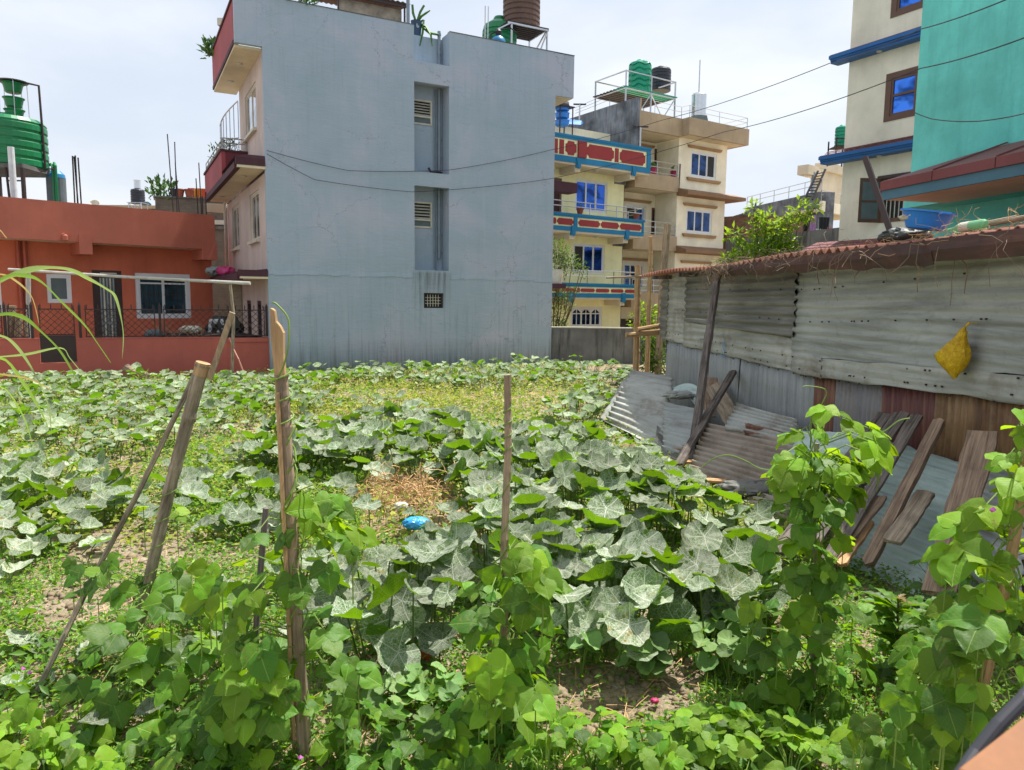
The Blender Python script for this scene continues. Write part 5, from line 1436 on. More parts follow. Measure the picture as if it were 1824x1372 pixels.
c_ = MB(TT); c_.holed(0, 0.62, wc[2], wc[3], 0, 0.045, [(0.08, 0.54, wc[2] + 0.1, wc[2] + 0.52), (0.08, 0.54, wc[2] + 0.58, wc[3] - 0.1)]); cs = c_.build('casement', M['woodframe'], f)
c_ = MB(TT); c_.box(0.07, 0.55, 0.015, 0.025, wc[2] + 0.09, wc[3] - 0.09); c_.build('casement_pane', M['net'], f)
# tiled blue ledges
def shingle_ledge(F_, par, u0, u1, z, out, h, slope, bm, tm, tiles=True):
    m = MB(); m.box(u0, u1, -out, -0.001, z, z + 0.06); m.box(u0, u1, -out - 0.03, -out + 0.02, z + 0.061, z + h * 0.55); m.box(u0 - 0.02, u1, -out - 0.07, -out + 0.02, z + h * 0.551, z + h)
    m.build('blue_fascia', M[bm], par)
    rows, n_ = 3, int((u1 - u0) / 0.25)
    for r_ in range(rows):
        for i in range(n_):
            a = u0 + (u1 - u0) * i / n_ + (0.06 if r_ % 2 else 0)
            b = min(u1, a + (u1 - u0) / n_ - 0.012)
            y0_ = -out - 0.05 + (out + 0.05) * r_ / rows; y1_ = -out - 0.05 + (out + 0.05) * (r_ + 1) / rows + 0.03
            y1_ = min(y1_, -0.002)
            z0_ = z + h + slope * r_ / rows + 0.02; z1__ = z + h + slope * (r_ + 1) / rows - 0.004
            mm = MB(); mm.hexa([(a, y0_, z0_ - 0.018), (b, y0_, z0_ - 0.018), (b, y1_, z1__ - 0.018), (a, y1_, z1__ - 0.018), (a, y0_, z0_), (b, y0_, z0_), (b, y1_, z1__), (a, y1_, z1__)])
            mm.build('roof_tile', M[tm], par)
zl1 = IV.uz(1495, 110, -0.3)[1]; zl2 = IV.uz(1485, 290, -0.3)[1]
shingle_ledge(IV, IH, -0.35, 4.2, zl1, 0.32, 0.2, 0.12, 'royal_trim', 'roof_red')
shingle_ledge(IV, IH, -0.45, 4.6, zl2, 0.38, 0.2, 0.2, 'royal_trim', 'roof_red')
for zz, u_ in ((zl1, 1.0), (zl2, 1.2), (zl2, 3.0)):
    MB().lathe((u_, -0.18, zz - 0.04), [(0.03, 0), (0.07, 0.02), (0.07, 0.039)], 12).build('soffit_lamp', M['lamp'], IH)
zl3 = IV.uz(1500, 452, -0.8)[1]
m = MB()
for r_ in range(4):
    for i in range(14):
        a = -0.7 + 0.3 * i; y0_ = -1.0 + 0.25 * r_
        m = MB(); m.hexa([(a, y0_, zl3 + 0.1 * r_), (a + 0.28, y0_, zl3 + 0.1 * r_), (a + 0.28, y0_ + 0.26, zl3 + 0.1 * r_ + 0.1), (a, y0_ + 0.26, zl3 + 0.1 * r_ + 0.1),
                (a, y0_, zl3 + 0.1 * r_ + 0.03), (a + 0.28, y0_, zl3 + 0.1 * r_ + 0.03), (a + 0.28, y0_ + 0.26, zl3 + 0.1 * r_ + 0.12), (a, y0_ + 0.26, zl3 + 0.1 * r_ + 0.12)])
        m.build('roof_tile', M['roof_red'], IH)
MB().box(-0.72, 3.6, -1.0, -0.002, zl3 - 0.12, zl3 - 0.01).build('porch_slab', M['royal_trim'], IH)

# ================================================================ TEAL HOUSE
TF = Frame(at(1650, 380, 12.6), 167)
TH = TF.thing('teal_house', 'teal plastered house with a maroon sheet canopy above the shed', 'house')
za_ = TF.uz(1615, 352, -0.55)[1]
uo_ = TF.uz(1640, 60, -0.55)[0]
zlow = TF.uz(1606, 372, -0.55)[1]
m = MB()
m.box(uo_, 9, -0.55, 6, za_ + 0.0, 8.3); m.build('upper_wall', M['teal'], TH)
uo2 = TF.uz(1608, 370, -0.55)[0]
m = MB(); m.box(uo2, 9, -0.54, 5.9, zlow, za_ - 0.002); m.box(0.02, 9, 0.0, 5.8, -0.2, zlow - 0.001); m.build('lower_wall', M['teal'], TH)
# canopy
co = 1.15
zb1 = TF.uz(1574, 356, -0.55 - co)[1]
uc0 = TF.uz(1572, 345, -0.55 - co)[0]
yo = -0.55 - co
MB().box(uc0, 9, yo + 0.02, -0.56, zb1, zb1 + 0.05).build('canopy_soffit', M['soffit'], TH)
m = MB(); m.box(uc0, 9, yo - 0.02, yo + 0.019, zb1 - 0.01, zb1 + 0.13); m.box(uc0, uc0 + 0.03, yo + 0.02, -0.56, zb1 + 0.051, zb1 + 0.13); m.build('canopy_fascia', M['tealblue'], TH)
zr_ = 0.42
for i in range(8):
    a = uc0 + 0.001 + i * 1.0; b = a + 0.985
    s0 = 0.35 if i == 0 else 0
    m = MB(); m.hexa([(a, yo - 0.05, zb1 + 0.131), (b, yo - 0.05, zb1 + 0.131), (b, -0.56, zb1 + 0.131), (a, -0.56, zb1 + 0.131),
                      (a, yo - 0.05, zb1 + 0.26), (b, yo - 0.05, zb1 + 0.26), (b, -0.56, zb1 + 0.26 + zr_), (a + s0, -0.56, zb1 + 0.26 + zr_ * (1 if i else 0.95))])
    m.build('roof_sheet', M['roof_red'], TH)
    m = MB(); m.bar((b + 0.007, yo - 0.03, zb1 + 0.28), (b + 0.007, -0.57, zb1 + 0.28 + zr_), 0.03, 0.02); m.build('roof_rib', M['roof_red'], TH)
def tl(u_, v_, z_):
    q = TF.o + TF.u * u_ + TF.v * v_
    return (q.x, q.y, z_)

# ================================================================ background between cream and ivory houses
# brick building
def wallpx(name, label, cat, pA_, YA, pB_, YB_, ytopA, mat, z0=-0.3, th=0.3, extra=None):
    a, b = at(pA_, 540, YA), at(pB_, 540, YB_)
    F_ = Frame(a, math.degrees(math.atan2(b.x - a.x, b.y - a.y)))
    zt = at(pA_, ytopA, YA).z
    L = (Vector((b.x, b.y)) - Vector((a.x, a.y))).length
    T_ = F_.thing(name, label, cat)
    MB().box(0, L, 0, th, z0, zt).build('wall', mat, T_)
    return F_, T_, L, zt
Fb, Tb, Lb, zb_b = wallpx('brick_building', 'old red brick building with dark coping beyond the shed tree', 'building', 1322, 38, 1420, 47, 384, M['brick'], th=5)
MB().box(-0.1, Lb, -0.1, 0.2, zb_b + 0.001, zb_b + 0.12).build('coping', M['concrete'], Tb)
Fs, Ts, Ls, zs_ = wallpx('brick_side_wing', 'brick wing of the old red building next to the cream house', 'building', 1276, 42, 1322.5, 38.2, 397, M['brick'], th=3)
MB().box(0, Ls, -0.1, 0.2, zs_ + 0.001, zs_ + 0.12).build('coping', M['concrete'], Ts)
Fc, Tc, Lc, zc_c = wallpx('dark_brick_wall', 'long dark weathered brick wall behind the shed tree', 'wall', 1290, 34, 1500, 27.5, 428, M['brick_grey'])
# make its top follow the photograph: higher towards the ivory house
MB().box(0, Lc, -0.06, 0.0, zc_c - 0.9, zc_c - 0.02).build('stained_face', M['concrete'], Tc)
mm_ = plain('bluish_sheet', srgb(112, 140, 148), 0.6, var=0.35, scale=3)
Fd, Td, Ld, zd_d = wallpx('sheet_fence', 'dull bluish corrugated sheet fence before the dark wall', 'fence', 1415, 27.4, 1500, 25.5, 442, mm_, th=0.03)
for i in range(int(Ld / 0.12)):
    MB().box(i * 0.12, i * 0.12 + 0.05, -0.03, -0.001, 0, zd_d).build('corrugation', mm_, Td)
# grey parapet house and beige block
Fg, Tg, Lg, zg_g = wallpx('grey_parapet_house', 'flat-roofed grey house with a steel railing beyond the brick building', 'house', 1320, 52, 1449, 44, 371, M['roughgrey'], th=1.0)
a = at(1449, 540, 44); b = at(1500, 540, 46.5)
Fh = Frame(a, math.degrees(math.atan2(b.x - a.x, b.y - a.y)))
zhp = Fh.uz(1449, 356)[1]; zhb = Fh.uz(1470, 379)[1]
BH = Fh.thing('beige_house', 'beige house with a roof ladder and laundry on its balcony', 'house')
MB().box(0, 5, -0.2, 0.0, zhb, zhp).build('parapet', M['cream'], BH)
MB().box(0, 5, 1.6, 1.8, -0.3, zhb).build('wall', M['cream'], BH)
MB().box(0, 5, 0.0, 1.8, zhb - 0.02, zhb + 0.15).build('balcony_slab', M['soffit'], BH)
zbt = Fh.uz(1470, 297, 1.5)[1]
u3 = Fh.uz(1465, 330, 1.5)[0]; u4 = Fh.uz(1470, 300, 1.5)[0]
MB().box(u3, 6, 1.5, 2.3, zhb + 0.151, zbt - 0.3).build('upper_block', M['soffit'], BH)
MB().box(Fh.uz(1473, 300, 1.3)[0], 6, 1.3, 2.1, zbt - 0.3, zbt + 0.25).build('upper_parapet', M['soffit'], BH)
MB().box(Fh.uz(1440, 300, 1.3)[0], Fh.uz(1459, 300, 1.3)[0], 1.3, 2.0, Fh.uz(1445, 311, 1.3)[1], Fh.uz(1445, 294, 1.3)[1]).build('roof_block', M['soffit'], BH)
MB().box(Fh.uz(1459, 300, 1.4)[0], Fh.uz(1473, 300, 1.4)[0], 1.4, 2.0, Fh.uz(1445, 311, 1.3)[1], Fh.uz(1465, 301, 1.3)[1]).build('roof_block', M['soffit'], BH)
p = Fh.uz(1448, 330, 1.35); MB().bar((p[0], 1.35, zhp - 0.3), (p[0], 1.35, Fh.uz(1448, 306, 1.3)[1]), 0.16).build('column', M['pipe'], BH)
rail(BH, [(0, -0.1), (5, -0.1)], 0.62, 'steel', 2, z=zhp, post_every=1.2)
R2 = Fg.thing('roof_railing', 'thin steel railing along the grey flat-roofed house', 'railing')
rail(R2, [(0, 0.1), (Lg, 0.1)], 0.75, 'steel', 2, z=zg_g, post_every=1.8)
MB().box(0, 0.0 + 3.5, 1.55, 1.59, 0, zhb - 0.1).build('dark_opening', M['dark'], BH)
# ladder
L0, L1, L2, L3 = at(1433, 355, 43.5), at(1457, 305, 44.5), at(1447, 356, 43.5), at(1470, 302, 44.5)
LD = thing('roof_ladder', 'black metal ladder leaning to the beige roof block', 'ladder', tuple(L0))
MB().bar((0, 0, 0), L1 - L0, 0.09).build('rail', M['blackiron'], LD)
MB().bar(L2 - L0, L3 - L0, 0.09).build('rail', M['blackiron'], LD)
for i in range(1, 10):
    MB().bar((L1 - L0) * (i / 10), (L2 - L0) + (L3 - L2) * (i / 10), 0.05).build('rung', M['blackiron'], LD)
for i, (px_, y0_, y1_, w_, c_, lab) in enumerate(((1447, 385, 415, 10, (176, 140, 190), 'lilac cloth hanging on the beige house balcony'), (1467, 388, 412, 18, (26, 34, 40), 'dark trousers hanging spread on the beige house line'), (1425, 398, 416, 9, (60, 120, 170), 'blue cloth hanging behind the shed tree'), (1413, 404, 418, 8, (110, 100, 150), 'purple patterned cloth at the end of the laundry line'), (1435, 392, 414, 6, (30, 30, 34), 'narrow black cloth next to the lilac one'), (1478, 405, 414, 9, (190, 120, 150), 'small pink cloth at the wall top by the ivory house'), (1459, 408, 415, 12, (190, 205, 200), 'pale cloth heap under the dark trousers'))):
    Yc = 40; s_ = Yc / FPX
    p = at(px_, y1_, Yc); h_ = (y1_ - y0_) * s_; w2 = w_ * s_ / 2
    m = MB()
    for k in range(6):
        a_, b_ = -w2 + 2 * w2 * k / 6, -w2 + 2 * w2 * (k + 1) / 6
        m.add([(a_ * 0.9, 0.06 * (k % 2), 0.05 * (k % 3)), (b_ * 0.9, 0.06 * ((k + 1) % 2), 0.05 * ((k + 1) % 3)), (b_, 0.05 * ((k + 1) % 2), h_), (a_, 0.05 * (k % 2), h_)], [(0, 1, 2, 3)])
    o = m.build('laundry_cloth', plain('laundry_%d' % i, srgb(*c_, 0.8), 0.9), solid=0.02); o.location = p; tag(o, lab, 'laundry')
# far teal tank
p = at(1498, 262, 33); s_ = 33 / FPX
tank('water_tank', 'small green water tank half hidden behind the ivory house corner', 'water tank', tuple(p), 11 * s_, 36 * s_, M['tealtank'], 5)
T3 = thing('tank_stand', 'thin metal stand under the half hidden green tank', 'stand', tuple(p))
m = MB()
for sx_ in (-15, 10):
    for yy in (-0.4, 0.4):
        m.bar((sx_ * s_, yy, -30 * s_), (sx_ * s_, yy, 12 * s_), 0.05)
for zz in (-1.5, 11):
    m.bar((-15 * s_, -0.4, zz * s_), (10 * s_, -0.4, zz * s_), 0.05)
m.box(-15 * s_, 10 * s_, -0.4, 0.4, -2 * s_, -0.5 * s_)
m.bar((-15 * s_, -0.4, -25 * s_), (10 * s_, -0.4, -3 * s_), 0.04)
m.build('frame', M['iron'], T3)
# tree
tb = at(1372, 520, 21); tb.z = 0
shrub('small_tree', 'small bright green tree rising behind the rusty shed roof', 'tree', tb,
      [(1360, 450, 21, 0.38), (1345, 455, 21, 0.3), (1330, 462, 21, 0.4), (1385, 450, 21, 0.35), (1400, 445, 21, 0.3), (1375, 425, 21, 0.42), (1365, 400, 21, 0.38), (1350, 405, 21, 0.3), (1388, 408, 21, 0.32), (1405, 398, 21, 0.28), (1342, 373, 21, 0.2), (1425, 375, 21, 0.3), (1440, 385, 21, 0.2),
       (1315, 418, 21, 0.25), (1297, 420, 21, 0.16), (1300, 462, 21, 0.25), (1320, 450, 21, 0.3), (1410, 430, 21, 0.3), (1450, 370, 21, 0.15), (1290, 470, 21, 0.22), (1370, 465, 21, 0.5), (1410, 465, 21, 0.3)], 1700, 0.21, M['leaf_tree'], 40)
# ---- wires
fw = lambda px_, py_: gl(*[g.uz(px_, py_, -0.07)[0], -0.07, g.uz(px_, py_, -0.07)[1]])
wire('power_wire', 'long black wire running from the teal house to the grey building, upper of two', [at(1870, -35, 7.6), at(1640, 52, 11.0), at(1490, 108, 15), at(1180, 214, 22), fw(978, 268), fw(800, 303), fw(620, 304), fw(475, 268)], 0.008)
wire('power_wire', 'long black wire running from the teal house to the grey building, lower of two', [at(1870, 50, 7.6), at(1640, 122, 11.0), at(1290, 235, 19), fw(978, 319), fw(735, 342), fw(560, 320), fw(475, 274)], 0.008)
wire('loose_wire', 'slack thin wire sagging across the teal wall', [at(1628, 200, 11.4), at(1660, 212, 10.9), at(1745, 216, 9.4), at(1850, 196, 8.0)], 0.007)
for i in range(3):
    wire('distant_wire', ['upper faint thin wire in the sky reaching the roof tank stand', 'middle faint thin wire reaching the roof tank stand', 'lower faint thin wire reaching the roof tank stand'][i], [at(1025, 192 + 5 * i, 38), at(1112, 152 + 7 * i, 37)], 0.008)
# ================================================================ CORRUGATED SHED
SX0, SK = 4.4, 0.093
SF = Frame((SX0 - SK * 14.6, 14.6), 180 - math.degrees(math.atan(SK)))
SHD = SF.thing('corrugated_shed', 'long low shed clad in weathered corrugated sheets under a rusty red roof', 'shed')
def sheet_mat(name, c1, c2, c3, rust=0.3, rustcol=(0.10, 0.045, 0.02, 1), metal=0.0, rough=0.6, axis='h', dirt=0.5, streak=1.0):
    t = NT(name)
    o_ = t.tc()
    sc = (0.25, 0.25, 3.0) if axis == 'h' else (5.0, 5.0, 0.35)
    n1 = t.noise(t.map(o_, sc), 2.0, 7, 0.7, 0.5)
    n2 = t.noise(o_, 1.4, 6, 0.7, 0.3)
    n3 = t.noise(o_, 14, 5, 0.75)
    col = t.ramp(n1, [(0.28, c1), (0.5, c2), (0.72, c3)])
    col = t.mix(t.ramp(n2, [(0.62 - 0.25 * rust, 0.0), (0.80 - 0.2 * rust, min(1.0, 0.35 + rust))]), col, rustcol)
    col = t.mix(t.math('MULTIPLY', t.ramp(n3, [(0.55, 0.0), (0.75, 1.0)]), dirt * 0.6), col, (0.05, 0.045, 0.04, 1))
    t.bump(t.math('ADD', n3, n1), 0.3, 0.01)
    return t.set(col, rough, metal, 0.4)
G_ = lambda v, k=0.98: srgb(min(255, v[0] + 9), min(255, v[1] + 9), min(255, v[2] + 9), k)
M['sh_grey'] = sheet_mat('weathered_grey_sheet', G_((98, 100, 98)), G_((146, 150, 146)), G_((178, 180, 174)), 0.16)
M['sh_dark'] = sheet_mat('dark_grey_sheet', G_((70, 70, 66)), G_((104, 104, 98)), G_((140, 138, 130)), 0.15)
M['sh_pale'] = sheet_mat('pale_grey_sheet', G_((112, 112, 104)), G_((152, 154, 148)), G_((184, 184, 176)), 0.42, (0.13, 0.085, 0.05, 1))
M['sh_blue'] = sheet_mat('bluish_vertical_sheet', G_((112, 116, 120)), G_((136, 140, 142)), G_((154, 156, 156)), 0.02, axis='v', metal=0.1)
M['sh_rust'] = sheet_mat('rusty_brown_sheet', G_((70, 46, 40)), G_((104, 64, 50)), G_((140, 104, 76)), 0.5, axis='v')
M['sh_rustgrey'] = sheet_mat('half_rusted_sheet', G_((84, 76, 76)), G_((112, 112, 116)), G_((130, 116, 104)), 0.35, axis='v')
M['sh_maroon'] = sheet_mat('maroon_rust_sheet', G_((62, 34, 34)), G_((92, 48, 46)), G_((120, 84, 66)), 0.3, axis='v')
M['sh_ochre'] = sheet_mat('ochre_rust_sheet', G_((66, 44, 30)), G_((120, 90, 56)), G_((148, 128, 96)), 0.6, (0.08, 0.03, 0.012, 1), axis='v')
M['sh_green'] = sheet_mat('greenish_galvanised_sheet', G_((128, 146, 142)), G_((168, 186, 182)), G_((198, 212, 206)), 0.25, (0.16, 0.13, 0.12, 1))
M['sh_brown'] = sheet_mat('brown_mud_stained_sheet', G_((96, 84, 74)), G_((142, 128, 114)), G_((168, 162, 156)), 0.45, (0.12, 0.085, 0.06, 1))
M['sh_roof'] = sheet_mat('rusty_roof_sheet', G_((98, 58, 46)), G_((146, 92, 74)), G_((176, 128, 108)), 0.35, (0.09, 0.04, 0.03, 1))
M['sh_fascia'] = sheet_mat('dark_red_fascia', G_((40, 26, 22)), G_((66, 38, 32)), G_((98, 64, 52)), 0.5, (0.035, 0.022, 0.018, 1))

def corr_panel(par, name, mat, poly, y, pitch=0.09, amp=0.012, horiz=True, seed=0, warp=0.012, label=None):
    """corrugated sheet on the wall plane: poly = (u0,u1, zb0,zb1, zt0,zt1) with real waves of the given pitch."""
    u0, u1, zb0, zb1, zt0, zt1 = poly
    rg_ = random.Random(seed)
    ph = rg_.uniform(0, 6)
    m = MB()
    L, H = abs(u1 - u0), max(zt0 - zb0, zt1 - zb1)
    if horiz:
        nv = max(8, int(H / pitch * 7)); nu = max(3, int(L / 0.35))
    else:
        nu = max(8, int(L / pitch * 7)); nv = max(3, int(H / 0.3))
    ed = [rg_.uniform(-0.012, 0.012) for _ in range(nu + nv + 4)]
    for i in range(nu + 1):
        for j in range(nv + 1):
            a, b = i / nu, j / nv
            u = u0 + (u1 - u0) * a
            zb_ = zb0 + (zb1 - zb0) * a; zt_ = zt0 + (zt1 - zt0) * a
            z = zb_ + (zt_ - zb_) * b
            if horiz and i in (0, nu): u += ed[j % len(ed)]
            if j in (0, nv): z += ed[(i * 3) % len(ed)] * 1.2
            s = (z if horiz else u) / pitch
            w = amp * math.cos(2 * math.pi * s + ph)
            w += warp * math.sin(u * 2.1 + ph) * math.sin(z * 2.7 + ph * 2)
            m.v.append((u, y + w, z))
    for i in range(nu):
        for j in range(nv):
            k = i * (nv + 1) + j
            m.f.append((k, k + nv + 1, k + nv + 2, k + 1))
    o_ = m.build(name, mat, par, smooth=True, label=label)
    md = o_.modifiers.new('t', 'SOLIDIFY'); md.thickness = 0.004; md.offset = 1
    return o_
S = lambda px, py, v=0.0: SF.uz(px, py, v)
ze = 2.68
uE = 16.0
def pu(px): return S(px, 600)[0]
# line between horizontal and vertical cladding
def zl(px, py): return S(px, py)[1]
zA = zl(1185, 606); zB = zl(1455, 668); zC = zl(1824, 714)
def zline(u):
    ua, ub, uc = pu(1185), pu(1455), pu(1824)
    if u <= ub: return zA + (zB - zA) * (u - ua) / (ub - ua)
    return zB + (zC - zB) * (u - ub) / (uc - ub)
def hp(pa, pb, zb_, zt_, mat, y, seed, **k):
    ua, ub = (pu(pa) if pa < 1900 else uE), (pu(pb) if pb < 1900 else uE)
    f = lambda q, u: (q(u) if callable(q) else q)
    return corr_panel(SHD, 'wall_sheet', M[mat], (ua, ub, f(zb_, ua), f(zb_, ub), f(zt_, ua), f(zt_, ub)), y, seed=seed, **k)
hp(1187, 1222, lambda u: zline(u), ze - 0.02, 'sh_pale', -0.002, 1, amp=0.006)
hp(1222, 1280, lambda u: zline(u) + 0.42, ze - 0.02, 'sh_dark', -0.03, 2, pitch=0.13, amp=0.02)
hp(1268, 1421, lambda u: zline(u) + 0.40, ze - 0.02, 'sh_dark', -0.055, 3, pitch=0.13, amp=0.022)
hp(1219, 1424, lambda u: zline(u) - 0.02, lambda u: zline(u) + 0.5, 'sh_pale', -0.012, 4, pitch=0.12, amp=0.009)
hp(1417, 1990, lambda u: zline(u) + 0.17, ze + 0.0, 'sh_grey', -0.035, 5, pitch=0.105, amp=0.010)
hp(1420, 1475, lambda u: zline(u) - 0.03, lambda u: zline(u) + 0.21, 'sh_pale', -0.05, 6, pitch=0.1, amp=0.006)
hp(1462, 1990, lambda u: zline(u) - 0.02, lambda u: zline(u) + 0.2, 'sh_pale', -0.06, 7, pitch=0.1, amp=0.007)
vz0 = 0.0
hp(1187, 1262, -0.1, lambda u: zline(u) + 0.03, 'sh_blue', 0.03, 8, horiz=False, pitch=0.075, amp=0.008)
hp(1255, 1318, -0.1, lambda u: zline(u) + 0.03, 'sh_blue', 0.02, 9, horiz=False, pitch=0.075, amp=0.009)
hp(1312, 1456, -0.1, lambda u: zline(u) + 0.03, 'sh_blue', 0.035, 10, horiz=False, pitch=0.075, amp=0.008)
hp(1453, 1490, -0.1, lambda u: zline(u) + 0.03, 'sh_rust', 0.02, 11, horiz=False, pitch=0.08, amp=0.011)
hp(1480, 1578, -0.1, lambda u: zline(u) + 0.03, 'sh_rustgrey', 0.03, 12, horiz=False, pitch=0.08, amp=0.011)
hp(1574, 1680, -0.1, lambda u: zline(u) + 0.03, 'sh_maroon', 0.02, 13, horiz=False, pitch=0.08, amp=0.012)
hp(1674, 1990, -0.1, lambda u: zline(u) + 0.03, 'sh_ochre', 0.005, 14, horiz=False, pitch=0.085, amp=0.013)
# end wall (far end) and inner dark body
m = MB(); m.box(0.08, uE, 0.1, 3.0, -0.2, ze - 0.1); m.build('inner_body', M['dark'], SHD)
ew = corr_panel(SHD, 'end_sheet', M['sh_dark'], (0, 1, 0, 0, 1, 1), 0)
bpy.data.objects.remove(ew)
m = MB(lambda a, b, c: (b, a, c))
nv = 150
for i in range(6):
    for j in range(nv + 1):
        a = -0.0 + 3.4 * i / 5; z = 1.1 + (ze - 1.1) * j / nv
        m.v.append((0.0 + 0.02 * math.cos(z / 0.13 * 6.283) + 0.02, a - 0.0, z))
for i in range(5):
    for j in range(nv):
        k = i * (nv + 1) + j; m.f.append((k, k + nv + 1, k + nv + 2, k + 1))
m.build('end_sheet', M['sh_dark'], SHD, smooth=True)
# short dark corrugated flap seen edge-on at the far corner
corr_panel(SHD, 'wall_sheet', M['sh_dark'], (-0.42, 0.06, 1.45, 1.3, ze - 0.05, ze - 0.05), -0.01, pitch=0.14, amp=0.02, seed=20)
# roof: corrugations run down the slope, wave visible along the eave
ur1 = S(1452, 470, -0.35)[0]
ov = -0.38
m = MB(); nu = int((uE + 0.8) / 0.021); prof = []
zE = S(1240, 481, ov)[1]
for i in range(nu + 1):
    u = -0.65 + i * 0.021
    w = 0.028 * math.cos(2 * math.pi * u / 0.17)
    sag = 0.02 * math.sin(u * 1.3)
    for j in range(5):
        v = ov + 3.9 * j / 4
        m.v.append((u, v, zE + 0.03 + w + sag + (v - ov) * 0.075))
for i in range(nu):
    for j in range(4):
        k = i * 5 + j; m.f.append((k, k + 5, k + 6, k + 1))
rf = m.build('roof', M['sh_roof'], SHD, smooth=True)
md = rf.modifiers.new('t', 'SOLIDIFY'); md.thickness = 0.012
# fascia sheets hanging at the eave nearer the camera
fz = [(1283, 1345, 0.13), (1344, 1522, 0.17), (1520, 1668, 0.20), (1666, 1990, 0.18)]
for k, (a, b, h) in enumerate(fz):
    ua, ub = S(a, 480, ov)[0], (S(b, 470, ov)[0] if b < 1900 else uE)
    zt_ = zE + 0.0 + 0.006 * k
    m = MB(); n_ = 10
    for i in range(n_ + 1):
        u = ua + (ub - ua) * i / n_ + 0.002 * k
        dz = 0.012 * math.sin(i * 1.7 + k)
        m.v += [(u, ov - 0.02 - 0.004 * k, zt_ + 0.0), (u, ov - 0.035 - 0.004 * k + 0.01 * math.sin(i * 2.3), zt_ - h * 0.5), (u, ov - 0.01 - 0.004 * k, zt_ - h + dz)]
    for i in range(n_):
        m.f += [(3 * i, 3 * i + 3, 3 * i + 4, 3 * i + 1), (3 * i + 1, 3 * i + 4, 3 * i + 5, 3 * i + 2)]
    o_ = m.build('fascia_sheet', M['sh_fascia'], SHD)
    md = o_.modifiers.new('t', 'SOLIDIFY'); md.thickness = 0.006
for k in range(9):
    u = 0.2 + k * 1.6
    MB().bar((u, ov, zE - 0.05), (u, 0.3, zE - 0.02), 0.05, 0.07).build('rafter', M['wood_dark'], SHD)
def sl_(u, v, z):
    q = SF.o + SF.u * u + SF.v * v
    return Vector((q.x, q.y, z))
# nail heads
nm = MB(); rg = random.Random(12)
for k in range(150):
    u = rg.uniform(0.3, 12); z = zline(u) + rg.choice([0.04, 0.17, 0.62, 1.0, -0.03])
    if z > ze - 0.1: continue
    nm.box(u - 0.008, u + 0.008, -0.078, -0.066, z - 0.008, z + 0.008)
nm.build('nail_heads', M['iron'], SHD, kind='stuff')
# blue paint smudge on the pale sheet
q = S(1293, 626)
t = NT('blue_smudge'); n_ = t.noise(t.tc(), 22, 4, 0.7)
t.set(srgb(40, 130, 190), 0.7); tb_ = t.n.new('ShaderNodeBsdfTransparent'); mx = t.n.new('ShaderNodeMixShader')
t.l.new(t.ramp(n_, [(0.45, 0.0), (0.6, 0.7)]), mx.inputs[0]); t.l.new(tb_.outputs[0], mx.inputs[1]); t.l.new(t.b.outputs[0], mx.inputs[2]); t.l.new(mx.outputs[0], t.out.inputs[0])
MB().add([(q[0] - 0.05, -0.05, q[1] - 0.10), (q[0] + 0.09, -0.05, q[1] - 0.10), (q[0] + 0.09, -0.05, q[1] + 0.14), (q[0] - 0.05, -0.05, q[1] + 0.14)], [(0, 1, 2, 3)]).build('paint_smudge', t.m, SHD)

# ---- dead vine tangle on the eave (nobody can count it)
def tangle(name, label, pts, n, L, mat, seed, thick=0.0035, droop=0.5, par=None):
    rg_ = random.Random(seed); m = MB()
    for i in range(n):
        p = Vector(rg_.choice(pts)) + Vector((rg_.gauss(0, 0.10), rg_.gauss(0, 0.07), rg_.gauss(0, 0.03)))
        P_ = [p.copy()]; d = Vector((rg_.gauss(0, 1), rg_.gauss(0, 0.7), rg_.gauss(0.2, 0.5))).normalized()
        l_ = L * rg_.uniform(0.3, 1.3); st = 6
        for k in range(st):
            d = (d + Vector((rg_.gauss(0, 0.55), rg_.gauss(0, 0.4), rg_.gauss(-droop * 0.5, 0.4)))).normalized()
            p = p + d * l_ / st; P_.append(p.copy())
        m.tube(P_, thick * rg_.uniform(0.5, 1.5), 3, cap=False)
    o_ = m.build(name, mat, par, kind='stuff')
    if not par: tag(o_, label)
    return o_
M['deadvine'] = plain('dead_vine', srgb(128, 108, 88, 0.9), 0.9, var=0.35, scale=8)
M['straw'] = plain('straw', srgb(196, 158, 110, 0.9), 0.8, var=0.35, scale=10)
ev = []
for px_ in range(1285, 1500, 8): ev.append(sl_(S(px_, 480, ov - 0.03)[0], ov - 0.03, zE + 0.03))
tangle('dead_vines', 'tangle of dead brown vines hanging over the rusty shed eave', ev, 120, 0.32, M['deadvine'], 3, 0.002)
ev2 = [sl_(S(1288, 480, ov - 0.05)[0] + d, ov - 0.06, zE - 0.05) for d in (-0.1, 0, 0.1, 0.15)]
tangle('dead_vines', 'thick knot of dead vines round the shed post head', ev2, 110, 0.34, M['deadvine'], 4)
ev3 = [sl_(S(px_, 470, ov - 0.03)[0], ov - 0.02, zE - 0.0) for px_ in (1380, 1390, 1470, 1480, 1530, 1540, 1668, 1670, 1740, 1810)]
tangle('dead_vines', 'sparse dead vines drooping from the dark red fascia', ev3, 30, 0.5, M['deadvine'], 5, droop=1.0)
ev4 = [sl_(S(px_, 430, 0.1)[0], v_, zE + 0.07 + v_ * 0.05) for px_ in (1600, 1650, 1700, 1720, 1740, 1760, 1780, 1800, 1820) for v_ in (-0.25, 0.05, 0.3)]
tangle('straw_pile', 'dry straw and vines heaped on the shed roof beside the green bottle', ev4, 170, 0.26, M['straw'], 6, 0.002, droop=0.1)
ev5 = [sl_(S(px_, 450, 0.1)[0], v_, zE + 0.06) for px_ in range(1300, 1600, 14) for v_ in (-0.3, -0.1, 0.2)]
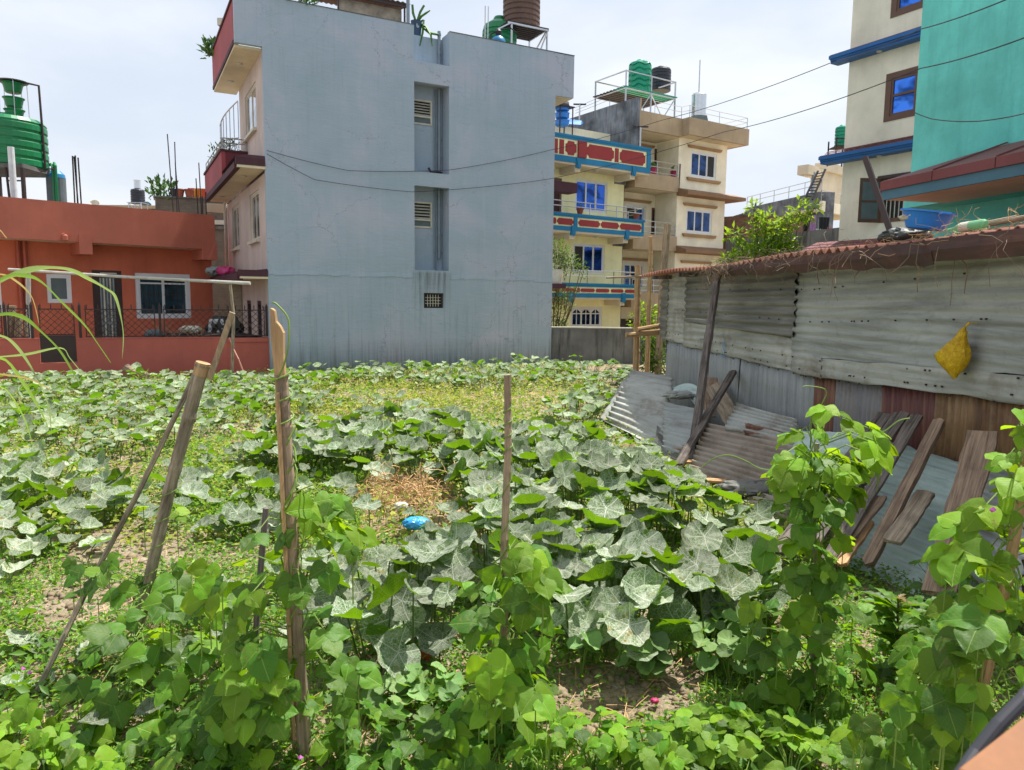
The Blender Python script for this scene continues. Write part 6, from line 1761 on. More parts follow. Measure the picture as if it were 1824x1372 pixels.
tangle('straw_pile', 'thin dry litter strewn along the rusty roof edge', ev5, 120, 0.2, M['deadvine'], 7, 0.002, droop=0.1)

# ---- things on the roof
def roofz(v): return zE + 0.06 + (v - ov) * 0.075
vb = -0.12
q = S(1645, 425, vb)
BN = thing('plastic_basin', 'large blue plastic basin tilted on the shed roof', 'basin', tuple(sl_(q[0], vb, roofz(vb) + 0.07)))
mb_ = MB(); mb_.lathe((0, 0, 0), [(0.17, 0), (0.2, 0.01), (0.27, 0.15), (0.3, 0.155), (0.3, 0.17), (0.262, 0.165), (0.19, 0.02), (0.05, 0.015)], 32)
mb_.build('basin_bowl', M['blue_plastic'], BN, smooth=False)
for sx_ in (-1, 1):
    MB().tube([(0.28 * sx_, -0.06, 0.15), (0.34 * sx_, -0.04, 0.155), (0.34 * sx_, 0.04, 0.155), (0.28 * sx_, 0.06, 0.15)], 0.012, 6).build('handle', M['blue_plastic'], BN)
BN.rotation_euler = (rad(6), rad(-7), rad(95))
BN.scale = (0.76, 0.76, 0.95)
crumple('plastic_wrap', 'pale crumpled plastic lying inside the blue basin', 'wrap', tuple(sl_(q[0] - 0.03, vb, roofz(vb) + 0.14)), (0.14, 0.12, 0.045), M['offwhite'], 15)
q = S(1576, 428, vb - 0.1)
crumple('dark_bag', 'dark grey bag slumped between the timber pole and the blue basin', 'bag', tuple(sl_(q[0], vb + 0.1, roofz(vb) - 0.02)), (0.16, 0.16, 0.07), plain('dark_bag_plastic', srgb(70, 76, 76), 0.5), 16)
# timber leaning pole on roof
q0 = S(1592, 432, vb); pz = sl_(q0[0], vb, q0[1]); pz.z = roofz(vb)
Yp = pz.y
pole('timber_pole', 'dark brown timber pole standing tilted on the shed roof by the blue basin', [pz, at(1541, 280, Yp + 0.25)], 0.034, M['darkdoor'], n=4)
# green plastic bottle with a pale label
q = S(1688, 428, -0.25)
b0 = sl_(q[0], -0.25, roofz(-0.25) + 0.03)
b1 = at(1757, 398, b0.y - 0.35)
d_ = (b1 - b0)
BO = thing('plastic_bottle', 'empty pale green plastic bottle lying on the fascia edge', 'bottle', tuple(b0))
L_ = d_.length
m = MB(); m.lathe((0, 0, 0), [(0.012, 0), (0.014, 0.02), (0.014, 0.05), (0.036, 0.11), (0.04, 0.14), (0.038, 0.17), (0.04, 0.2), (0.04, L_ * 0.85), (0.037, L_ * 0.95), (0.02, L_)], 16)
tgb = NT('green_bottle_plastic'); tgb.b.inputs['Transmission Weight'].default_value = 0.45; M['bottle'] = tgb.set(srgb(150, 226, 170, 0.9), 0.25)
bo = m.build('bottle_body', M['bottle'], BO, smooth=False)
MB().lathe((0, 0, 0), [(0.041, L_ * 0.36), (0.0415, L_ * 0.37), (0.0415, L_ * 0.6), (0.041, L_ * 0.61)], 16).build('bottle_label', M['offwhite'], BO)
BO.rotation_mode = 'QUATERNION'; BO.rotation_quaternion = d_.to_track_quat('Z', 'Y')
for i, (pa, pb, r_) in enumerate((((1723, 418), (1800, 404), 0.025), ((1740, 424), (1830, 410), 0.02))):
    qa, qb = S(*pa, -0.1), S(*pb, -0.1)
    pole('roof_stick', ['thick grey stick lying on the roof straw near the bottle', 'thin grey stick under the roof straw near the frame edge'][i], [sl_(qa[0], -0.1, roofz(0) + 0.03), sl_(qb[0], -0.05, roofz(0) + 0.06)], r_, M['wood_grey'], cat='stick')

# ---- yellow bag hanging on the wall
q = S(1713, 625, -0.1)
pt = S(1728, 582, -0.1)
YB_ = thing('yellow_bag', 'knotted yellow plastic bag hanging from a nail on the grey shed wall', 'bag', tuple(sl_(pt[0], -0.09, pt[1])))
YB_.rotation_euler = (0, 0, SF.rz)
wq = lambda px_, py_: (S(px_, py_, -0.1)[0] - pt[0], S(px_, py_, -0.1)[1] - pt[1])
rows = [((1725, 585), (1732, 585)), ((1717, 598), (1733, 598)), ((1703, 612), (1731, 612)), ((1686, 628), (1732, 630)), ((1690, 640), (1732, 642)), ((1700, 655), (1728, 656)), ((1706, 667), (1718, 668)), ((1710, 674), (1714, 675))]
m = MB(); n_ = 22; rg = random.Random(8)
for j, (l_, r_) in enumerate(rows):
    a, b = wq(*l_), wq(*r_)
    cx, cz, hw = (a[0] + b[0]) / 2, (a[1] + b[1]) / 2, abs(b[0] - a[0]) / 2
    for k in range(n_):
        th = 2 * math.pi * k / n_
        rr = 1 + 0.12 * math.sin(3 * th + j * 0.4) + (0.16 if k % 2 else -0.12) + rg.uniform(-0.06, 0.06)
        m.v.append((cx + hw * math.cos(th) * rr, -0.02 - 0.05 - hw * 0.55 * math.sin(th) * rr, cz + rg.uniform(-0.006, 0.006) + hw * 0.25 * math.cos(th)))
for j in range(len(rows) - 1):
    for k in range(n_):
        m.f.append((j * n_ + k, j * n_ + (k + 1) % n_, (j + 1) * n_ + (k + 1) % n_, (j + 1) * n_ + k))
ty = NT('yellow_plastic'); nn = ty.noise(ty.tc(), 30, 4, 0.7, 0.8); ty.bump(nn, 0.9, 0.02)
M['yellow_plastic'] = ty.set(ty.mix(ty.ramp(nn, [(0.4, 0.0), (0.7, 1.0)]), srgb(206, 158, 0, 0.9), srgb(240, 206, 20, 0.95)), 0.35)
m.build('bag_body', M['yellow_plastic'], YB_, smooth=True)
m = MB(); m.tube([(0.0, -0.02, 0.03), (-0.01, -0.06, -0.02), (0.0, -0.03, -0.05)], 0.01, 6); m.tube([(0, 0.05, 0.03), (0, -0.03, 0.032)], 0.004, 6); m.build('bag_handle', M['yellow_plastic'], YB_)

# ---- tall dark post in front of the wall
pb_ = gnd(1229, 830, 0.0)
pole('shed_post', 'dark timber post standing before the shed wall and carrying the eave', [pb_ - Vector((0, 0, 0.1)), at(1262, 600, 10.6), at(1279, 488, 11.1)], [0.062, 0.055], M['wood_dark'], cat='post', n=6, nodes=2, seed=5)

# ================================================================ JUNK LEANING ON THE SHED
def lean_sheet(name, label, cs, mat, pitch=0.1, amp=0.012, across=False, seed=0, nn=None, bend=0.0, group=None):
    """cs: four world corners (bl, br, tr, tl). Waves run along bl-br (across=False) or along bl-tl."""
    bl, br, tr, tl_ = [Vector(c) for c in cs]
    rg_ = random.Random(seed)
    e1, e2 = (br - bl), (tl_ - bl)
    nrm = e1.cross(e2).normalized()
    L, H = e1.length, e2.length
    nu, nv = (max(6, int(L / pitch * 6)), 10) if across else (12, max(6, int(H / pitch * 6)))
    m = MB(); o0 = bl
    ph = rg_.uniform(0, 6)
    jag = [rg_.uniform(-0.03, 0.03) for _ in range(nu + nv + 5)]
    for i in range(nu + 1):
        for j in range(nv + 1):
            a, b = i / nu, j / nv
            aa = a
            if i in (0, nu): aa += jag[j] * 0.4 / max(L, 0.3)
            bb = b + (jag[i] * 0.5 / max(H, 0.3) if j in (0, nv) else 0)
            p = (bl * (1 - aa) + br * aa) * (1 - bb) + (tl_ * (1 - aa) + tr * aa) * bb
            s = (aa * L if across else bb * H) / pitch
            w = 1.5 * amp * math.cos(2 * math.pi * s + ph) + 0.015 * math.sin(3 * a + ph) * math.sin(4 * b + ph) + bend * (a - 0.5) ** 2 * 4
            p = p + nrm * w
            m.v.append(tuple(p - o0))
    for i in range(nu):
        for j in range(nv):
            k = i * (nv + 1) + j; m.f.append((k, k + nv + 1, k + nv + 2, k + 1))
    o_ = m.build(name, mat, smooth=True); o_.location = o0
    md = o_.modifiers.new('t', 'SOLIDIFY'); md.thickness = 0.005
    return tag(o_, label, 'metal sheet', group)
def onwall(px_, py_, out): return sl_(S(px_, py_, -out)[0], -out, S(px_, py_, -out)[1])
def G0(px_, py_, z=0.02): return gnd(px_, py_, z)
# far lean-to sheet, partly sunlit
lean_sheet('corrugated_sheet', 'big grey corrugated sheet leaning at the shed corner, its lower corner sunlit', [G0(1078, 752), G0(1178, 800), onwall(1200, 672, 0.35), at(1122, 658, 13.6)], M['sh_pale'], 0.13, 0.014, seed=1)
lean_sheet('plain_sheet', 'thin whitish sheet edge showing behind the sunlit corrugated sheet', [G0(1066, 748), G0(1100, 760), at(1122, 668, 13.8), at(1108, 680, 13.8)], M['sh_pale'], 0.3, 0.004, seed=2)
lean_sheet('corrugated_sheet', 'bluish grey corrugated sheet standing left of the dark post foot', [G0(1182, 806, 0.05), G0(1250, 826, 0.05), at(1258, 735, 10.9), at(1180, 716, 11.4)], M['sh_grey'], 0.16, 0.018, seed=3)
lean_sheet('bent_sheet', 'bent greenish sheet with a curled end left of the post', [at(1200, 693, 12.2), at(1245, 715, 11.6), at(1248, 680, 12.0), at(1196, 684, 12.6)], M['sh_green'], 0.12, 0.02, seed=4, bend=-0.1)
crumple('crumpled_foil', 'crumpled pale metal foil by the bent sheet', 'foil', tuple(at(1208, 710, 11.9)), (0.2, 0.15, 0.06), M['sh_pale'], 21)
lean_sheet('corrugated_sheet', 'pale corrugated sheet leaning on the bluish wall right of the post', [at(1290, 764, 9.4), at(1420, 790, 8.3), onwall(1420, 750, 0.2), onwall(1312, 718, 0.25)], M['sh_pale'], 0.16, 0.02, seed=5)
lean_sheet('corrugated_sheet', 'large mud-stained corrugated sheet lying tilted in front of the pile', [G0(1228, 846, 0.05), G0(1415, 905, 0.05), at(1440, 792, 8.2), at(1252, 752, 9.9)], M['sh_brown'], 0.135, 0.024, seed=6)
lean_sheet('flat_sheet', 'pale flat sheet behind the climbing bean top', [at(1400, 830, 7.6), at(1520, 860, 7.2), onwall(1545, 775, 0.35), onwall(1420, 768, 0.3)], M['sh_green'], 0.2, 0.01, seed=7)
lean_sheet('corrugated_sheet', 'pale green galvanised sheet leaning behind the planks', [G0(1510, 1010, 0.0), G0(1690, 1085, 0.0), onwall(1716, 824, 0.12), onwall(1560, 775, 0.15)], M['sh_green'], 0.15, 0.013, seed=8)
lean_sheet('corrugated_sheet', 'grey sheet half covered by bean leaves by the wide brown plank', [G0(1690, 1080, 0.1), G0(1800, 1150, 0.1), onwall(1850, 850, 0.15), onwall(1740, 810, 0.12)], M['sh_grey'], 0.15, 0.015, seed=9)
crumple('torn_sheet', 'torn dark sheet scraps at the foot of the mud-stained sheet', 'sheet scrap', tuple(gnd(1345, 885, 0.06)), (0.3, 0.14, 0.08), M['sh_dark'], 22)
lean_sheet('corrugated_sheet', 'narrow rust-brown corrugated strip wedged behind the mud-stained sheet', [at(1320, 800, 8.9), at(1400, 815, 8.3), at(1412, 770, 8.6), at(1330, 752, 9.2)], M['sh_rust'], 0.11, 0.02, seed=12)
lean_sheet('corrugated_sheet', 'crooked grey sheet scrap low beside the bluish standing sheet', [G0(1168, 812), G0(1215, 838), at(1222, 790, 10.4), at(1172, 762, 11.3)], M['sh_dark'], 0.1, 0.02, seed=13, bend=0.06)
lean_sheet('corrugated_sheet', 'curled pale sheet piece in front of the torn dark scraps', [gnd(1300, 905, 0.03), gnd(1400, 935, 0.03), at(1410, 880, 7.3), at(1318, 862, 7.9)], M['sh_brown'], 0.13, 0.022, seed=14, bend=-0.08)
PMAT = {M['wood_dark']: 'plank_dark', M['wood_brown']: 'plank_brown', M['wood_grey']: 'plank_grey', M['bamboo_tan']: 'plank_tan'}
def plank(name, label, a, b, w, th, mat, up=(0, 0, 1), roll=0, group=None, cat='plank', jag=0):
    a, b = Vector(a), Vector(b)
    m = MB(); L = (b - a).length
    dn = (b - a).normalized(); x = dn.cross(Vector(up)).normalized(); z = x.cross(dn)
    rg_ = random.Random(len(label) * 7 + int(w * 1000))
    n_ = 10
    for i in range(n_ + 1):
        q_ = L * i / n_
        ww = w / 2 * (1 + rg_.uniform(-.05, .05)); tt = th / 2; of = rg_.uniform(-.006, .006); e = [rg_.uniform(-0.025, 0.02) if i in (0, n_) else 0 for _ in range(3)]
        m.v += [(q_ + e[0], ww + of, -tt), (q_ + e[1], of, -tt), (q_ + e[2], -ww + of, -tt), (q_ + e[2], -ww + of, tt), (q_ + e[1], of, tt - 0.003), (q_ + e[0], ww + of, tt)]
    for i in range(n_):
        for k in range(6):
            k2 = (k + 1) % 6
            m.f.append((6 * i + k, 6 * i + k2, 6 * i + 6 + k2, 6 * i + 6 + k))
    m.f += [(5, 4, 3, 2, 1, 0), tuple(6 * n_ + k for k in range(6))]
    o_ = m.build(name, M[PMAT.get(mat)] if mat in PMAT else mat, bevel=0.004)
    y_ = -x
    o_.matrix_basis = Matrix(((dn.x, y_.x, z.x, a.x), (dn.y, y_.y, z.y, a.y), (dn.z, y_.z, z.z, a.z), (0, 0, 0, 1)))
    return tag(o_, label, cat, group)
# normal facing roughly the camera and up for flat planks leaning on the wall
UPN = (-0.55, -0.5, 0.65)
plank('plank', 'short dark plank leaning right of the shed post', G0(1208, 830, 0.1), at(1306, 662, 11.0), 0.11, 0.05, M['wood_dark'], UPN)
plank('plank', 'broken dark board leaning low behind the mud-stained sheet', G0(1222, 850, 0.0), at(1262, 775, 9.9), 0.13, 0.03, M['wood_dark'], UPN)
plank('board', 'pale irregular board piece standing behind the post', at(1258, 742, 10.9), at(1262, 672, 11.6), 0.28, 0.02, M['wood_brown'], (-0.2, -0.9, 0.2), cat='board')
plank('board', 'grey curved board scrap right of the dark post', at(1310, 760, 10.0), at(1270, 685, 11.4), 0.24, 0.02, M['wood_grey'], (-0.3, -0.9, 0.3), cat='board')
for i, (ax, ay, bx, by, w_, mt, lab) in enumerate((
    (1385, 985, 1578, 738, 0.135, 'wood_dark', 'leftmost charred grey plank of the leaning row'),
    (1432, 985, 1606, 736, 0.135, 'wood_dark', 'cracked dark plank, second in the leaning row behind the bean top'),
    (1474, 1000, 1633, 742, 0.105, 'wood_dark', 'narrow dark plank at the edge of the leaning row'),
    (1545, 1005, 1674, 752, 0.085, 'wood_brown', 'square brown beam leaning alone across the green sheet'),
    (1590, 965, 1650, 878, 0.135, 'wood_grey', 'short weathered plank lying low on the green sheet'),
    (1480, 1000, 1572, 885, 0.08, 'wood_brown', 'short brown plank between the dark row and the square beam'),
    (1500, 1005, 1550, 930, 0.07, 'bamboo_tan', 'short sunlit tan board end beside the square beam'))):
    A_ = at(ax, ay, 0.0 + (gnd(ax, ay, 0.16)).y) if i not in (4,) else at(ax, ay, 5.25)
    if i == 4: B_ = at(bx, by, 5.7)
    elif i in (5, 6): B_ = at(bx, by, A_.y + 0.45)
    else: B_ = onwall(bx, by, 0.16 + 0.03 * i)
    plank('plank', lab, A_, B_, w_, 0.07 if i in (3,) else 0.035, M[mt], UPN)
plank('plank', 'wide brown board leaning near the bean leaves and the frame edge', gnd(1672, 1060, 0.22), onwall(1752, 768, 0.26), 0.2, 0.04, M['wood_brown'], UPN)
crumple('split_block', 'split orange wood block lying on the dark planks', 'wood block', tuple(at(1547, 862, 6.2)), (0.07, 0.05, 0.05), M['bamboo_tan'], 23)
for i, (px_, py_, lab) in enumerate(((1196, 800, 'rotten brown wood scrap by the foot of the bluish sheet'), (1205, 822, 'pale broken board end at the edge of the squash leaves'), (1245, 855, 'light tan wood scrap at the lower end of the leaning boards'))):
    q = gnd(px_, py_, 0.1); plank('wood_scrap', lab, q, q + Vector((0.22, -0.25, 0.05)), 0.08, 0.03, M['bamboo_tan'] if i else M['wood_brown'], (0, -.3, 1), cat='wood scrap')
# ================================================================ GROUND
def fbm(x, y, seed, octs=5, base=0.6):
    r = np.random.default_rng(seed); out = np.zeros_like(x); amp = 1.0; f = base
    for o_ in range(octs):
        for _ in range(4):
            a = r.uniform(0, 2 * np.pi); ph = r.uniform(0, 6.28)
            out += amp * np.sin(f * (x * np.cos(a) + y * np.sin(a)) * 2 + ph + 1.3 * np.sin(f * 0.7 * (y * np.cos(a) - x * np.sin(a)) + ph)) / 4
        amp *= 0.5; f *= 2.1
    return out
def ground_h(x, y):
    x = np.asarray(x, float); y = np.asarray(y, float)
    near = np.clip((24 - y) / 4, 0, 1)
    h = 0.045 * fbm(x, y, 1, 4, 0.5) + 0.014 * fbm(x, y, 2, 4, 6.0)
    mound = 0.10 * np.exp(-((x - 0.9) ** 2 / 1.6 + (y - 6.2) ** 2 / 5.0))
    return (h + mound) * near - 0.02
def ground_material():
    t = NT('garden_soil')
    o_ = t.tc()
    n1 = t.noise(o_, 0.8, 6, 0.65, 0.3)
    n2 = t.noise(o_, 7, 7, 0.75)
    n3 = t.noise(o_, 45, 4, 0.8)
    col = t.ramp(n2, [(0.28, srgb(120, 106, 88, 0.85)), (0.5, srgb(168, 152, 130, 0.9)), (0.72, srgb(200, 186, 162, 0.95))])
    col = t.mix(t.ramp(n1, [(0.46, 0.0), (0.62, 0.75)]), col, srgb(150, 130, 94, 0.85))
    col = t.mix(t.ramp(n3, [(0.56, 0.0), (0.68, 0.55)]), col, srgb(96, 84, 68, 0.8))
    vor = t.voro(t.map(o_, (1, 1, 1)), 38)
    t.bump(t.math('ADD', t.math('MULTIPLY', n2, 1.2), t.math('ADD', n3, t.math('MULTIPLY', vor, -0.6))), 0.9, 0.03)
    return t.set(col, 0.95, spec=0.1)
gx = np.concatenate([np.linspace(-120, -16, 14), np.linspace(-15, 12, 271), np.linspace(13, 120, 14)])
gy = np.concatenate([np.linspace(-30, 0, 8), np.linspace(0.1, 3, 12), np.linspace(3.04, 12, 225), np.linspace(12.15, 28, 107), np.linspace(30, 400, 16)])
GX, GY = np.meshgrid(gx, gy, indexing='ij')
GZ = ground_h(GX, GY)
def np_mesh(name, V, F, mat, parent=None, kind=None, label=None, uv=None, smooth=False, loc=None):
    """V (n,3), F (m,k) constant k."""
    me = bpy.data.meshes.new(name)
    n, m, k = len(V), len(F), F.shape[1]
    me.vertices.add(n); me.vertices.foreach_set('co', np.ascontiguousarray(V, dtype=np.float32).ravel())
    me.loops.add(m * k); me.loops.foreach_set('vertex_index', np.ascontiguousarray(F, dtype=np.int32).ravel())
    me.polygons.add(m); me.polygons.foreach_set('loop_start', np.arange(0, m * k, k, dtype=np.int32)); me.polygons.foreach_set('loop_total', np.full(m, k, dtype=np.int32))
    if smooth: me.polygons.foreach_set('use_smooth', np.ones(m, dtype=bool))
    if uv is not None:
        l_ = me.uv_layers.new(name='uv'); l_.data.foreach_set('uv', np.ascontiguousarray(uv[F.ravel()], dtype=np.float32).ravel())
    me.update(calc_edges=True)
    me.materials.append(mat)
    o_ = bpy.data.objects.new(name, me); COL.objects.link(o_)
    if parent is not None: o_.parent = parent
    if loc is not None: o_.location = loc
    return tag(o_, label, None, None, kind)
na, nb = GX.shape
idx = np.arange(na * nb).reshape(na, nb)
GFc = np.stack([idx[:-1, :-1], idx[1:, :-1], idx[1:, 1:], idx[:-1, 1:]], -1).reshape(-1, 4)
np_mesh('ground', np.stack([GX, GY, GZ], -1).reshape(-1, 3), GFc, ground_material(), kind='structure', label='dry clodded garden soil between the plants', smooth=True)
# ================================================================ PLANTS
def inpoly(px, py, poly):
    c = np.zeros(len(px), bool); n = len(poly)
    for i in range(n):
        x1, y1 = poly[i]; x2, y2 = poly[(i + 1) % n]
        cond = ((y1 > py) != (y2 > py))
        with np.errstate(divide='ignore', invalid='ignore'):
            xi = (x2 - x1) * (py - y1) / ((y2 - y1) if y2 != y1 else 1e-9) + x1
        c ^= cond & (px < xi)
    return c
def proj(X, Y, Z):
    q = np.stack([X, Y, Z - CAMZ], -1)
    f = q @ np.array(CF); return 912 + FPX * (q @ np.array(CR)) / f, 686 - FPX * (q @ np.array(CU)) / f

# ---- leaf meshes (local: base of blade at origin for bean, petiole joint for squash; tip +x, normal +z)
def squash_leaf(seed, nr=3, na_=34):
    r = np.random.default_rng(seed)
    V, F, UV = [(0, 0, 0)], [], [(0.5, 0.5)]
    ph = r.uniform(0, 6.28, 6)
    cup, wave = r.uniform(0.12, 0.5), r.uniform(0.03, 0.09)
    rads = np.linspace(0, 1, nr + 1)[1:] ** 0.85
    for rr in rads:
        for k in range(na_):
            th = -np.pi + 2 * np.pi * (k + 0.5) / na_
            out = 1 + 0.015 * np.cos(5 * th) + 0.045 * np.sin(9 * th + ph[0]) + 0.03 * np.sin(3 * th + ph[1]) + r.uniform(-0.025, 0.025) * (rr > 0.9)
            out *= 1 - 0.62 * np.exp(-((np.pi - abs(th)) / 0.22) ** 2)
            out *= 0.93 + 0.12 * np.cos(th)
            R_ = rr * out
            z = cup * R_ ** 2 * (1 + 0.5 * np.sin(2 * th + ph[2])) + wave * rr ** 2 * np.sin(3 * th + ph[3]) + 0.04 * rr * np.sin(9 * th + ph[4]) - 0.022 * rr * np.cos(5 * th) - 0.05 * (R_ > 0.9)
            V.append((R_ * np.cos(th), R_ * np.sin(th), z)); UV.append((0.5 + 0.5 * R_ * np.cos(th), 0.5 + 0.5 * R_ * np.sin(th)))
    tri = []
    for k in range(na_):
        k2 = (k + 1) % na_
        tri.append((0, 1 + k, 1 + k2))
        for j in range(nr - 1):
            a, b, c, d = 1 + j * na_ + k, 1 + (j + 1) * na_ + k, 1 + (j + 1) * na_ + k2, 1 + j * na_ + k2
            tri += [(a, b, c), (a, c, d)]
    return np.array(V, float), np.array(tri), np.array(UV, float)
def bean_leaf(seed, asym=0.0, nl=7, nw=3):
    r = np.random.default_rng(seed)
    fold, droop, puck = r.uniform(0.05, 0.3), r.uniform(0.1, 0.55), r.uniform(0.01, 0.028)
    V, UV = [], []
    ph = r.uniform(0, 6.28, 3)
    for i in range(nl + 1):
        t_ = i / nl
        w = 0.50 * (math.sin(math.pi * min(1, t_ ** 0.62)) ** 0.85) * (1.02 - 0.18 * t_) if 0 < i < nl else 0.0
        if i == 0: w = 0.10
        x = t_
        for j in range(-nw, nw + 1):
            s = j / nw
            ww = w * (1 + asym * (1 if s > 0 else -1))
            y = ww * s
            back = 0.10 * (abs(s) ** 1.4) * max(0, 1 - t_ * 2.2)
            z = fold * abs(y) - droop * x ** 2 * 0.5 + puck * math.sin(14 * x + 5 * abs(s) + ph[0]) * (0.3 + abs(s)) - 0.25 * y * y * 1.5 + 0.03 * math.sin(6 * x + ph[1]) * s
            V.append((x - back, y, z)); UV.append((x, 0.5 + y))
    m_ = 2 * nw + 1; tri = []
    for i in range(nl):
        for j in range(m_ - 1):
            a, b, c, d = i * m_ + j, (i + 1) * m_ + j, (i + 1) * m_ + j + 1, i * m_ + j + 1
            tri += [(a, b, c), (a, c, d)]
    return np.array(V, float), np.array(tri), np.array(UV, float)

def foliage_mat(name, kind, top, top2, under, trans, vein, silver=0.0, rough=0.5, tfac=0.4, spec=0.35):
    t = NT(name)
    gi = t.n.new('ShaderNodeNewGeometry'); oi = t.n.new('ShaderNodeObjectInfo')
    rnd = t.math('FRACT', t.math('ADD', gi.outputs['Random Per Island'], oi.outputs['Random']))
    uvn = t.n.new('ShaderNodeUVMap'); uv = uvn.outputs[0]
    s = t.sep(uv)
    if kind == 'squash':
        x = t.math('SUBTRACT', s[0], 0.5); y = t.math('SUBTRACT', s[1], 0.5)
        r_ = t.math('SQRT', t.math('ADD', t.math('MULTIPLY', x, x), t.math('MULTIPLY', y, y)))
        th = t.math('ARCTAN2', y, x)
        # main veins every 72 degrees
        d1 = t.math('MULTIPLY', t.math('ABSOLUTE', t.math('SINE', t.math('MULTIPLY', th, 2.5))), r_)
        main = t.ramp(d1, [(0.008, 1.0), (0.024, 0.0)])
        # side veins: herring-bone ribs
        sv = t.math('ABSOLUTE', t.math('SINE', t.math('ADD', t.math('MULTIPLY', r_, 34), t.math('MULTIPLY', t.math('ABSOLUTE', t.math('SINE', t.math('MULTIPLY', th, 2.5))), -9.0))))
        side = t.math('MULTIPLY', t.ramp(sv, [(0.0, 0.6), (0.22, 0.0)]), 0.8)
        ve = t.voro(t.map(uv, (1, 1, 1)), 17, 'DISTANCE_TO_EDGE')
        net = t.ramp(ve, [(0.012, 0.75), (0.06, 0.0)])
        vm = t.math('MAXIMUM', main, t.math('MAXIMUM', side, net))
        nz = t.noise(uv, 7, 5, 0.7)
    else:
        dy = t.math('ABSOLUTE', t.math('SUBTRACT', s[1], 0.5))
        main = t.ramp(dy, [(0.006, 1.0), (0.018, 0.0)])
        sv = t.math('ABSOLUTE', t.math('SINE', t.math('MULTIPLY', t.math('SUBTRACT', s[0], t.math('MULTIPLY', dy, 0.9)), 21)))
        side = t.ramp(sv, [(0.0, 0.7), (0.13, 0.0)])
        vm = t.math('MAXIMUM', main, side)
        nz = t.noise(uv, 5, 5, 0.6)
    base = t.mix(rnd, top, top2)
    base = t.mix(t.math('MULTIPLY', t.ramp(nz, [(0.35, 0.0), (0.7, 1.0)]), 0.45), base, tuple(min(1, c * 1.5) for c in top[:3]) + (1,))
    if silver:
        base = t.mix(t.math('MULTIPLY', t.ramp(t.noise(uv, 3.2, 6, 0.75, 0.4), [(0.40, 0.05), (0.58, 1.0)]), t.math('MULTIPLY', t.math('ADD', rnd, 0.5), silver)), base, (0.50, 0.52, 0.43, 1))
    base = t.mix(t.math('MULTIPLY', vm, 0.85), base, vein)
    un = t.mix(t.math('MULTIPLY', vm, 0.4), under, vein)
    col = t.mix(gi.outputs['Backfacing'], base, un)
    off = t.n.new('ShaderNodeVectorMath'); off.operation = 'ADD'; t.l.new(uv, off.inputs[0]); t.l.new(rnd, off.inputs[1])
    spn = t.noise(off.outputs[0], 6.5, 3, 0.6)
    old = t.ramp(t.math('FRACT', t.math('MULTIPLY', rnd, 5.31)), [(0.55, 0.0), (0.9, 1.0)])
    col = t.mix(t.math('MULTIPLY', t.ramp(spn, [(0.56, 0.0), (0.66, 0.65)]), old), col, (0.26, 0.22, 0.05, 1))
    col = t.mix(t.math('MULTIPLY', t.ramp(spn, [(0.66, 0.0), (0.69, 0.8)]), old), col, (0.12, 0.07, 0.03, 1))
    hs = t.n.new('ShaderNodeHueSaturation')
    v = t.ramp(t.math('FRACT', t.math('MULTIPLY', rnd, 7.13)), [(0.0, 0.6), (1.0, 1.3)])
    t.l.new(t.math('ADD', 0.485, t.math('MULTIPLY', t.math('FRACT', t.math('MULTIPLY', rnd, 3.77)), 0.028)), hs.inputs['Hue'])
    t.l.new(v, hs.inputs['Value']); t.l.new(col, hs.inputs['Color'])
    t.bump(t.math('SUBTRACT', nz, t.math('MULTIPLY', vm, 0.6)), 0.5, 0.004)
    t.set(hs.outputs[0], rough, spec=spec)
    tr = t.n.new('ShaderNodeBsdfTranslucent')
    h2 = t.n.new('ShaderNodeHueSaturation'); h2.inputs['Color'].default_value = trans
    t.l.new(v, h2.inputs['Value']); t.l.new(t.mix(t.math('MULTIPLY', vm, 0.5), h2.outputs[0], tuple(c * 0.5 for c in trans[:3]) + (1,)), tr.inputs[0])
    mx = t.n.new('ShaderNodeMixShader'); mx.inputs[0].default_value = tfac
    t.l.new(t.b.outputs[0], mx.inputs[1]); t.l.new(tr.outputs[0], mx.inputs[2]); t.l.new(mx.outputs[0], t.out.inputs[0])
    return t.m
M['squash'] = foliage_mat('squash_leaf_dusty', 'squash', (0.03, 0.08, 0.015, 1), (0.06, 0.115, 0.03, 1), (0.05, 0.15, 0.004, 1), (0.24, 0.46, 0.004, 1), (0.70, 0.73, 0.60, 1), 0.50, 0.75, 0.30, 0.15)
M['squash_far'] = foliage_mat('squash_leaf_far', 'squash', (0.035, 0.10, 0.012, 1), (0.08, 0.15, 0.03, 1), (0.055, 0.17, 0.004, 1), (0.24, 0.5, 0.006, 1), (0.6, 0.62, 0.48, 1), 0.5, 0.75, 0.30, 0.15)
M['squash_green'] = foliage_mat('young_lobed_leaf', 'squash', (0.13, 0.27, 0.06, 1), (0.18, 0.32, 0.09, 1), (0.1, 0.22, 0.03, 1), (0.25, 0.45, 0.04, 1), (0.3, 0.42, 0.2, 1), 0.1, 0.5, 0.35)
M['bean'] = foliage_mat('bean_leaf', 'bean', (0.034, 0.11, 0.007, 1), (0.12, 0.25, 0.018, 1), (0.055, 0.135, 0.01, 1), (0.27, 0.50, 0.005, 1), (0.24, 0.38, 0.07, 1), 0.0, 0.5, 0.32, 0.3)
M['bean_light'] = foliage_mat('young_and_sunlit_bean_leaf', 'bean', (0.12, 0.26, 0.012, 1), (0.19, 0.34, 0.022, 1), (0.13, 0.25, 0.02, 1), (0.42, 0.64, 0.01, 1), (0.33, 0.46, 0.10, 1), 0.0, 0.55, 0.42, 0.3)  # lighter copy of bean: young leaves, and leaves coloured to look sunlit
M['vine'] = plain('green_vine', srgb(120, 150, 60, 0.8), 0.6)
M['vine_dark'] = plain('petiole_green', srgb(92, 116, 56, 0.8), 0.6)

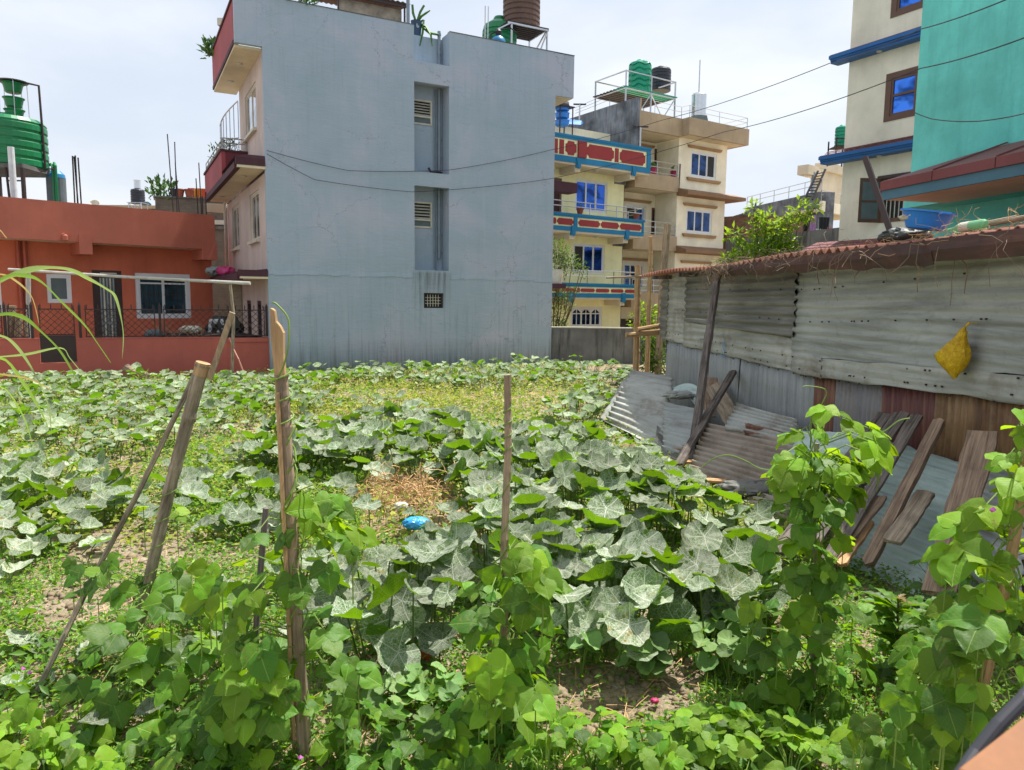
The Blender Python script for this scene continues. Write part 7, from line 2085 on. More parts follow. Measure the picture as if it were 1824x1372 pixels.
SQ = [squash_leaf(100 + i) for i in range(9)]
SQF = [squash_leaf(200 + i, 2, 14) for i in range(6)]
BE = [bean_leaf(300 + i) for i in range(8)] + [bean_leaf(320 + i, 0.2) for i in range(4)] + [bean_leaf(330 + i, -0.2) for i in range(4)]
def shared(V, T, UV, mat, nm):
    me = bpy.data.meshes.new(nm)
    me.from_pydata([tuple(v) for v in V], [], [tuple(int(i) for i in f) for f in T])
    l_ = me.uv_layers.new(name='uv'); l_.data.foreach_set('uv', UV[T.ravel()].astype(np.float32).ravel())
    me.shade_smooth(); me.materials.append(mat); me.update()
    return me
SQM = [shared(*a, M['squash'], 'squash_leaf') for a in SQ]
BEM = {k: [shared(*a, M[k], 'bean_leaf') for a in BE] for k in ('bean', 'bean_light')}
OKM = [shared(*a, M['squash_green'], 'lobed_leaf') for a in SQ[:4]]

def basis(nrm, tip):
    n = np.array(nrm, float); n /= np.linalg.norm(n) + 1e-9
    f = np.array(tip, float); f = f - n * f.dot(n)
    l_ = np.linalg.norm(f)
    if l_ < 1e-4:
        f = np.cross(n, [0.3, 0.9, 0.1]); l_ = np.linalg.norm(f)
    f /= l_
    return f, np.cross(n, f), n
def place(me, name, parent, pos, nrm, tip, size, pl, sy=1.0):
    f, s, n = basis(nrm, tip)
    o_ = bpy.data.objects.new(name, me)
    p = [pos[i] - pl[i] for i in range(3)]
    o_.matrix_basis = Matrix(((f[0] * size, s[0] * size * sy, n[0] * size, p[0]), (f[1] * size, s[1] * size * sy, n[1] * size, p[1]), (f[2] * size, s[2] * size * sy, n[2] * size, p[2]), (0, 0, 0, 1)))
    COL.objects.link(o_); o_.parent = parent
    return o_
def scatter(tpls, pos, nrm, tip, size, rng):
    """join many copies of the templates; returns V, T, UV"""
    Vs, Ts, Us, k = [], [], [], 0
    sel = rng.integers(0, len(tpls), len(pos))
    n = nrm / np.linalg.norm(nrm, axis=1, keepdims=True)
    f = tip - n * (tip * n).sum(1, keepdims=True); f /= np.linalg.norm(f, axis=1, keepdims=True) + 1e-9
    s = np.cross(n, f)
    for i, (V, T, UV) in enumerate(tpls):
        q = np.where(sel == i)[0]
        if not len(q): continue
        sz = size[q][:, None, None]
        P = pos[q][:, None, :] + sz * (V[None, :, 0:1] * f[q][:, None, :] + V[None, :, 1:2] * s[q][:, None, :] + V[None, :, 2:3] * n[q][:, None, :])
        Vs.append(P.reshape(-1, 3))
        Ts.append((T[None] + (np.arange(len(q)) * len(V))[:, None, None]).reshape(-1, T.shape[1]) + k)
        Us.append(np.tile(UV, (len(q), 1)))
        k += len(q) * len(V)
    return np.concatenate(Vs), np.concatenate(Ts), np.concatenate(Us)

# ---- squash field: zones in the photograph, projected on the ground
ZN = [  # polygon (pixels of canopy), density / m2, canopy height lo, hi, leaf radius, far?, group phrase
    ('mound', [(575, 1090), (600, 1010), (700, 975), (820, 960), (860, 900), (800, 840), (790, 800), (850, 765), (1000, 752), (1100, 770), (1180, 800), (1240, 870), (1380, 905), (1375, 1010), (1310, 1085), (1200, 1100), (1060, 1110), (930, 1075), (800, 1085), (700, 1110)], 42, 0.20, 0.60, 0.15, False),
    ('hedge', [(440, 800), (470, 752), (600, 738), (850, 738), (870, 790), (800, 835), (700, 820), (640, 832), (540, 815)], 30, 0.16, 0.42, 0.15, False),
    ('west', [(-60, 915), (-60, 800), (120, 815), (230, 850), (260, 895), (190, 915)], 30, 0.12, 0.32, 0.14, False),
    ('west_low', [(-60, 1000), (-60, 920), (130, 925), (240, 950), (150, 985)], 20, 0.08, 0.22, 0.12, False),
    ('middle', [(260, 930), (280, 860), (420, 840), (620, 850), (640, 880), (560, 930), (420, 950)], 15, 0.08, 0.26, 0.13, False),
    ('near_middle', [(280, 1180), (260, 1080), (420, 980), (620, 960), (640, 1060), (580, 1130), (430, 1180)], 14, 0.1, 0.3, 0.12, False),
    ('near_west', [(-60, 1330), (-60, 1120), (130, 1130), (330, 1230), (250, 1300)], 15, 0.05, 0.2, 0.09, False),
    ('weed_gap', [(250, 860), (330, 790), (420, 770), (560, 800), (640, 850), (560, 900), (400, 900)], 7, 0.1, 0.24, 0.11, False),
    ('gap_west', [(120, 1010), (60, 1120), (-60, 1120), (-60, 1000)], 9, 0.08, 0.2, 0.10, False),
    ('bag', [(640, 960), (640, 925), (760, 905), (860, 905), (860, 960), (760, 975)], 12, 0.1, 0.25, 0.12, False),
    ('far_west', [(-60, 790), (-60, 662), (480, 664), (560, 680), (620, 705), (430, 745), (330, 770), (200, 800), (100, 800)], 21, 0.12, 0.34, 0.14, True),
    ('back', [(480, 682), (480, 655), (980, 640), (1140, 645), (1130, 668), (900, 676), (700, 672)], 17, 0.15, 0.42, 0.15, True),
    ('east', [(960, 750), (970, 715), (1040, 682), (1125, 655), (1100, 700), (1060, 740), (1090, 772), (980, 752)], 22, 0.14, 0.38, 0.14, True),
    ('patch', [(560, 735), (520, 705), (600, 690), (760, 712), (850, 735), (700, 745)], 4, 0.1, 0.26, 0.13, True),
]
VINE_LAB = {
    'mound': ('dense squash plant with big dusty white-veined leaves in the tall mound before the shed', 'squash plants of the tall mound'),
    'hedge': ('squash plant in the leafy row crossing the middle of the field', 'squash plants of the middle row'),
    'west': ('squash plant in the row behind the thin slanted stick', 'squash plants behind the slanted stick'),
    'west_low': ('low squash plant on bare soil beyond the slanted stick', 'low squash plants on bare soil'),
    'middle': ('scattered small squash plant between the bamboo pole and the straw patch', 'squash plants near the bamboo pole'),
    'near_middle': ('small squash plant growing among the bean vines', 'squash plants among the bean vines'),
    'near_west': ('small squash seedling near the foot of the slanted stick', 'squash seedlings at the slanted stick'),
    'weed_gap': ('', 'small squash plants in the bright weed carpet'),
    'gap_west': ('', 'small squash plants at the frame edge beyond the slanted stick'),
    'bag': ('squash plant beside the blue plastic bag', 'squash plants round the blue bag'),
    'far_west': ('distant squash plant before the faded red wall', 'squash plants before the red wall'),
    'back': ('distant squash plant along the foot of the blue-grey building', 'squash plants along the blue-grey building'),
    'east': ('distant squash plant near the leaning sheets and the stained wall', 'squash plants near the stained wall'),
    'patch': ('distant squash plant amid yellowish weeds in the field centre', 'squash plants amid the yellowish weeds'),
}
LM = [('the slim central pole', gnd(903, 1295)), ('the blue plastic bag', gnd(742, 938)), ('the splintered upright pole', gnd(545, 1345)), ('the slanting bamboo pole', gnd(222, 1190)), ('the foot of the slanted stick', gnd(62, 1240)),
      ('the tall bean column', gnd(1448, 1255)), ('the mud-stained sheet', gnd(1300, 880)), ('the sunlit leaning sheet', gnd(1110, 770)), ('the straw heap', gnd(720, 870)), ('the dark shed post', gnd(1229, 830)), ('the dark gate sheet', gnd(104, 668)),
      ('the thin post at the red wall', gnd(434, 664)), ('the edge of the blue-grey building', gnd(490, 662)), ('the pipe shaft wall', gnd(760, 652)), ('the stained concrete wall', gnd(1040, 648)), ('the arching grass blades', gnd(60, 850)), ('the sunny weed carpet', gnd(470, 860)), ('the tied bamboo pole', gnd(1134, 656)), ('the yellowish weeds', gnd(760, 700)), ('the brown log', gnd(240, 668))]
def lm_label(what, x, y, adj=''):
    dd = sorted([((x - p.x) ** 2 + (y - p.y) ** 2, i) for i, (_, p) in enumerate(LM)])
    d, i = dd[0]; nm, p = LM[i]; d = math.sqrt(d)
    dx, dy = x - p.x, y - p.y
    rel = ('behind' if dy > 0 else 'in front of') if abs(dy) > abs(dx) else ('to the east of' if dx > 0 else 'to the west of')
    dist = 'close' if d < 0.7 else ('a step' if d < 1.4 else ('two steps' if d < 2.3 else 'several steps'))
    return ' '.join(f'{adj} {what}, {dist} {rel} {nm}'.split())
def zone_points(poly, dens, zc, rng, ymax=26.5):
    P_ = [gnd(a, b, zc) for a, b in poly]
    xs, ys = [p.x for p in P_], [min(p.y, ymax) for p in P_]
    A_ = (max(xs) - min(xs)) * (max(ys) - min(ys))
    n = int(A_ * dens)
    X = rng.uniform(min(xs), max(xs), n); Y = rng.uniform(min(ys), max(ys), n)
    px_, py_ = proj(X, Y, np.full(n, zc))
    k = inpoly(px_, py_, poly)
    # keep clear of walls and sheets
    k &= X < np.where(Y > 14.3, 3.3, 3.35 - 0.10 * Y)
    loc = g.o + g.u * 0; d_ = (X - g.o.x) * g.v.x + (Y - g.o.y) * g.v.y
    k &= d_ < -0.25
    return X[k], Y[k]
def canopy(X, Y, lo, hi, seed):
    f_ = 0.5 + 0.5 * fbm(X, Y, seed, 3, 1.1)
    return lo + (hi - lo) * np.clip(f_, 0, 1)
for zi, (zn, poly, dens, lo, hi, lr, far) in enumerate(ZN):
    rng = np.random.default_rng(500 + zi)
    X, Y = zone_points(poly, dens, (lo + hi) / 2, rng)
    if zn == 'mound':
        pass
    H = canopy(X, Y, lo, hi, 40 + zi) + rng.uniform(-0.06, 0.06, len(X))
    low = rng.random(len(X)) < (0.22 if zn == 'mound' else 0.12)
    H[low] *= rng.uniform(0.35, 0.7, low.sum())
    GH = ground_h(X, Y)
    sz = lr * rng.uniform(0.55, 1.2, len(X)) * (0.74 if far else 0.95)
    th = rng.uniform(0, 2 * np.pi, len(X)); tl = np.abs(rng.normal(0.0, 0.38, len(X))) + 0.08
    nr = np.stack([np.cos(th) * np.sin(tl), np.sin(th) * np.sin(tl) - 0.10, np.cos(tl)], -1)
    tp = np.stack([rng.normal(size=len(X)), rng.normal(size=len(X)) - 0.35, np.zeros(len(X))], -1)
    pos = np.stack([X, Y, GH + H], -1)
    per = 22 if not far else 26
    K = max(1, len(X) // per)
    cen = rng.choice(len(X), K, replace=False)
    own = ((X[:, None] - X[cen][None]) ** 2 + (Y[:, None] - Y[cen][None]) ** 2).argmin(1)
    for c in range(K):
        q = np.where(own == c)[0]
        if not len(q): continue
        bx, by = float(X[q].mean()), float(Y[q].mean()); bz = float(ground_h(bx, by))
        hm = float(H[q].mean()); adj = ('tall' if hm > (lo + hi) / 2 + 0.03 else ('low' if hm < (lo + hi) / 2 - 0.03 else 'spreading')) + (' dense' if len(q) > 24 else (' sparse' if len(q) < 14 else ''))
        T_ = thing('squash_plant', lm_label('squash plant', bx, by, adj), 'squash plant', (bx, by, bz), 0, VINE_LAB[zn][1])
        st = MB()
        for i in q:
            p = Vector(pos[i]) - Vector((bx, by, bz))
            b = Vector((p.x * 0.75 + rng.normal() * 0.03, p.y * 0.75 + rng.normal() * 0.03, float(ground_h(X[i], Y[i])) - bz))
            st.tube([b, b.lerp(p, 0.55) + Vector((0, 0, 0.03)), p], [0.006, 0.005, 0.004], 4 if not far else 3, cap=False)
            if rng.random() < 0.35: st.tube([Vector((0, 0, 0.02)), b * 0.5 + Vector((0, 0, 0.03)), b], 0.006, 4, cap=False)
        st.build('stem', M['vine_dark'], T_)
        if not far:
            for i in q:
                place(SQM[int(rng.integers(0, 9))], 'leaf', T_, pos[i], nr[i], tp[i], float(sz[i]), (bx, by, bz))
        else:
            V, T, UV = scatter(SQF, pos[q] - np.array([bx, by, bz]), nr[q], tp[q], sz[q], rng)
            np_mesh('foliage', V, T, M['squash_far'], T_, 'stuff', uv=UV, smooth=True)

# the biggest squash leaves at the near edge of the mound, each where the photo shows it
big = [(700, 1100, 0.25, 0.20, (0.05, -0.75, 0.65), (0.1, -0.5, -0.8)), (1050, 1092, 0.28, 0.19, (0, -0.8, 0.6), (0.1, -0.4, -0.9)), (1170, 1055, 0.3, 0.17, (0.1, -0.5, 0.8), (-0.2, -1, 0)),
       (1145, 965, 0.5, 0.16, (0.0, -0.6, 0.8), (-0.3, -1, 0)), (1255, 955, 0.5, 0.15, (0.1, -0.55, 0.8), (0, -1, 0)), (1240, 1005, 0.45, 0.15, (0.1, -0.5, 0.85), (0.3, -1, 0)), (1030, 1005, 0.42, 0.15, (0.1, -0.6, 0.8), (-0.4, -1, 0)),
       (690, 1005, 0.3, 0.16, (-0.1, -0.7, 0.7), (-0.8, -0.5, 0)), (770, 1040, 0.3, 0.14, (-0.3, -0.6, 0.75), (-0.5, -1, 0)), (1280, 1075, 0.25, 0.14, (0.2, -0.8, 0.5), (0.3, -0.6, -0.5)), (1310, 985, 0.45, 0.14, (0.2, -0.5, 0.8), (0.4, -1, 0)),
       (820, 1005, 0.3, 0.12, (-0.1, -0.4, 0.9), (0, -1, 0)), (655, 900, 0.3, 0.14, (0, -0.3, 0.95), (-0.5, -1, 0)), (1080, 905, 0.55, 0.15, (0, -0.5, 0.85), (-0.2, -1, 0)), (950, 900, 0.5, 0.15, (-0.2, -0.5, 0.85), (-0.6, -1, 0))]
T_ = thing('squash_plant', 'squash plant with the largest white-veined leaves facing out at the near edge of the mound', 'squash plant', tuple(gnd(1000, 1130)))
b0 = T_.location.copy(); st = MB(); rg = random.Random(77)
for (px_, py_, z, s_, nr_, tp_) in big:
    p = gnd(px_, py_, z)
    place(SQM[rg.randrange(9)], 'leaf', T_, tuple(p), nr_, tp_, s_, b0)
    q = p - b0; e = Vector((q.x + rg.uniform(-.1, .1), q.y + 0.12, 0))
    st.tube([e, e.lerp(q, 0.6) + Vector((0, 0.02, 0.04)), q], [0.007, 0.006, 0.005], 5, cap=False)
for k in range(6):
    a = gnd(700 + 110 * k, 1120 - 12 * k) - b0; b = gnd(760 + 110 * k, 1060 - 20 * k) - b0
    st.tube([a + Vector((0, 0, 0.03)), (a + b) / 2 + Vector((0, 0, 0.07)), b + Vector((0, 0, 0.04))], 0.008, 5)
st.build('stem', M['vine'], T_)

# ---- bean plants
def bean_plant(name, label, base, axis, regions, seed, mat='bean', leaf=0.098, group=None, vine_top=None, flowers=0):
    """axis: world polyline (support); regions: (polygon px, Yc, dY, n trifoliate leaves, size factor, material)"""
    rg_ = random.Random(seed); rn = np.random.default_rng(seed)
    bl = Vector(base)
    T_ = thing(name, label, 'bean plant', tuple(bl), 0, group)
    ax = [Vector(a) for a in axis]
    st = MB()
    # twining stems
    for k in range(3):
        pts = []; L = len(ax) - 1; K = 26
        for i in range(K + 1):
            f = i / K * L; j = min(int(f), L - 1)
            c_ = ax[j].lerp(ax[j + 1], f - j); a_ = i * 0.8 + k * 2.1; rr = 0.035 + 0.02 * math.sin(i * 1.7 + k)
            pts.append(c_ - bl + Vector((math.cos(a_) * rr, math.sin(a_) * rr, 0)))
        st.tube(pts, 0.0045, 5, cap=False)
    def tri(p, nrm, tipd, s_, mt):
        ms = BEM[mt]
        f, sd, n = basis(nrm, tipd)
        f, sd, n = Vector(f), Vector(sd), Vector(n)
        for (ang, m0, off) in ((0, 0, 0.30), (68, 8, 0.02), (-68, 12, 0.02)):
            a_ = rad(ang + rg_.uniform(-12, 12))
            d_ = f * math.cos(a_) + sd * math.sin(a_)
            nn = n + Vector((rg_.gauss(0, .22), rg_.gauss(0, .22), rg_.gauss(0, .18)))
            q_ = Vector(p) + f * off * s_
            if ang: d_ = d_ + f * 0.1
            place(ms[m0 + rg_.randrange(8 if ang == 0 else 4)], 'leaf', T_, tuple(q_), tuple(nn), tuple(d_), s_ * rg_.uniform(0.85, 1.15), bl, rg_.uniform(0.9, 1.15))
        return f
    zax = [a.z for a in ax]
    for (poly, Yc, dY, n, sf, mt) in regions:
        P_ = np.array(poly, float); cnt = 0
        while cnt < n:
            px_, py_ = rn.uniform(P_[:, 0].min(), P_[:, 0].max()), rn.uniform(P_[:, 1].min(), P_[:, 1].max())
            if not inpoly(np.array([px_]), np.array([py_]), poly)[0]: continue
            cnt += 1
            Yp_ = Yc + rn.uniform(-dY, dY)
            p = at(px_, py_, Yp_)
            gz = float(ground_h(p.x, p.y))
            if p.z < gz + 0.03: p = gnd(px_, py_, gz + 0.05)
            # nearest axis point a bit lower
            t_ = max(0.0, min(1.0, (p.z - zax[0]) / max(0.1, zax[-1] - zax[0]))) * (len(ax) - 1)
            j = min(int(t_), len(ax) - 2); c_ = ax[j].lerp(ax[j + 1], t_ - j)
            out = Vector((p.x - c_.x, p.y - c_.y, 0)); out = out.normalized() if out.length > 1e-3 else Vector((0, -1, 0))
            nrm = out * rg_.uniform(0.2, 0.9) + Vector((0, -0.25, rg_.uniform(0.45, 1.1))) + Vector((rg_.gauss(0, .25), rg_.gauss(0, .25), 0))
            tipd = out * rg_.uniform(0.1, 0.9) + Vector((rg_.gauss(0, .5), rg_.gauss(0, .4) - 0.2, -rg_.uniform(0.3, 1.0)))
            s_ = leaf * sf * rg_.choice((0.62, 0.8, 0.9, 1.0, 1.1, 1.25))
            tri(p, nrm, tipd, s_, ('bean_light' if mt == 'bean' and rg_.random() < 0.34 else mt))
            if (p - c_).length < 0.32:
                c2 = c_.lerp(p, 0.1); c2.z -= 0.05
                st.tube([c2 - bl, c_.lerp(p, 0.6) - bl + Vector((0, 0, 0.03)), p - bl], [0.0035, 0.003, 0.0025], 4, cap=False)
            else:
                st.tube([Vector((p.x, p.y, max(gz, p.z - 0.25))) - bl, p - bl], [0.003, 0.0025], 4, cap=False)
    st.build('stem', M['vine'], T_)
    for (px_, py_, Yf) in (flowers or ()):
        p = at(px_, py_, Yf) - bl
        fm = MB(); fm.add([p, p + Vector((.014, -.005, .012)), p + Vector((0, -.008, .024)), p + Vector((-.014, -.005, .012)), p + Vector((0, -.02, .01))], [(0, 1, 4), (1, 2, 4), (2, 3, 4), (3, 0, 4)])
        fm.build('flower', M['flower'], T_)
    return T_
M['flower'] = plain('pink_bean_flower', srgb(206, 100, 190, 0.9), 0.6)

# poles first
def up2(px_, py_, Y_): return at(px_, py_, Y_)
b_ = gnd(222, 1190)
bp_top = up2(361, 650, b_.y)
BPO = pole('bamboo_pole', 'thick weathered bamboo pole slanting up from the bean vines with a cut pale end', [b_ - Vector((0, 0, .1)), up2(300, 880, b_.y), bp_top], [0.029, 0.036], M['bamboo_grey'], n=14, nodes=5, seed=11)
_b0 = Vector(BPO.location); _qi = BPO.rotation_quaternion.inverted(); MB().tube([_qi @ (bp_top - (bp_top - b_).normalized() * 0.06 - _b0), _qi @ (bp_top + (bp_top - b_).normalized() * 0.012 - _b0)], 0.0385, 14).build('cut_end', M['bamboo_tan'], BPO)
sp = MB(); p0 = up2(372, 636, b_.y); p1 = up2(414, 557, b_.y - 0.05)
sp.bar(Vector((0, 0, -0.12)), p1 - p0, 0.03, 0.012, (0.2, -1, 0.2)); o = sp.build('split_bamboo', M['wood_grey']); o.location = p0; tag(o, 'flat split bamboo slat sticking out above the cut bamboo end', 'slat')
a_ = gnd(62, 1240)
pole('slanted_stick', 'long thin stick slanting from the lower corner up to the bamboo pole', [a_, up2(160, 1040, 3.95), up2(245, 880, 4.0), up2(330, 705, 4.08), up2(352, 655, 4.12)], [0.015, 0.014], M['bamboo_grey'], cat='stick', n=6, nodes=5, seed=12)
b2 = gnd(545, 1345)
Y2 = b2.y
pole('wooden_pole', 'upright grey wooden pole with splintered top among the bean vines', [b2 - Vector((0, 0, .1)), up2(530, 1150, Y2), up2(517, 930, Y2), up2(507, 760, Y2), up2(501, 668, Y2)], [0.034, 0.028], M['wood_grey'], n=9, nodes=4, seed=13)
m = MB(); q0 = up2(497, 690, Y2)
pts_ = [(486, 548), (490, 550), (494, 553), (496, 572), (503, 580), (509, 592), (508, 630), (510, 668), (506, 695), (492, 695), (489, 640), (486, 600)]
m.prism([((x_ - 497) * Y2 / FPX, -(y_ - 690) * Y2 / FPX) for x_, y_ in pts_], -0.016, 0.016)
o = m.build('pole_splinter', M['bamboo_tan'], bevel=0.004); o.location = q0; tag(o, 'pale splintered wood slab rising from the top of the upright pole', 'splinter')
m = MB(); q0 = at(535, 1345, Y2)
pole('split_lath', 'reddish split lath running down the front of the upright wooden pole', [gnd(530, 1330, 0.02) + Vector((0, -0.05, 0)), up2(512, 1060, Y2 - 0.045), up2(494, 700, Y2 - 0.04)], 0.010, M['bamboo_tan'], cat='lath', n=4)
b3 = gnd(903, 1295)
pole('thin_pole', 'slim straight grey pole standing in the centre of the field', [b3 - Vector((0, 0, .05)), up2(897, 1000, b3.y), up2(905, 800, b3.y), up2(904, 668, b3.y)], [0.019, 0.017], M['wood_grey'], n=7, nodes=5, seed=14)
b4 = gnd(452, 1180)
pole('dark_stake', 'thin blackish twisted stake behind the upright wooden pole', [b4, up2(462, 1040, b4.y), up2(474, 905, b4.y)], 0.018, M['wood_dark'], cat='stake', n=6)
b5 = gnd(1448, 1255)
pole('bean_stake', 'stake hidden under the tall bean column before the shed', [b5, up2(1450, 900, b5.y + 0.12), up2(1455, 790, b5.y + 0.15)], 0.014, M['bamboo_grey'], cat='stake', n=6)
b6 = gnd(1742, 1330); Y6 = 2.9
pole('bean_stake', 'pale pink-brown stake inside the bean leaves at the frame edge', [at(1735, 1290, Y6), at(1770, 1140, Y6), at(1800, 1000, Y6), at(1838, 760, Y6)], 0.022, M['bamboo_tan'], cat='stake', n=8)
# twining vine pieces visible on the poles
def twine(label, ax, r, turns, seed, th=0.004):
    m = MB(); pts = []; ax = [Vector(a) for a in ax]; L = len(ax) - 1; K = int(turns * 9)
    for i in range(K + 1):
        f = i / K * L; j = min(int(f), L - 1); c_ = ax[j].lerp(ax[j + 1], f - j); a_ = i / 9 * 6.283 + seed
        pts.append(c_ - ax[0] + Vector((math.cos(a_) * r, math.sin(a_) * r, 0)))
    o_ = m.tube(pts, th, 5).build('bean_tendril', M['vine']); o_.location = ax[0]; return tag(o_, label, 'tendril')
twine('green tendril winding up the upright wooden pole', [up2(528, 1150, Y2), up2(507, 760, Y2), up2(500, 660, Y2)], 0.042, 5, 0.4)
twine('green tendril winding up the slim straight pole', [up2(898, 1050, b3.y), up2(905, 800, b3.y), up2(904, 720, b3.y)], 0.022, 7, 1.0, 0.003)
twine('thin tendril winding up the slanting bamboo pole', [up2(262, 1040, b_.y), up2(310, 850, b_.y)], 0.052, 4, 2.0, 0.003)
o = MB().tube(spline([(0, 0, 0), (0.03, -.02, 0.05), (0.05, -.02, 0.14), (0.045, 0, 0.24), (0.0, 0, 0.3), (-0.02, 0, 0.31)]), 0.004, 6).build('bean_tendril', M['bean_light'] if False else M['vine']); o.location = up2(497, 668, Y2 - 0.03); tag(o, 'pale green shoot curving beside the splintered pole top', 'tendril')

bean_plant('bean_plant', 'bean vine climbing the splintered upright pole with big sunlit leaves', gnd(545, 1345), [gnd(545, 1345), up2(530, 1150, Y2), up2(517, 930, Y2), up2(507, 760, Y2)],
    [([(380, 1010), (560, 870), (640, 900), (660, 960), (600, 1010), (600, 1100), (640, 1180), (640, 1372), (440, 1372), (420, 1250), (370, 1180), (350, 1080)], Y2, 0.28, 68, 0.95, 'bean'),
     ([(540, 880), (560, 840), (650, 880), (640, 940), (560, 960)], Y2 + 0.1, 0.15, 6, 1.0, 'bean_light'), ([(380, 1150), (470, 1120), (520, 1300), (440, 1372), (380, 1330)], Y2 - 0.25, 0.1, 4, 1.1, 'bean_light'), ([(380, 1150), (470, 1120), (520, 1300), (440, 1372), (380, 1330)], Y2 - 0.2, 0.1, 6, 1.1, 'bean')], 61, flowers=((424, 1230, 3.0), (536, 1352, 3.0), (468, 1035, 3.3)))
bean_plant('bean_plant', 'bean vine covering the foot of the slanted stick and bamboo pole', gnd(210, 1260), [gnd(215, 1260), up2(240, 1100, 3.75), up2(262, 1020, 4.0)],
    [([(110, 1010), (180, 980), (240, 1010), (330, 990), (400, 1000), (420, 1100), (400, 1372), (60, 1372), (100, 1280), (150, 1180), (160, 1080)], 3.7, 0.33, 84, 0.95, 'bean'),
     ([(240, 880), (320, 860), (330, 920), (270, 930)], 4.1, 0.05, 2, 0.9, 'bean_light'), ([(20, 1260), (90, 1240), (120, 1372), (0, 1372)], 3.1, 0.15, 12, 0.8, 'bean_light')], 62, flowers=((43, 1194, 3.6), (55, 1201, 3.6)))
bean_plant('bean_plant', 'bean vine climbing the slim central pole', gnd(903, 1295), [gnd(903, 1295), up2(897, 1100, b3.y), up2(900, 960, b3.y)],
    [([(830, 1040), (880, 990), (960, 980), (995, 1030), (1000, 1130), (960, 1190), (1000, 1280), (960, 1372), (760, 1372), (740, 1290), (830, 1230), (820, 1120)], b3.y - 0.05, 0.26, 74, 0.95, 'bean'),
     ([(910, 990), (1000, 980), (1000, 1080), (930, 1080)], b3.y - 0.25, 0.05, 5, 0.9, 'bean_light'), ([(850, 1180), (980, 1200), (960, 1290), (850, 1280)], b3.y - 0.4, 0.05, 6, 1.0, 'bean_light')], 63)
bean_plant('bean_plant', 'tall bean column before the shed, sunlit on top and dark below', gnd(1448, 1255), [gnd(1448, 1255), up2(1450, 1000, b5.y), up2(1452, 740, b5.y)],
    [([(1395, 780), (1420, 725), (1500, 725), (1560, 760), (1600, 790), (1540, 820), (1530, 880), (1500, 905), (1400, 900), (1385, 840)], b5.y, 0.22, 44, 0.95, 'bean_light'), ([(1390, 800), (1500, 800), (1510, 920), (1385, 920)], b5.y + 0.05, 0.2, 24, 0.95, 'bean'),  # lighter leaf colour on top paints in the sunlit look
     ([(1370, 900), (1500, 900), (1510, 960), (1530, 1010), (1540, 1120), (1560, 1180), (1560, 1260), (1480, 1330), (1380, 1300), (1320, 1220), (1330, 1100), (1340, 1000)], b5.y, 0.32, 96, 0.9, 'bean')], 64)
bean_plant('bean_plant', 'close bean thicket crowding the frame edge before the shed', gnd(1780, 1330), [at(1760, 1340, 2.9), at(1800, 1000, 2.9), at(1830, 760, 2.9)],
    [([(1790, 760), (1850, 720), (1860, 900), (1780, 860)], 2.9, 0.2, 12, 1.0, 'bean_light'), ([(1700, 900), (1850, 860), (1860, 1100), (1700, 1090), (1640, 1050), (1680, 960)], 2.8, 0.3, 20, 0.95, 'bean_light'),
     ([(1560, 1120), (1700, 1060), (1860, 1080), (1860, 1372), (1520, 1372), (1500, 1300), (1560, 1220)], 2.75, 0.35, 66, 0.98, 'bean')], 65, flowers=((1766, 913, 2.6),))
o = MB().tube([Vector(p) - at(1453, 765, 3.9) for p in spline((at(1453, 765, 3.9), at(1462, 725, 3.9), at(1472, 702, 3.9), at(1466, 692, 3.9), at(1440, 688, 3.9), at(1430, 689, 3.9)))], 0.003, 5).build('bean_tendril', M['vine']); o.location = at(1453, 765, 3.9); tag(o, 'curling tendril tip above the tall bean column', 'tendril')
P_ = [at(x_, y_, 4.3) for x_, y_ in ((1250, 832), (1275, 815), (1300, 811), (1330, 822), (1355, 835), (1400, 840))]
o = MB().tube([p - P_[0] for p in spline(P_)], 0.004, 5).build('bean_tendril', M['vine']); o.location = P_[0]; tag(o, 'long yellow-green shoot reaching sideways over the mud-stained sheet', 'tendril')
P_ = [at(x_, y_, 3.85) for x_, y_ in ((1500, 745), (1540, 760), (1570, 770), (1600, 750), (1620, 745))]
o = MB().tube([p - P_[0] for p in spline(P_)], 0.004, 5).build('bean_tendril', M['vine']); o.location = P_[0]; tag(o, 'young shoot stretching from the bean column towards the planks', 'tendril')

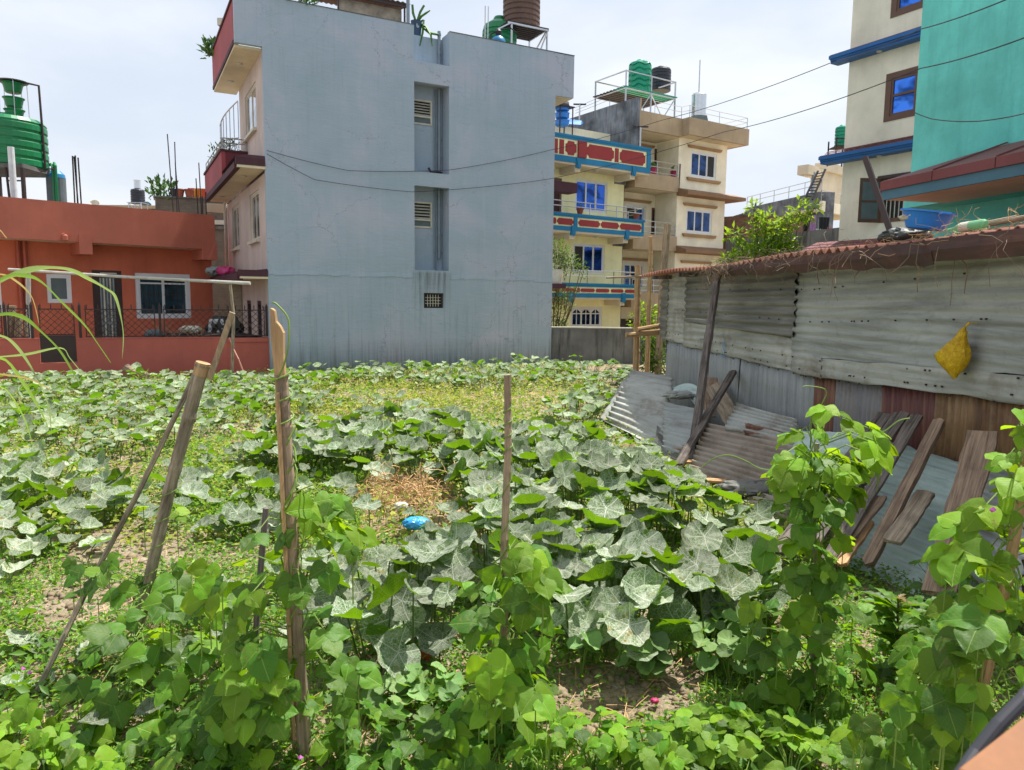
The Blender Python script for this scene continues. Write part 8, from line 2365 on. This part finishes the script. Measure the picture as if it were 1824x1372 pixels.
# low young beans at the front
rn = np.random.default_rng(90)
def seedlings(poly, n, label, group, leaf, spread, mt, seed, hz=(0.1, 0.28), kind='bean'):
    rg_ = random.Random(seed); cnt = 0
    P_ = np.array(poly, float)
    while cnt < n:
        px_, py_ = rg_.uniform(P_[:, 0].min(), P_[:, 0].max()), rg_.uniform(P_[:, 1].min(), P_[:, 1].max())
        if not inpoly(np.array([px_]), np.array([py_]), poly)[0]: continue
        cnt += 1
        b = gnd(px_, py_, 0.12); b.z = float(ground_h(b.x, b.y))
        T_ = thing('young_bean_plant' if kind == 'bean' else 'okra_seedling', lm_label('young bean plant' if kind == 'bean' else 'lobed-leaf seedling', b.x, b.y, rg_.choice(('small', 'low')) if hz[1] < 0.3 else 'leafy'), 'bean plant' if kind == 'bean' else 'seedling', tuple(b), 0, group)
        st = MB()
        for i in range(7 if kind == 'bean' else 5):
            a_ = rg_.uniform(0, 6.28); h_ = rg_.uniform(*hz); rr = spread * rg_.uniform(0.2, 1)
            p = Vector((b.x + math.cos(a_) * rr, b.y + math.sin(a_) * rr, b.z + h_))
            st.tube([Vector((0, 0, 0)), Vector((math.cos(a_) * rr * 0.4, math.sin(a_) * rr * 0.4, h_ * 0.7)), p - b], [0.004, 0.003, 0.0025], 4, cap=False)
            nrm = (math.cos(a_) * 0.4 + rg_.gauss(0, .2), math.sin(a_) * 0.4 - 0.15, 1.0)
            if kind == 'bean':
                f, sd, n_ = [Vector(v) for v in basis(nrm, (math.cos(a_), math.sin(a_), -0.2))]
                for (ang, m0, off) in ((0, 0, 0.25), (75, 8, 0), (-75, 12, 0)):
                    d_ = f * math.cos(rad(ang)) + sd * math.sin(rad(ang))
                    nn = n_ + Vector((rg_.gauss(0, .2), rg_.gauss(0, .2), 0))
                    place(BEM['bean' if rg_.random() < 0.3 else mt][m0 + rg_.randrange(8 if ang == 0 else 4)], 'leaf', T_, tuple(p + f * off * leaf), tuple(nn), tuple(d_), leaf * rg_.uniform(0.5, 1.35), b)
            else:
                place(OKM[rg_.randrange(4)], 'leaf', T_, tuple(p), nrm, (math.cos(a_), math.sin(a_), -0.1), leaf * rg_.uniform(0.7, 1.2), b)
        st.build('stem', M['vine'], T_)
seedlings([(1100, 1385), (1120, 1355), (1200, 1330), (1290, 1290), (1440, 1330), (1560, 1385)], 20, 'low young bean plant in the bright patch below the tall bean column', 'young bean plants in the bright patch', 0.065, 0.16, 'bean_light', 71)
seedlings([(1000, 1372), (960, 1350), (1100, 1330), (1120, 1372)], 4, 'low young bean plant at the very front beside bare soil', 'young bean plants beside bare soil', 0.06, 0.14, 'bean_light', 72)
seedlings([(1560, 1250), (1540, 1100), (1640, 1040), (1740, 1060), (1700, 1200), (1620, 1280)], 15, 'low leafy bean plant between the tall column and the edge thicket', 'bean plants between column and thicket', 0.07, 0.17, 'bean', 73, (0.1, 0.35))
seedlings([(640, 1372), (620, 1290), (700, 1330), (760, 1372)], 4, 'small bean plant on the bare soil between two climbing vines', 'small bean plants between the climbing vines', 0.07, 0.14, 'bean', 74)
seedlings([(1000, 1190), (1000, 1120), (1180, 1100), (1360, 1120), (1330, 1190), (1160, 1200)], 13, 'young lobed-leaf seedling in the row before the squash mound', 'lobed seedlings before the squash mound', 0.06, 0.12, None, 75, (0.1, 0.26), 'okra')
seedlings([(620, 1230), (640, 1170), (800, 1170), (800, 1240), (720, 1260)], 7, 'young lobed-leaf seedling between the upright pole and the slim pole', 'lobed seedlings between the two poles', 0.055, 0.12, None, 76, (0.06, 0.18), 'okra')
seedlings([(0, 1372), (0, 1290), (80, 1300), (120, 1372)], 5, 'bright young bean plant in the lower corner under the slanted stick', 'young bean plants under the slanted stick', 0.06, 0.13, 'bean_light', 77)
seedlings([(330, 1372), (330, 1300), (430, 1290), (470, 1372)], 4, 'small bean plant between the two left climbing vines', 'small bean plants between the vine bases', 0.07, 0.13, 'bean', 78)

# reddish-topped serrated plant near the planks
def lance_leaf(seed):
    r = np.random.default_rng(seed); V, UV = [], []
    nl = 9
    for i in range(nl + 1):
        t_ = i / nl; w = 0.16 * math.sin(math.pi * t_ ** 0.8) * (1 + (0.25 if i % 2 else -0.2)) + 0.004
        for s in (-1, 0, 1):
            V.append((t_, w * s, 0.12 * abs(s) * w * 6 - 0.25 * t_ ** 2)); UV.append((t_, 0.5 + w * s))
    tri = []
    for i in range(nl):
        for j in range(2):
            a, b, c, d = i * 3 + j, (i + 1) * 3 + j, (i + 1) * 3 + j + 1, i * 3 + j + 1
            tri += [(a, b, c), (a, c, d)]
    return np.array(V, float), np.array(tri), np.array(UV, float)
LL = [shared(*lance_leaf(i), M['bean'], 'lance_leaf') for i in range(3)]
M['redleaf'] = foliage_mat('reddish_young_leaf', 'bean', (0.22, 0.12, 0.07, 1), (0.2, 0.2, 0.06, 1), (0.2, 0.16, 0.06, 1), (0.5, 0.3, 0.06, 1), (0.35, 0.3, 0.14, 1), 0.0, 0.5, 0.35)
LR = shared(*lance_leaf(5), M['redleaf'], 'lance_leaf')
bb = gnd(1590, 1215); rg = random.Random(5)
T_ = thing('serrated_plant', 'upright weed with narrow toothed leaves and a reddish crown before the green sheet', 'weed plant', tuple(bb))
top = at(1600, 1065, bb.y); st = MB(); st.tube([Vector((0, 0, 0)), (top - bb) * 0.5 + Vector((.01, 0, 0)), top - bb], [0.009, 0.007, 0.005], 6); st.build('stem', M['brownstem'], T_)
for i in range(46):
    f = rg.uniform(0.35, 1); p = bb.lerp(top, f); a_ = i * 2.4; L_ = (0.19 if f < 0.9 else 0.10) * rg.uniform(0.7, 1.1)
    place(LR if (f > 0.9 and i % 2) else LL[i % 3], 'leaf', T_, tuple(p), (math.cos(a_) * -0.5, math.sin(a_) * -0.5, 1), (math.cos(a_), math.sin(a_), 0.25 if f > 0.8 else 0.0), L_, bb)

# tall arching grass blades at the frame edge
M['blade'] = leaf_mat('long_grass_blade', (0.15, 0.28, 0.05, 1), (0.17, 0.3, 0.07, 1), (0.3, 0.5, 0.06, 1))
M['blade_pale'] = leaf_mat('pale_grass_blade', (0.32, 0.42, 0.24, 1), (0.3, 0.4, 0.2, 1), (0.35, 0.5, 0.12, 1))
M['blade_tan'] = leaf_mat('drying_grass_blade', (0.4, 0.34, 0.16, 1), (0.4, 0.34, 0.16, 1), (0.5, 0.4, 0.12, 1))
Yg = 2.9
gb = gnd(-150, 1372); gb = Vector((at(-120, 900, Yg).x, Yg, 0.0))
T_ = thing('tall_grass_clump', 'clump of long arching grass blades leaning in at the frame edge', 'grass clump', tuple(gb))
def blade(pts, w, mat, dy=0.0):
    P_ = [at(x_, y_, Yg + dy + 0.02 * i) for i, (x_, y_) in enumerate(pts)]
    # smooth
    Q = []
    for i in range(len(P_) - 1):
        p0, p1, p2, p3 = P_[max(0, i - 1)], P_[i], P_[i + 1], P_[min(len(P_) - 1, i + 2)]
        for k in range(5):
            t_ = k / 5
            Q.append(0.5 * ((2 * p1) + (p2 - p0) * t_ + (2 * p0 - 5 * p1 + 4 * p2 - p3) * t_ ** 2 + (3 * p1 - p0 - 3 * p2 + p3) * t_ ** 3))
    Q.append(P_[-1]); m = MB(); n_ = len(Q); w = w * 1.15
    for i, q in enumerate(Q):
        d_ = (Q[min(n_ - 1, i + 1)] - Q[max(0, i - 1)]).normalized()
        s_ = d_.cross(Vector((0.1, 1, 0.5))).normalized() * w * (1 - (i / n_) ** 2.5) * 0.5 * (0.75 + 0.25 * math.sin(i * 0.5))
        up_ = Vector((0, 0, 1)) * w * 0.22
        m.v += [tuple(q - s_ + up_ - gb), tuple(q - gb), tuple(q + s_ + up_ - gb)]
    for i in range(n_ - 1):
        m.f += [(3 * i, 3 * i + 1, 3 * i + 4, 3 * i + 3), (3 * i + 1, 3 * i + 2, 3 * i + 5, 3 * i + 4)]
    m.build('leaf', mat, T_, smooth=True)
blade([(-140, 700), (-80, 560), (0, 504), (45, 485), (85, 479), (125, 483), (160, 500), (190, 517), (205, 530), (215, 565), (220, 600), (218, 640)], 0.022, M['blade_pale'])
blade([(-140, 650), (-60, 500), (0, 490), (30, 503), (53, 525), (62, 545), (70, 580)], 0.012, M['blade_tan'], 0.1)
blade([(-130, 760), (-60, 560), (0, 500), (45, 493), (75, 505), (110, 540), (150, 580), (175, 615), (197, 647)], 0.017, M['blade'], -0.1)
blade([(-140, 800), (-60, 590), (0, 563), (40, 567), (70, 590), (105, 625), (130, 665), (148, 700)], 0.022, M['blade'], 0.05)
blade([(-130, 760), (-60, 600), (0, 600), (30, 620), (60, 665), (85, 720), (92, 775)], 0.018, M['blade_pale'], -0.15)
blade([(-140, 820), (-60, 640), (0, 637), (50, 632), (108, 621), (125, 640), (150, 670)], 0.012, M['blade_pale'], 0.15)
blade([(-140, 860), (-60, 690), (0, 640), (45, 690), (75, 740), (90, 775)], 0.024, M['blade'], 0.2)
blade([(-140, 820), (-50, 660), (0, 668), (50, 676), (90, 695)], 0.015, M['blade_tan'], 0.0)
blade([(-150, 900), (-90, 600), (-20, 420), (12, 425)], 0.012, M['blade_tan'], 0.0)
blade([(-150, 900), (-60, 720), (0, 690), (40, 740), (60, 800)], 0.012, M['blade'], -0.2)
for k in range(5):
    blade([(-150 - 20 * k, 950), (-160 - 15 * k, 700), (-130 - 30 * k, 520), (-80 - 40 * k, 480 + 20 * k)], 0.02, M['blade'], 0.1 * k - 0.2)

# ---- ground cover (nobody could count it)
def tiny(k):
    return [(np.array([(0, 0, 0), (0.45, 0.28, 0.06), (1, 0, -0.05), (0.45, -0.28, 0.06)], float), np.array([(0, 1, 2), (0, 2, 3)]), np.array([(0, .5), (.5, .8), (1, .5), (.5, .2)], float)),
            (np.array([(0, 0, 0), (0.5, 0.2, 0.1), (1, 0.03, -0.1), (0.5, -0.2, 0.1)], float), np.array([(0, 1, 2), (0, 2, 3)]), np.array([(0, .5), (.5, .8), (1, .5), (.5, .2)], float))]
def cover(name, label, n, xr, yr_, size, hmax, mat, seed, mask, kind='leaf', up=0.7):
    rng = np.random.default_rng(seed)
    # sample uniformly in view angle weighted to the near field
    u = rng.random(n); Y = yr_[0] * (yr_[1] / yr_[0]) ** u
    sx = rng.uniform(-0.76, 0.76, n); X = sx * Y
    px_, py_ = proj(X, Y, np.zeros(n))
    k = mask(X, Y, px_, py_, rng) & (X < 4.1 - 0.093 * Y) & ((X - g.o.x) * g.v.x + (Y - g.o.y) * g.v.y < -0.03) & ((X - CW.o.x) * CW.v.x + (Y - CW.o.y) * CW.v.y < -0.02)
    X, Y = X[k], Y[k]; n = len(X)
    sz = (size[0] + (size[1] - size[0]) * np.clip(Y / 18, 0, 1)) * rng.uniform(0.6, 1.4, n)
    Z = ground_h(X, Y) + rng.random(n) ** 1.3 * hmax * (0.4 + 0.6 * np.clip(0.5 + fbm(X, Y, seed, 3, 1.6), 0, 1.3))
    if kind == 'leaf':
        nr = np.stack([rng.normal(0, 0.5, n), rng.normal(0, 0.5, n), np.full(n, up)], -1); tp = rng.normal(size=(n, 3)); tp[:, 2] *= 0.4; tpl = tiny(0)
    elif kind == 'straw':
        nr = np.stack([rng.normal(0, 0.3, n), rng.normal(0, 0.3, n), np.ones(n)], -1); tp = rng.normal(size=(n, 3)); tp[:, 2] *= 0.12
        tpl = [(np.array([(-1, -0.025, 0), (-1, 0.025, 0), (0, 0.03, 0.06), (0, -0.03, 0.06), (1, 0.02, 0), (1, -0.02, 0)], float), np.array([(0, 2, 1), (0, 3, 2), (3, 4, 2), (3, 5, 4)]), np.zeros((6, 2)))]
    elif kind == 'blade':
        a = rng.uniform(0, 6.28, n); nr = np.stack([np.cos(a), np.sin(a), np.full(n, 0.2)], -1); tp = np.stack([rng.normal(0, .3, n), rng.normal(0, .3, n), np.ones(n)], -1)
        Z = ground_h(X, Y)
        tpl = [(np.array([(0, -0.035, 0), (0, 0.035, 0), (0.55, 0.03, 0.05), (0.55, -0.03, 0.05), (1, 0, 0.22)], float), np.array([(0, 2, 1), (0, 3, 2), (3, 4, 2)]), np.zeros((5, 2)))]
    else:
        ang = np.arange(5) * 2 * np.pi / 5
        V = [(0, 0, 0.7)] + [(np.cos(t_) * 0.9, np.sin(t_) * 0.8, 0.2) for t_ in ang] + [(0, 0, -0.4)]
        T = [(0, 1 + i, 1 + (i + 1) % 5) for i in range(5)] + [(6, 1 + (i + 1) % 5, 1 + i) for i in range(5)]
        tpl = [(np.array(V, float), np.array(T), np.zeros((7, 2)))]; Z = ground_h(X, Y)
        nr = np.stack([rng.normal(0, 0.6, n), rng.normal(0, 0.6, n), np.ones(n)], -1); tp = rng.normal(size=(n, 3)); sz = sz * rng.random(n) ** 2 * 1.6 + 0.004
    V, T, UV = scatter(tpl, np.stack([X, Y, Z], -1), nr, tp, sz, rng)
    return np_mesh(name, V, T, mat, None, 'stuff', label, uv=UV)
def noisy(X, Y, s, f, thr): return fbm(X, Y, s, 3, f) > thr
soilz = [[(120, 1010), (120, 960), (200, 930), (330, 950), (330, 990), (230, 1010)], [(160, 830), (170, 810), (250, 815), (250, 850)], [(370, 770), (380, 750), (520, 755), (520, 775)], [(640, 1350), (600, 1180), (700, 1150), (720, 1180), (640, 1260), (700, 1350)],
         [(960, 1330), (1000, 1200), (1240, 1180), (1250, 1230), (1220, 1270), (1080, 1320)], [(70, 1140), (80, 1050), (230, 1040), (250, 1080), (150, 1120)], [(640, 950), (640, 840), (800, 835), (810, 900), (860, 930), (780, 960)], [(1010, 745), (1040, 715), (1090, 720), (1070, 745)]]
yellow = [(400, 750), (500, 665), (1080, 652), (1090, 715), (850, 738), (640, 742)]
brightz = [(300, 870), (330, 800), (560, 790), (660, 830), (640, 960), (470, 960), (330, 930)]
def in_any(px_, py_, zs):
    k = np.zeros(len(px_), bool)
    for z in zs: k |= inpoly(px_, py_, z)
    return k
def m_weed(X, Y, px_, py_, rng):
    s = in_any(px_, py_, soilz)
    d = np.where(s, 0.10, 0.62 + 0.25 * fbm(X, Y, 5, 3, 0.8))
    d = np.where(inpoly(px_, py_, yellow), 0.5 + 0.3 * fbm(X, Y, 15, 3, 1.5), d)
    d = np.where(inpoly(px_, py_, brightz), 1.0, d)
    return rng.random(len(X)) < d
M['weed_a'] = leaf_mat('ground_weed', (0.07, 0.19, 0.012, 1), (0.09, 0.21, 0.02, 1), (0.27, 0.5, 0.015, 1))
M['weed_b'] = leaf_mat('yellow_green_weed', (0.26, 0.30, 0.03, 1), (0.26, 0.31, 0.04, 1), (0.4, 0.48, 0.05, 1))
M['weed_c'] = leaf_mat('bright_weed', (0.13, 0.31, 0.02, 1), (0.15, 0.33, 0.03, 1), (0.38, 0.62, 0.02, 1))
cover('weeds', 'low green weeds covering the soil between the plants', 230000, None, (2.6, 25), (0.024, 0.075), 0.12, M['weed_a'], 21, m_weed)
cover('bright_weeds', 'bright green carpet of small weeds behind the upright pole', 80000, None, (4, 12), (0.03, 0.06), 0.12, M['weed_c'], 22, lambda X, Y, px_, py_, rng: inpoly(px_, py_, brightz) | ((rng.random(len(X)) < 0.15) & ~in_any(px_, py_, soilz)))
cover('yellow_weeds', 'yellow-green weeds in the far middle of the field', 130000, None, (6, 25), (0.05, 0.08), 0.2, M['weed_b'], 23, lambda X, Y, px_, py_, rng: (inpoly(px_, py_, yellow) & noisy(X, Y, 8, 0.8, -0.35)) | (rng.random(len(X)) < 0.24))
cover('grass', 'short grass tufts scattered over the field', 26000, None, (2.8, 24), (0.07, 0.16), 0.0, M['blade'], 24, lambda X, Y, px_, py_, rng: noisy(X, Y, 9, 1.4, 0.28) & ~in_any(px_, py_, soilz[:6]), 'blade')
cover('straw', 'dry straw scattered on the soil', 46000, None, (3.0, 24), (0.045, 0.15), 0.05, M['straw'], 25, lambda X, Y, px_, py_, rng: inpoly(px_, py_, soilz[6]) | inpoly(px_, py_, soilz[7]) | (inpoly(px_, py_, yellow) & noisy(X, Y, 12, 0.9, 0.05)) | (rng.random(len(X)) < 0.13), 'straw')
cover('soil_clods', 'crumbly clods and pebbles on the bare soil', 26000, None, (2.6, 14), (0.02, 0.04), 0.0, plain('soil_clod', srgb(150, 132, 108, 0.8), 0.95, var=0.3, scale=6), 26, lambda X, Y, px_, py_, rng: rng.random(len(X)) < np.where(in_any(px_, py_, soilz), 0.8, 0.15), 'clod')
cover('broad_weeds', 'knee-low broad-leaved weeds between the squash rows', 16000, None, (3.2, 24), (0.05, 0.12), 0.18, M['weed_a'], 27, lambda X, Y, px_, py_, rng: noisy(X, Y, 19, 1.1, 0.05) & ~in_any(px_, py_, soilz) & ~inpoly(px_, py_, yellow))
# straw mound
sm = [tuple(gnd(px_, py_, 0.1)) for px_ in range(655, 790, 12) for py_ in (858, 872, 888)]
tangle('straw_mound', 'heap of dead brown stalks in the field centre', sm, 300, 0.34, M['straw'], 51, 0.004, 0.25)
sm = [tuple(gnd(px_, py_, 0.06)) for px_ in range(800, 860, 12) for py_ in (935, 950)]
tangle('straw_mound', 'small tuft of dry stalks beside the slim central pole', sm, 120, 0.28, M['straw'], 52, 0.0035, 0.2)
# ---- litter
p = gnd(742, 938, 0.1)
crumple('blue_bag', 'bright blue plastic bag half hidden by squash leaves', 'bag', tuple(p - Vector((0, 0, 0.02))), (0.09, 0.06, 0.05), plain('bright_blue_bag', srgb(60, 160, 225, 0.95), 0.35, var=0.2, scale=12), 41)
crumple('paper_scrap', 'crumpled white plastic scrap beside the blue bag', 'plastic scrap', tuple(gnd(714, 908, 0.1)), (0.05, 0.04, 0.035), M['offwhite'], 42)
crumple('brick_lump', 'small orange-red brick lump on the soil', 'brick lump', tuple(gnd(760, 1172, 0.02)), (0.04, 0.03, 0.025), plain('orange_lump', srgb(190, 84, 50, 0.85), 0.8), 43)
crumple('pink_scrap', 'tiny pink scrap on the bare soil', 'scrap', tuple(gnd(1166, 1252, 0.02)), (0.018, 0.015, 0.012), M['pinkpot'], 44)
q = gnd(235, 668, 0.1)
pole('driftwood_log', 'gnarled brown log lying before the faded red wall', [at(225, 656, 18.5), at(240, 664, 18.5), at(262, 668, 18.5)], [0.12, 0.07], M['wood_brown'], cat='log', nodes=2, seed=6)
# ---- close things at the frame corner
cb = [at(1850, 1215, 0.75), at(1824, 1245, 0.74), at(1780, 1290, 0.73), at(1740, 1340, 0.72), at(1700, 1400, 0.70)]
o = MB().tube([p - cb[0] for p in cb], 0.0075, 12).build('black_cable', plain('black_rubber', srgb(44, 46, 54), 0.6)); o.location = cb[0]; tag(o, 'thick black cable crossing the near corner of the frame', 'cable')
pa, pb = at(1745, 1400, 0.62), at(1880, 1290, 0.66)
o = MB().bar(Vector((0, 0, 0)), pb - pa, 0.05, 0.05, (0, -0.4, 1)).build('wooden_rail', plain('orange_brown_wood', srgb(150, 100, 62, 0.9), 0.7, var=0.25, scale=12), bevel=0.004); o.location = pa - Vector((0, 0, 0.02)); tag(o, 'brown wooden rail end in the near corner below the cable', 'rail')
# ================================================================ END
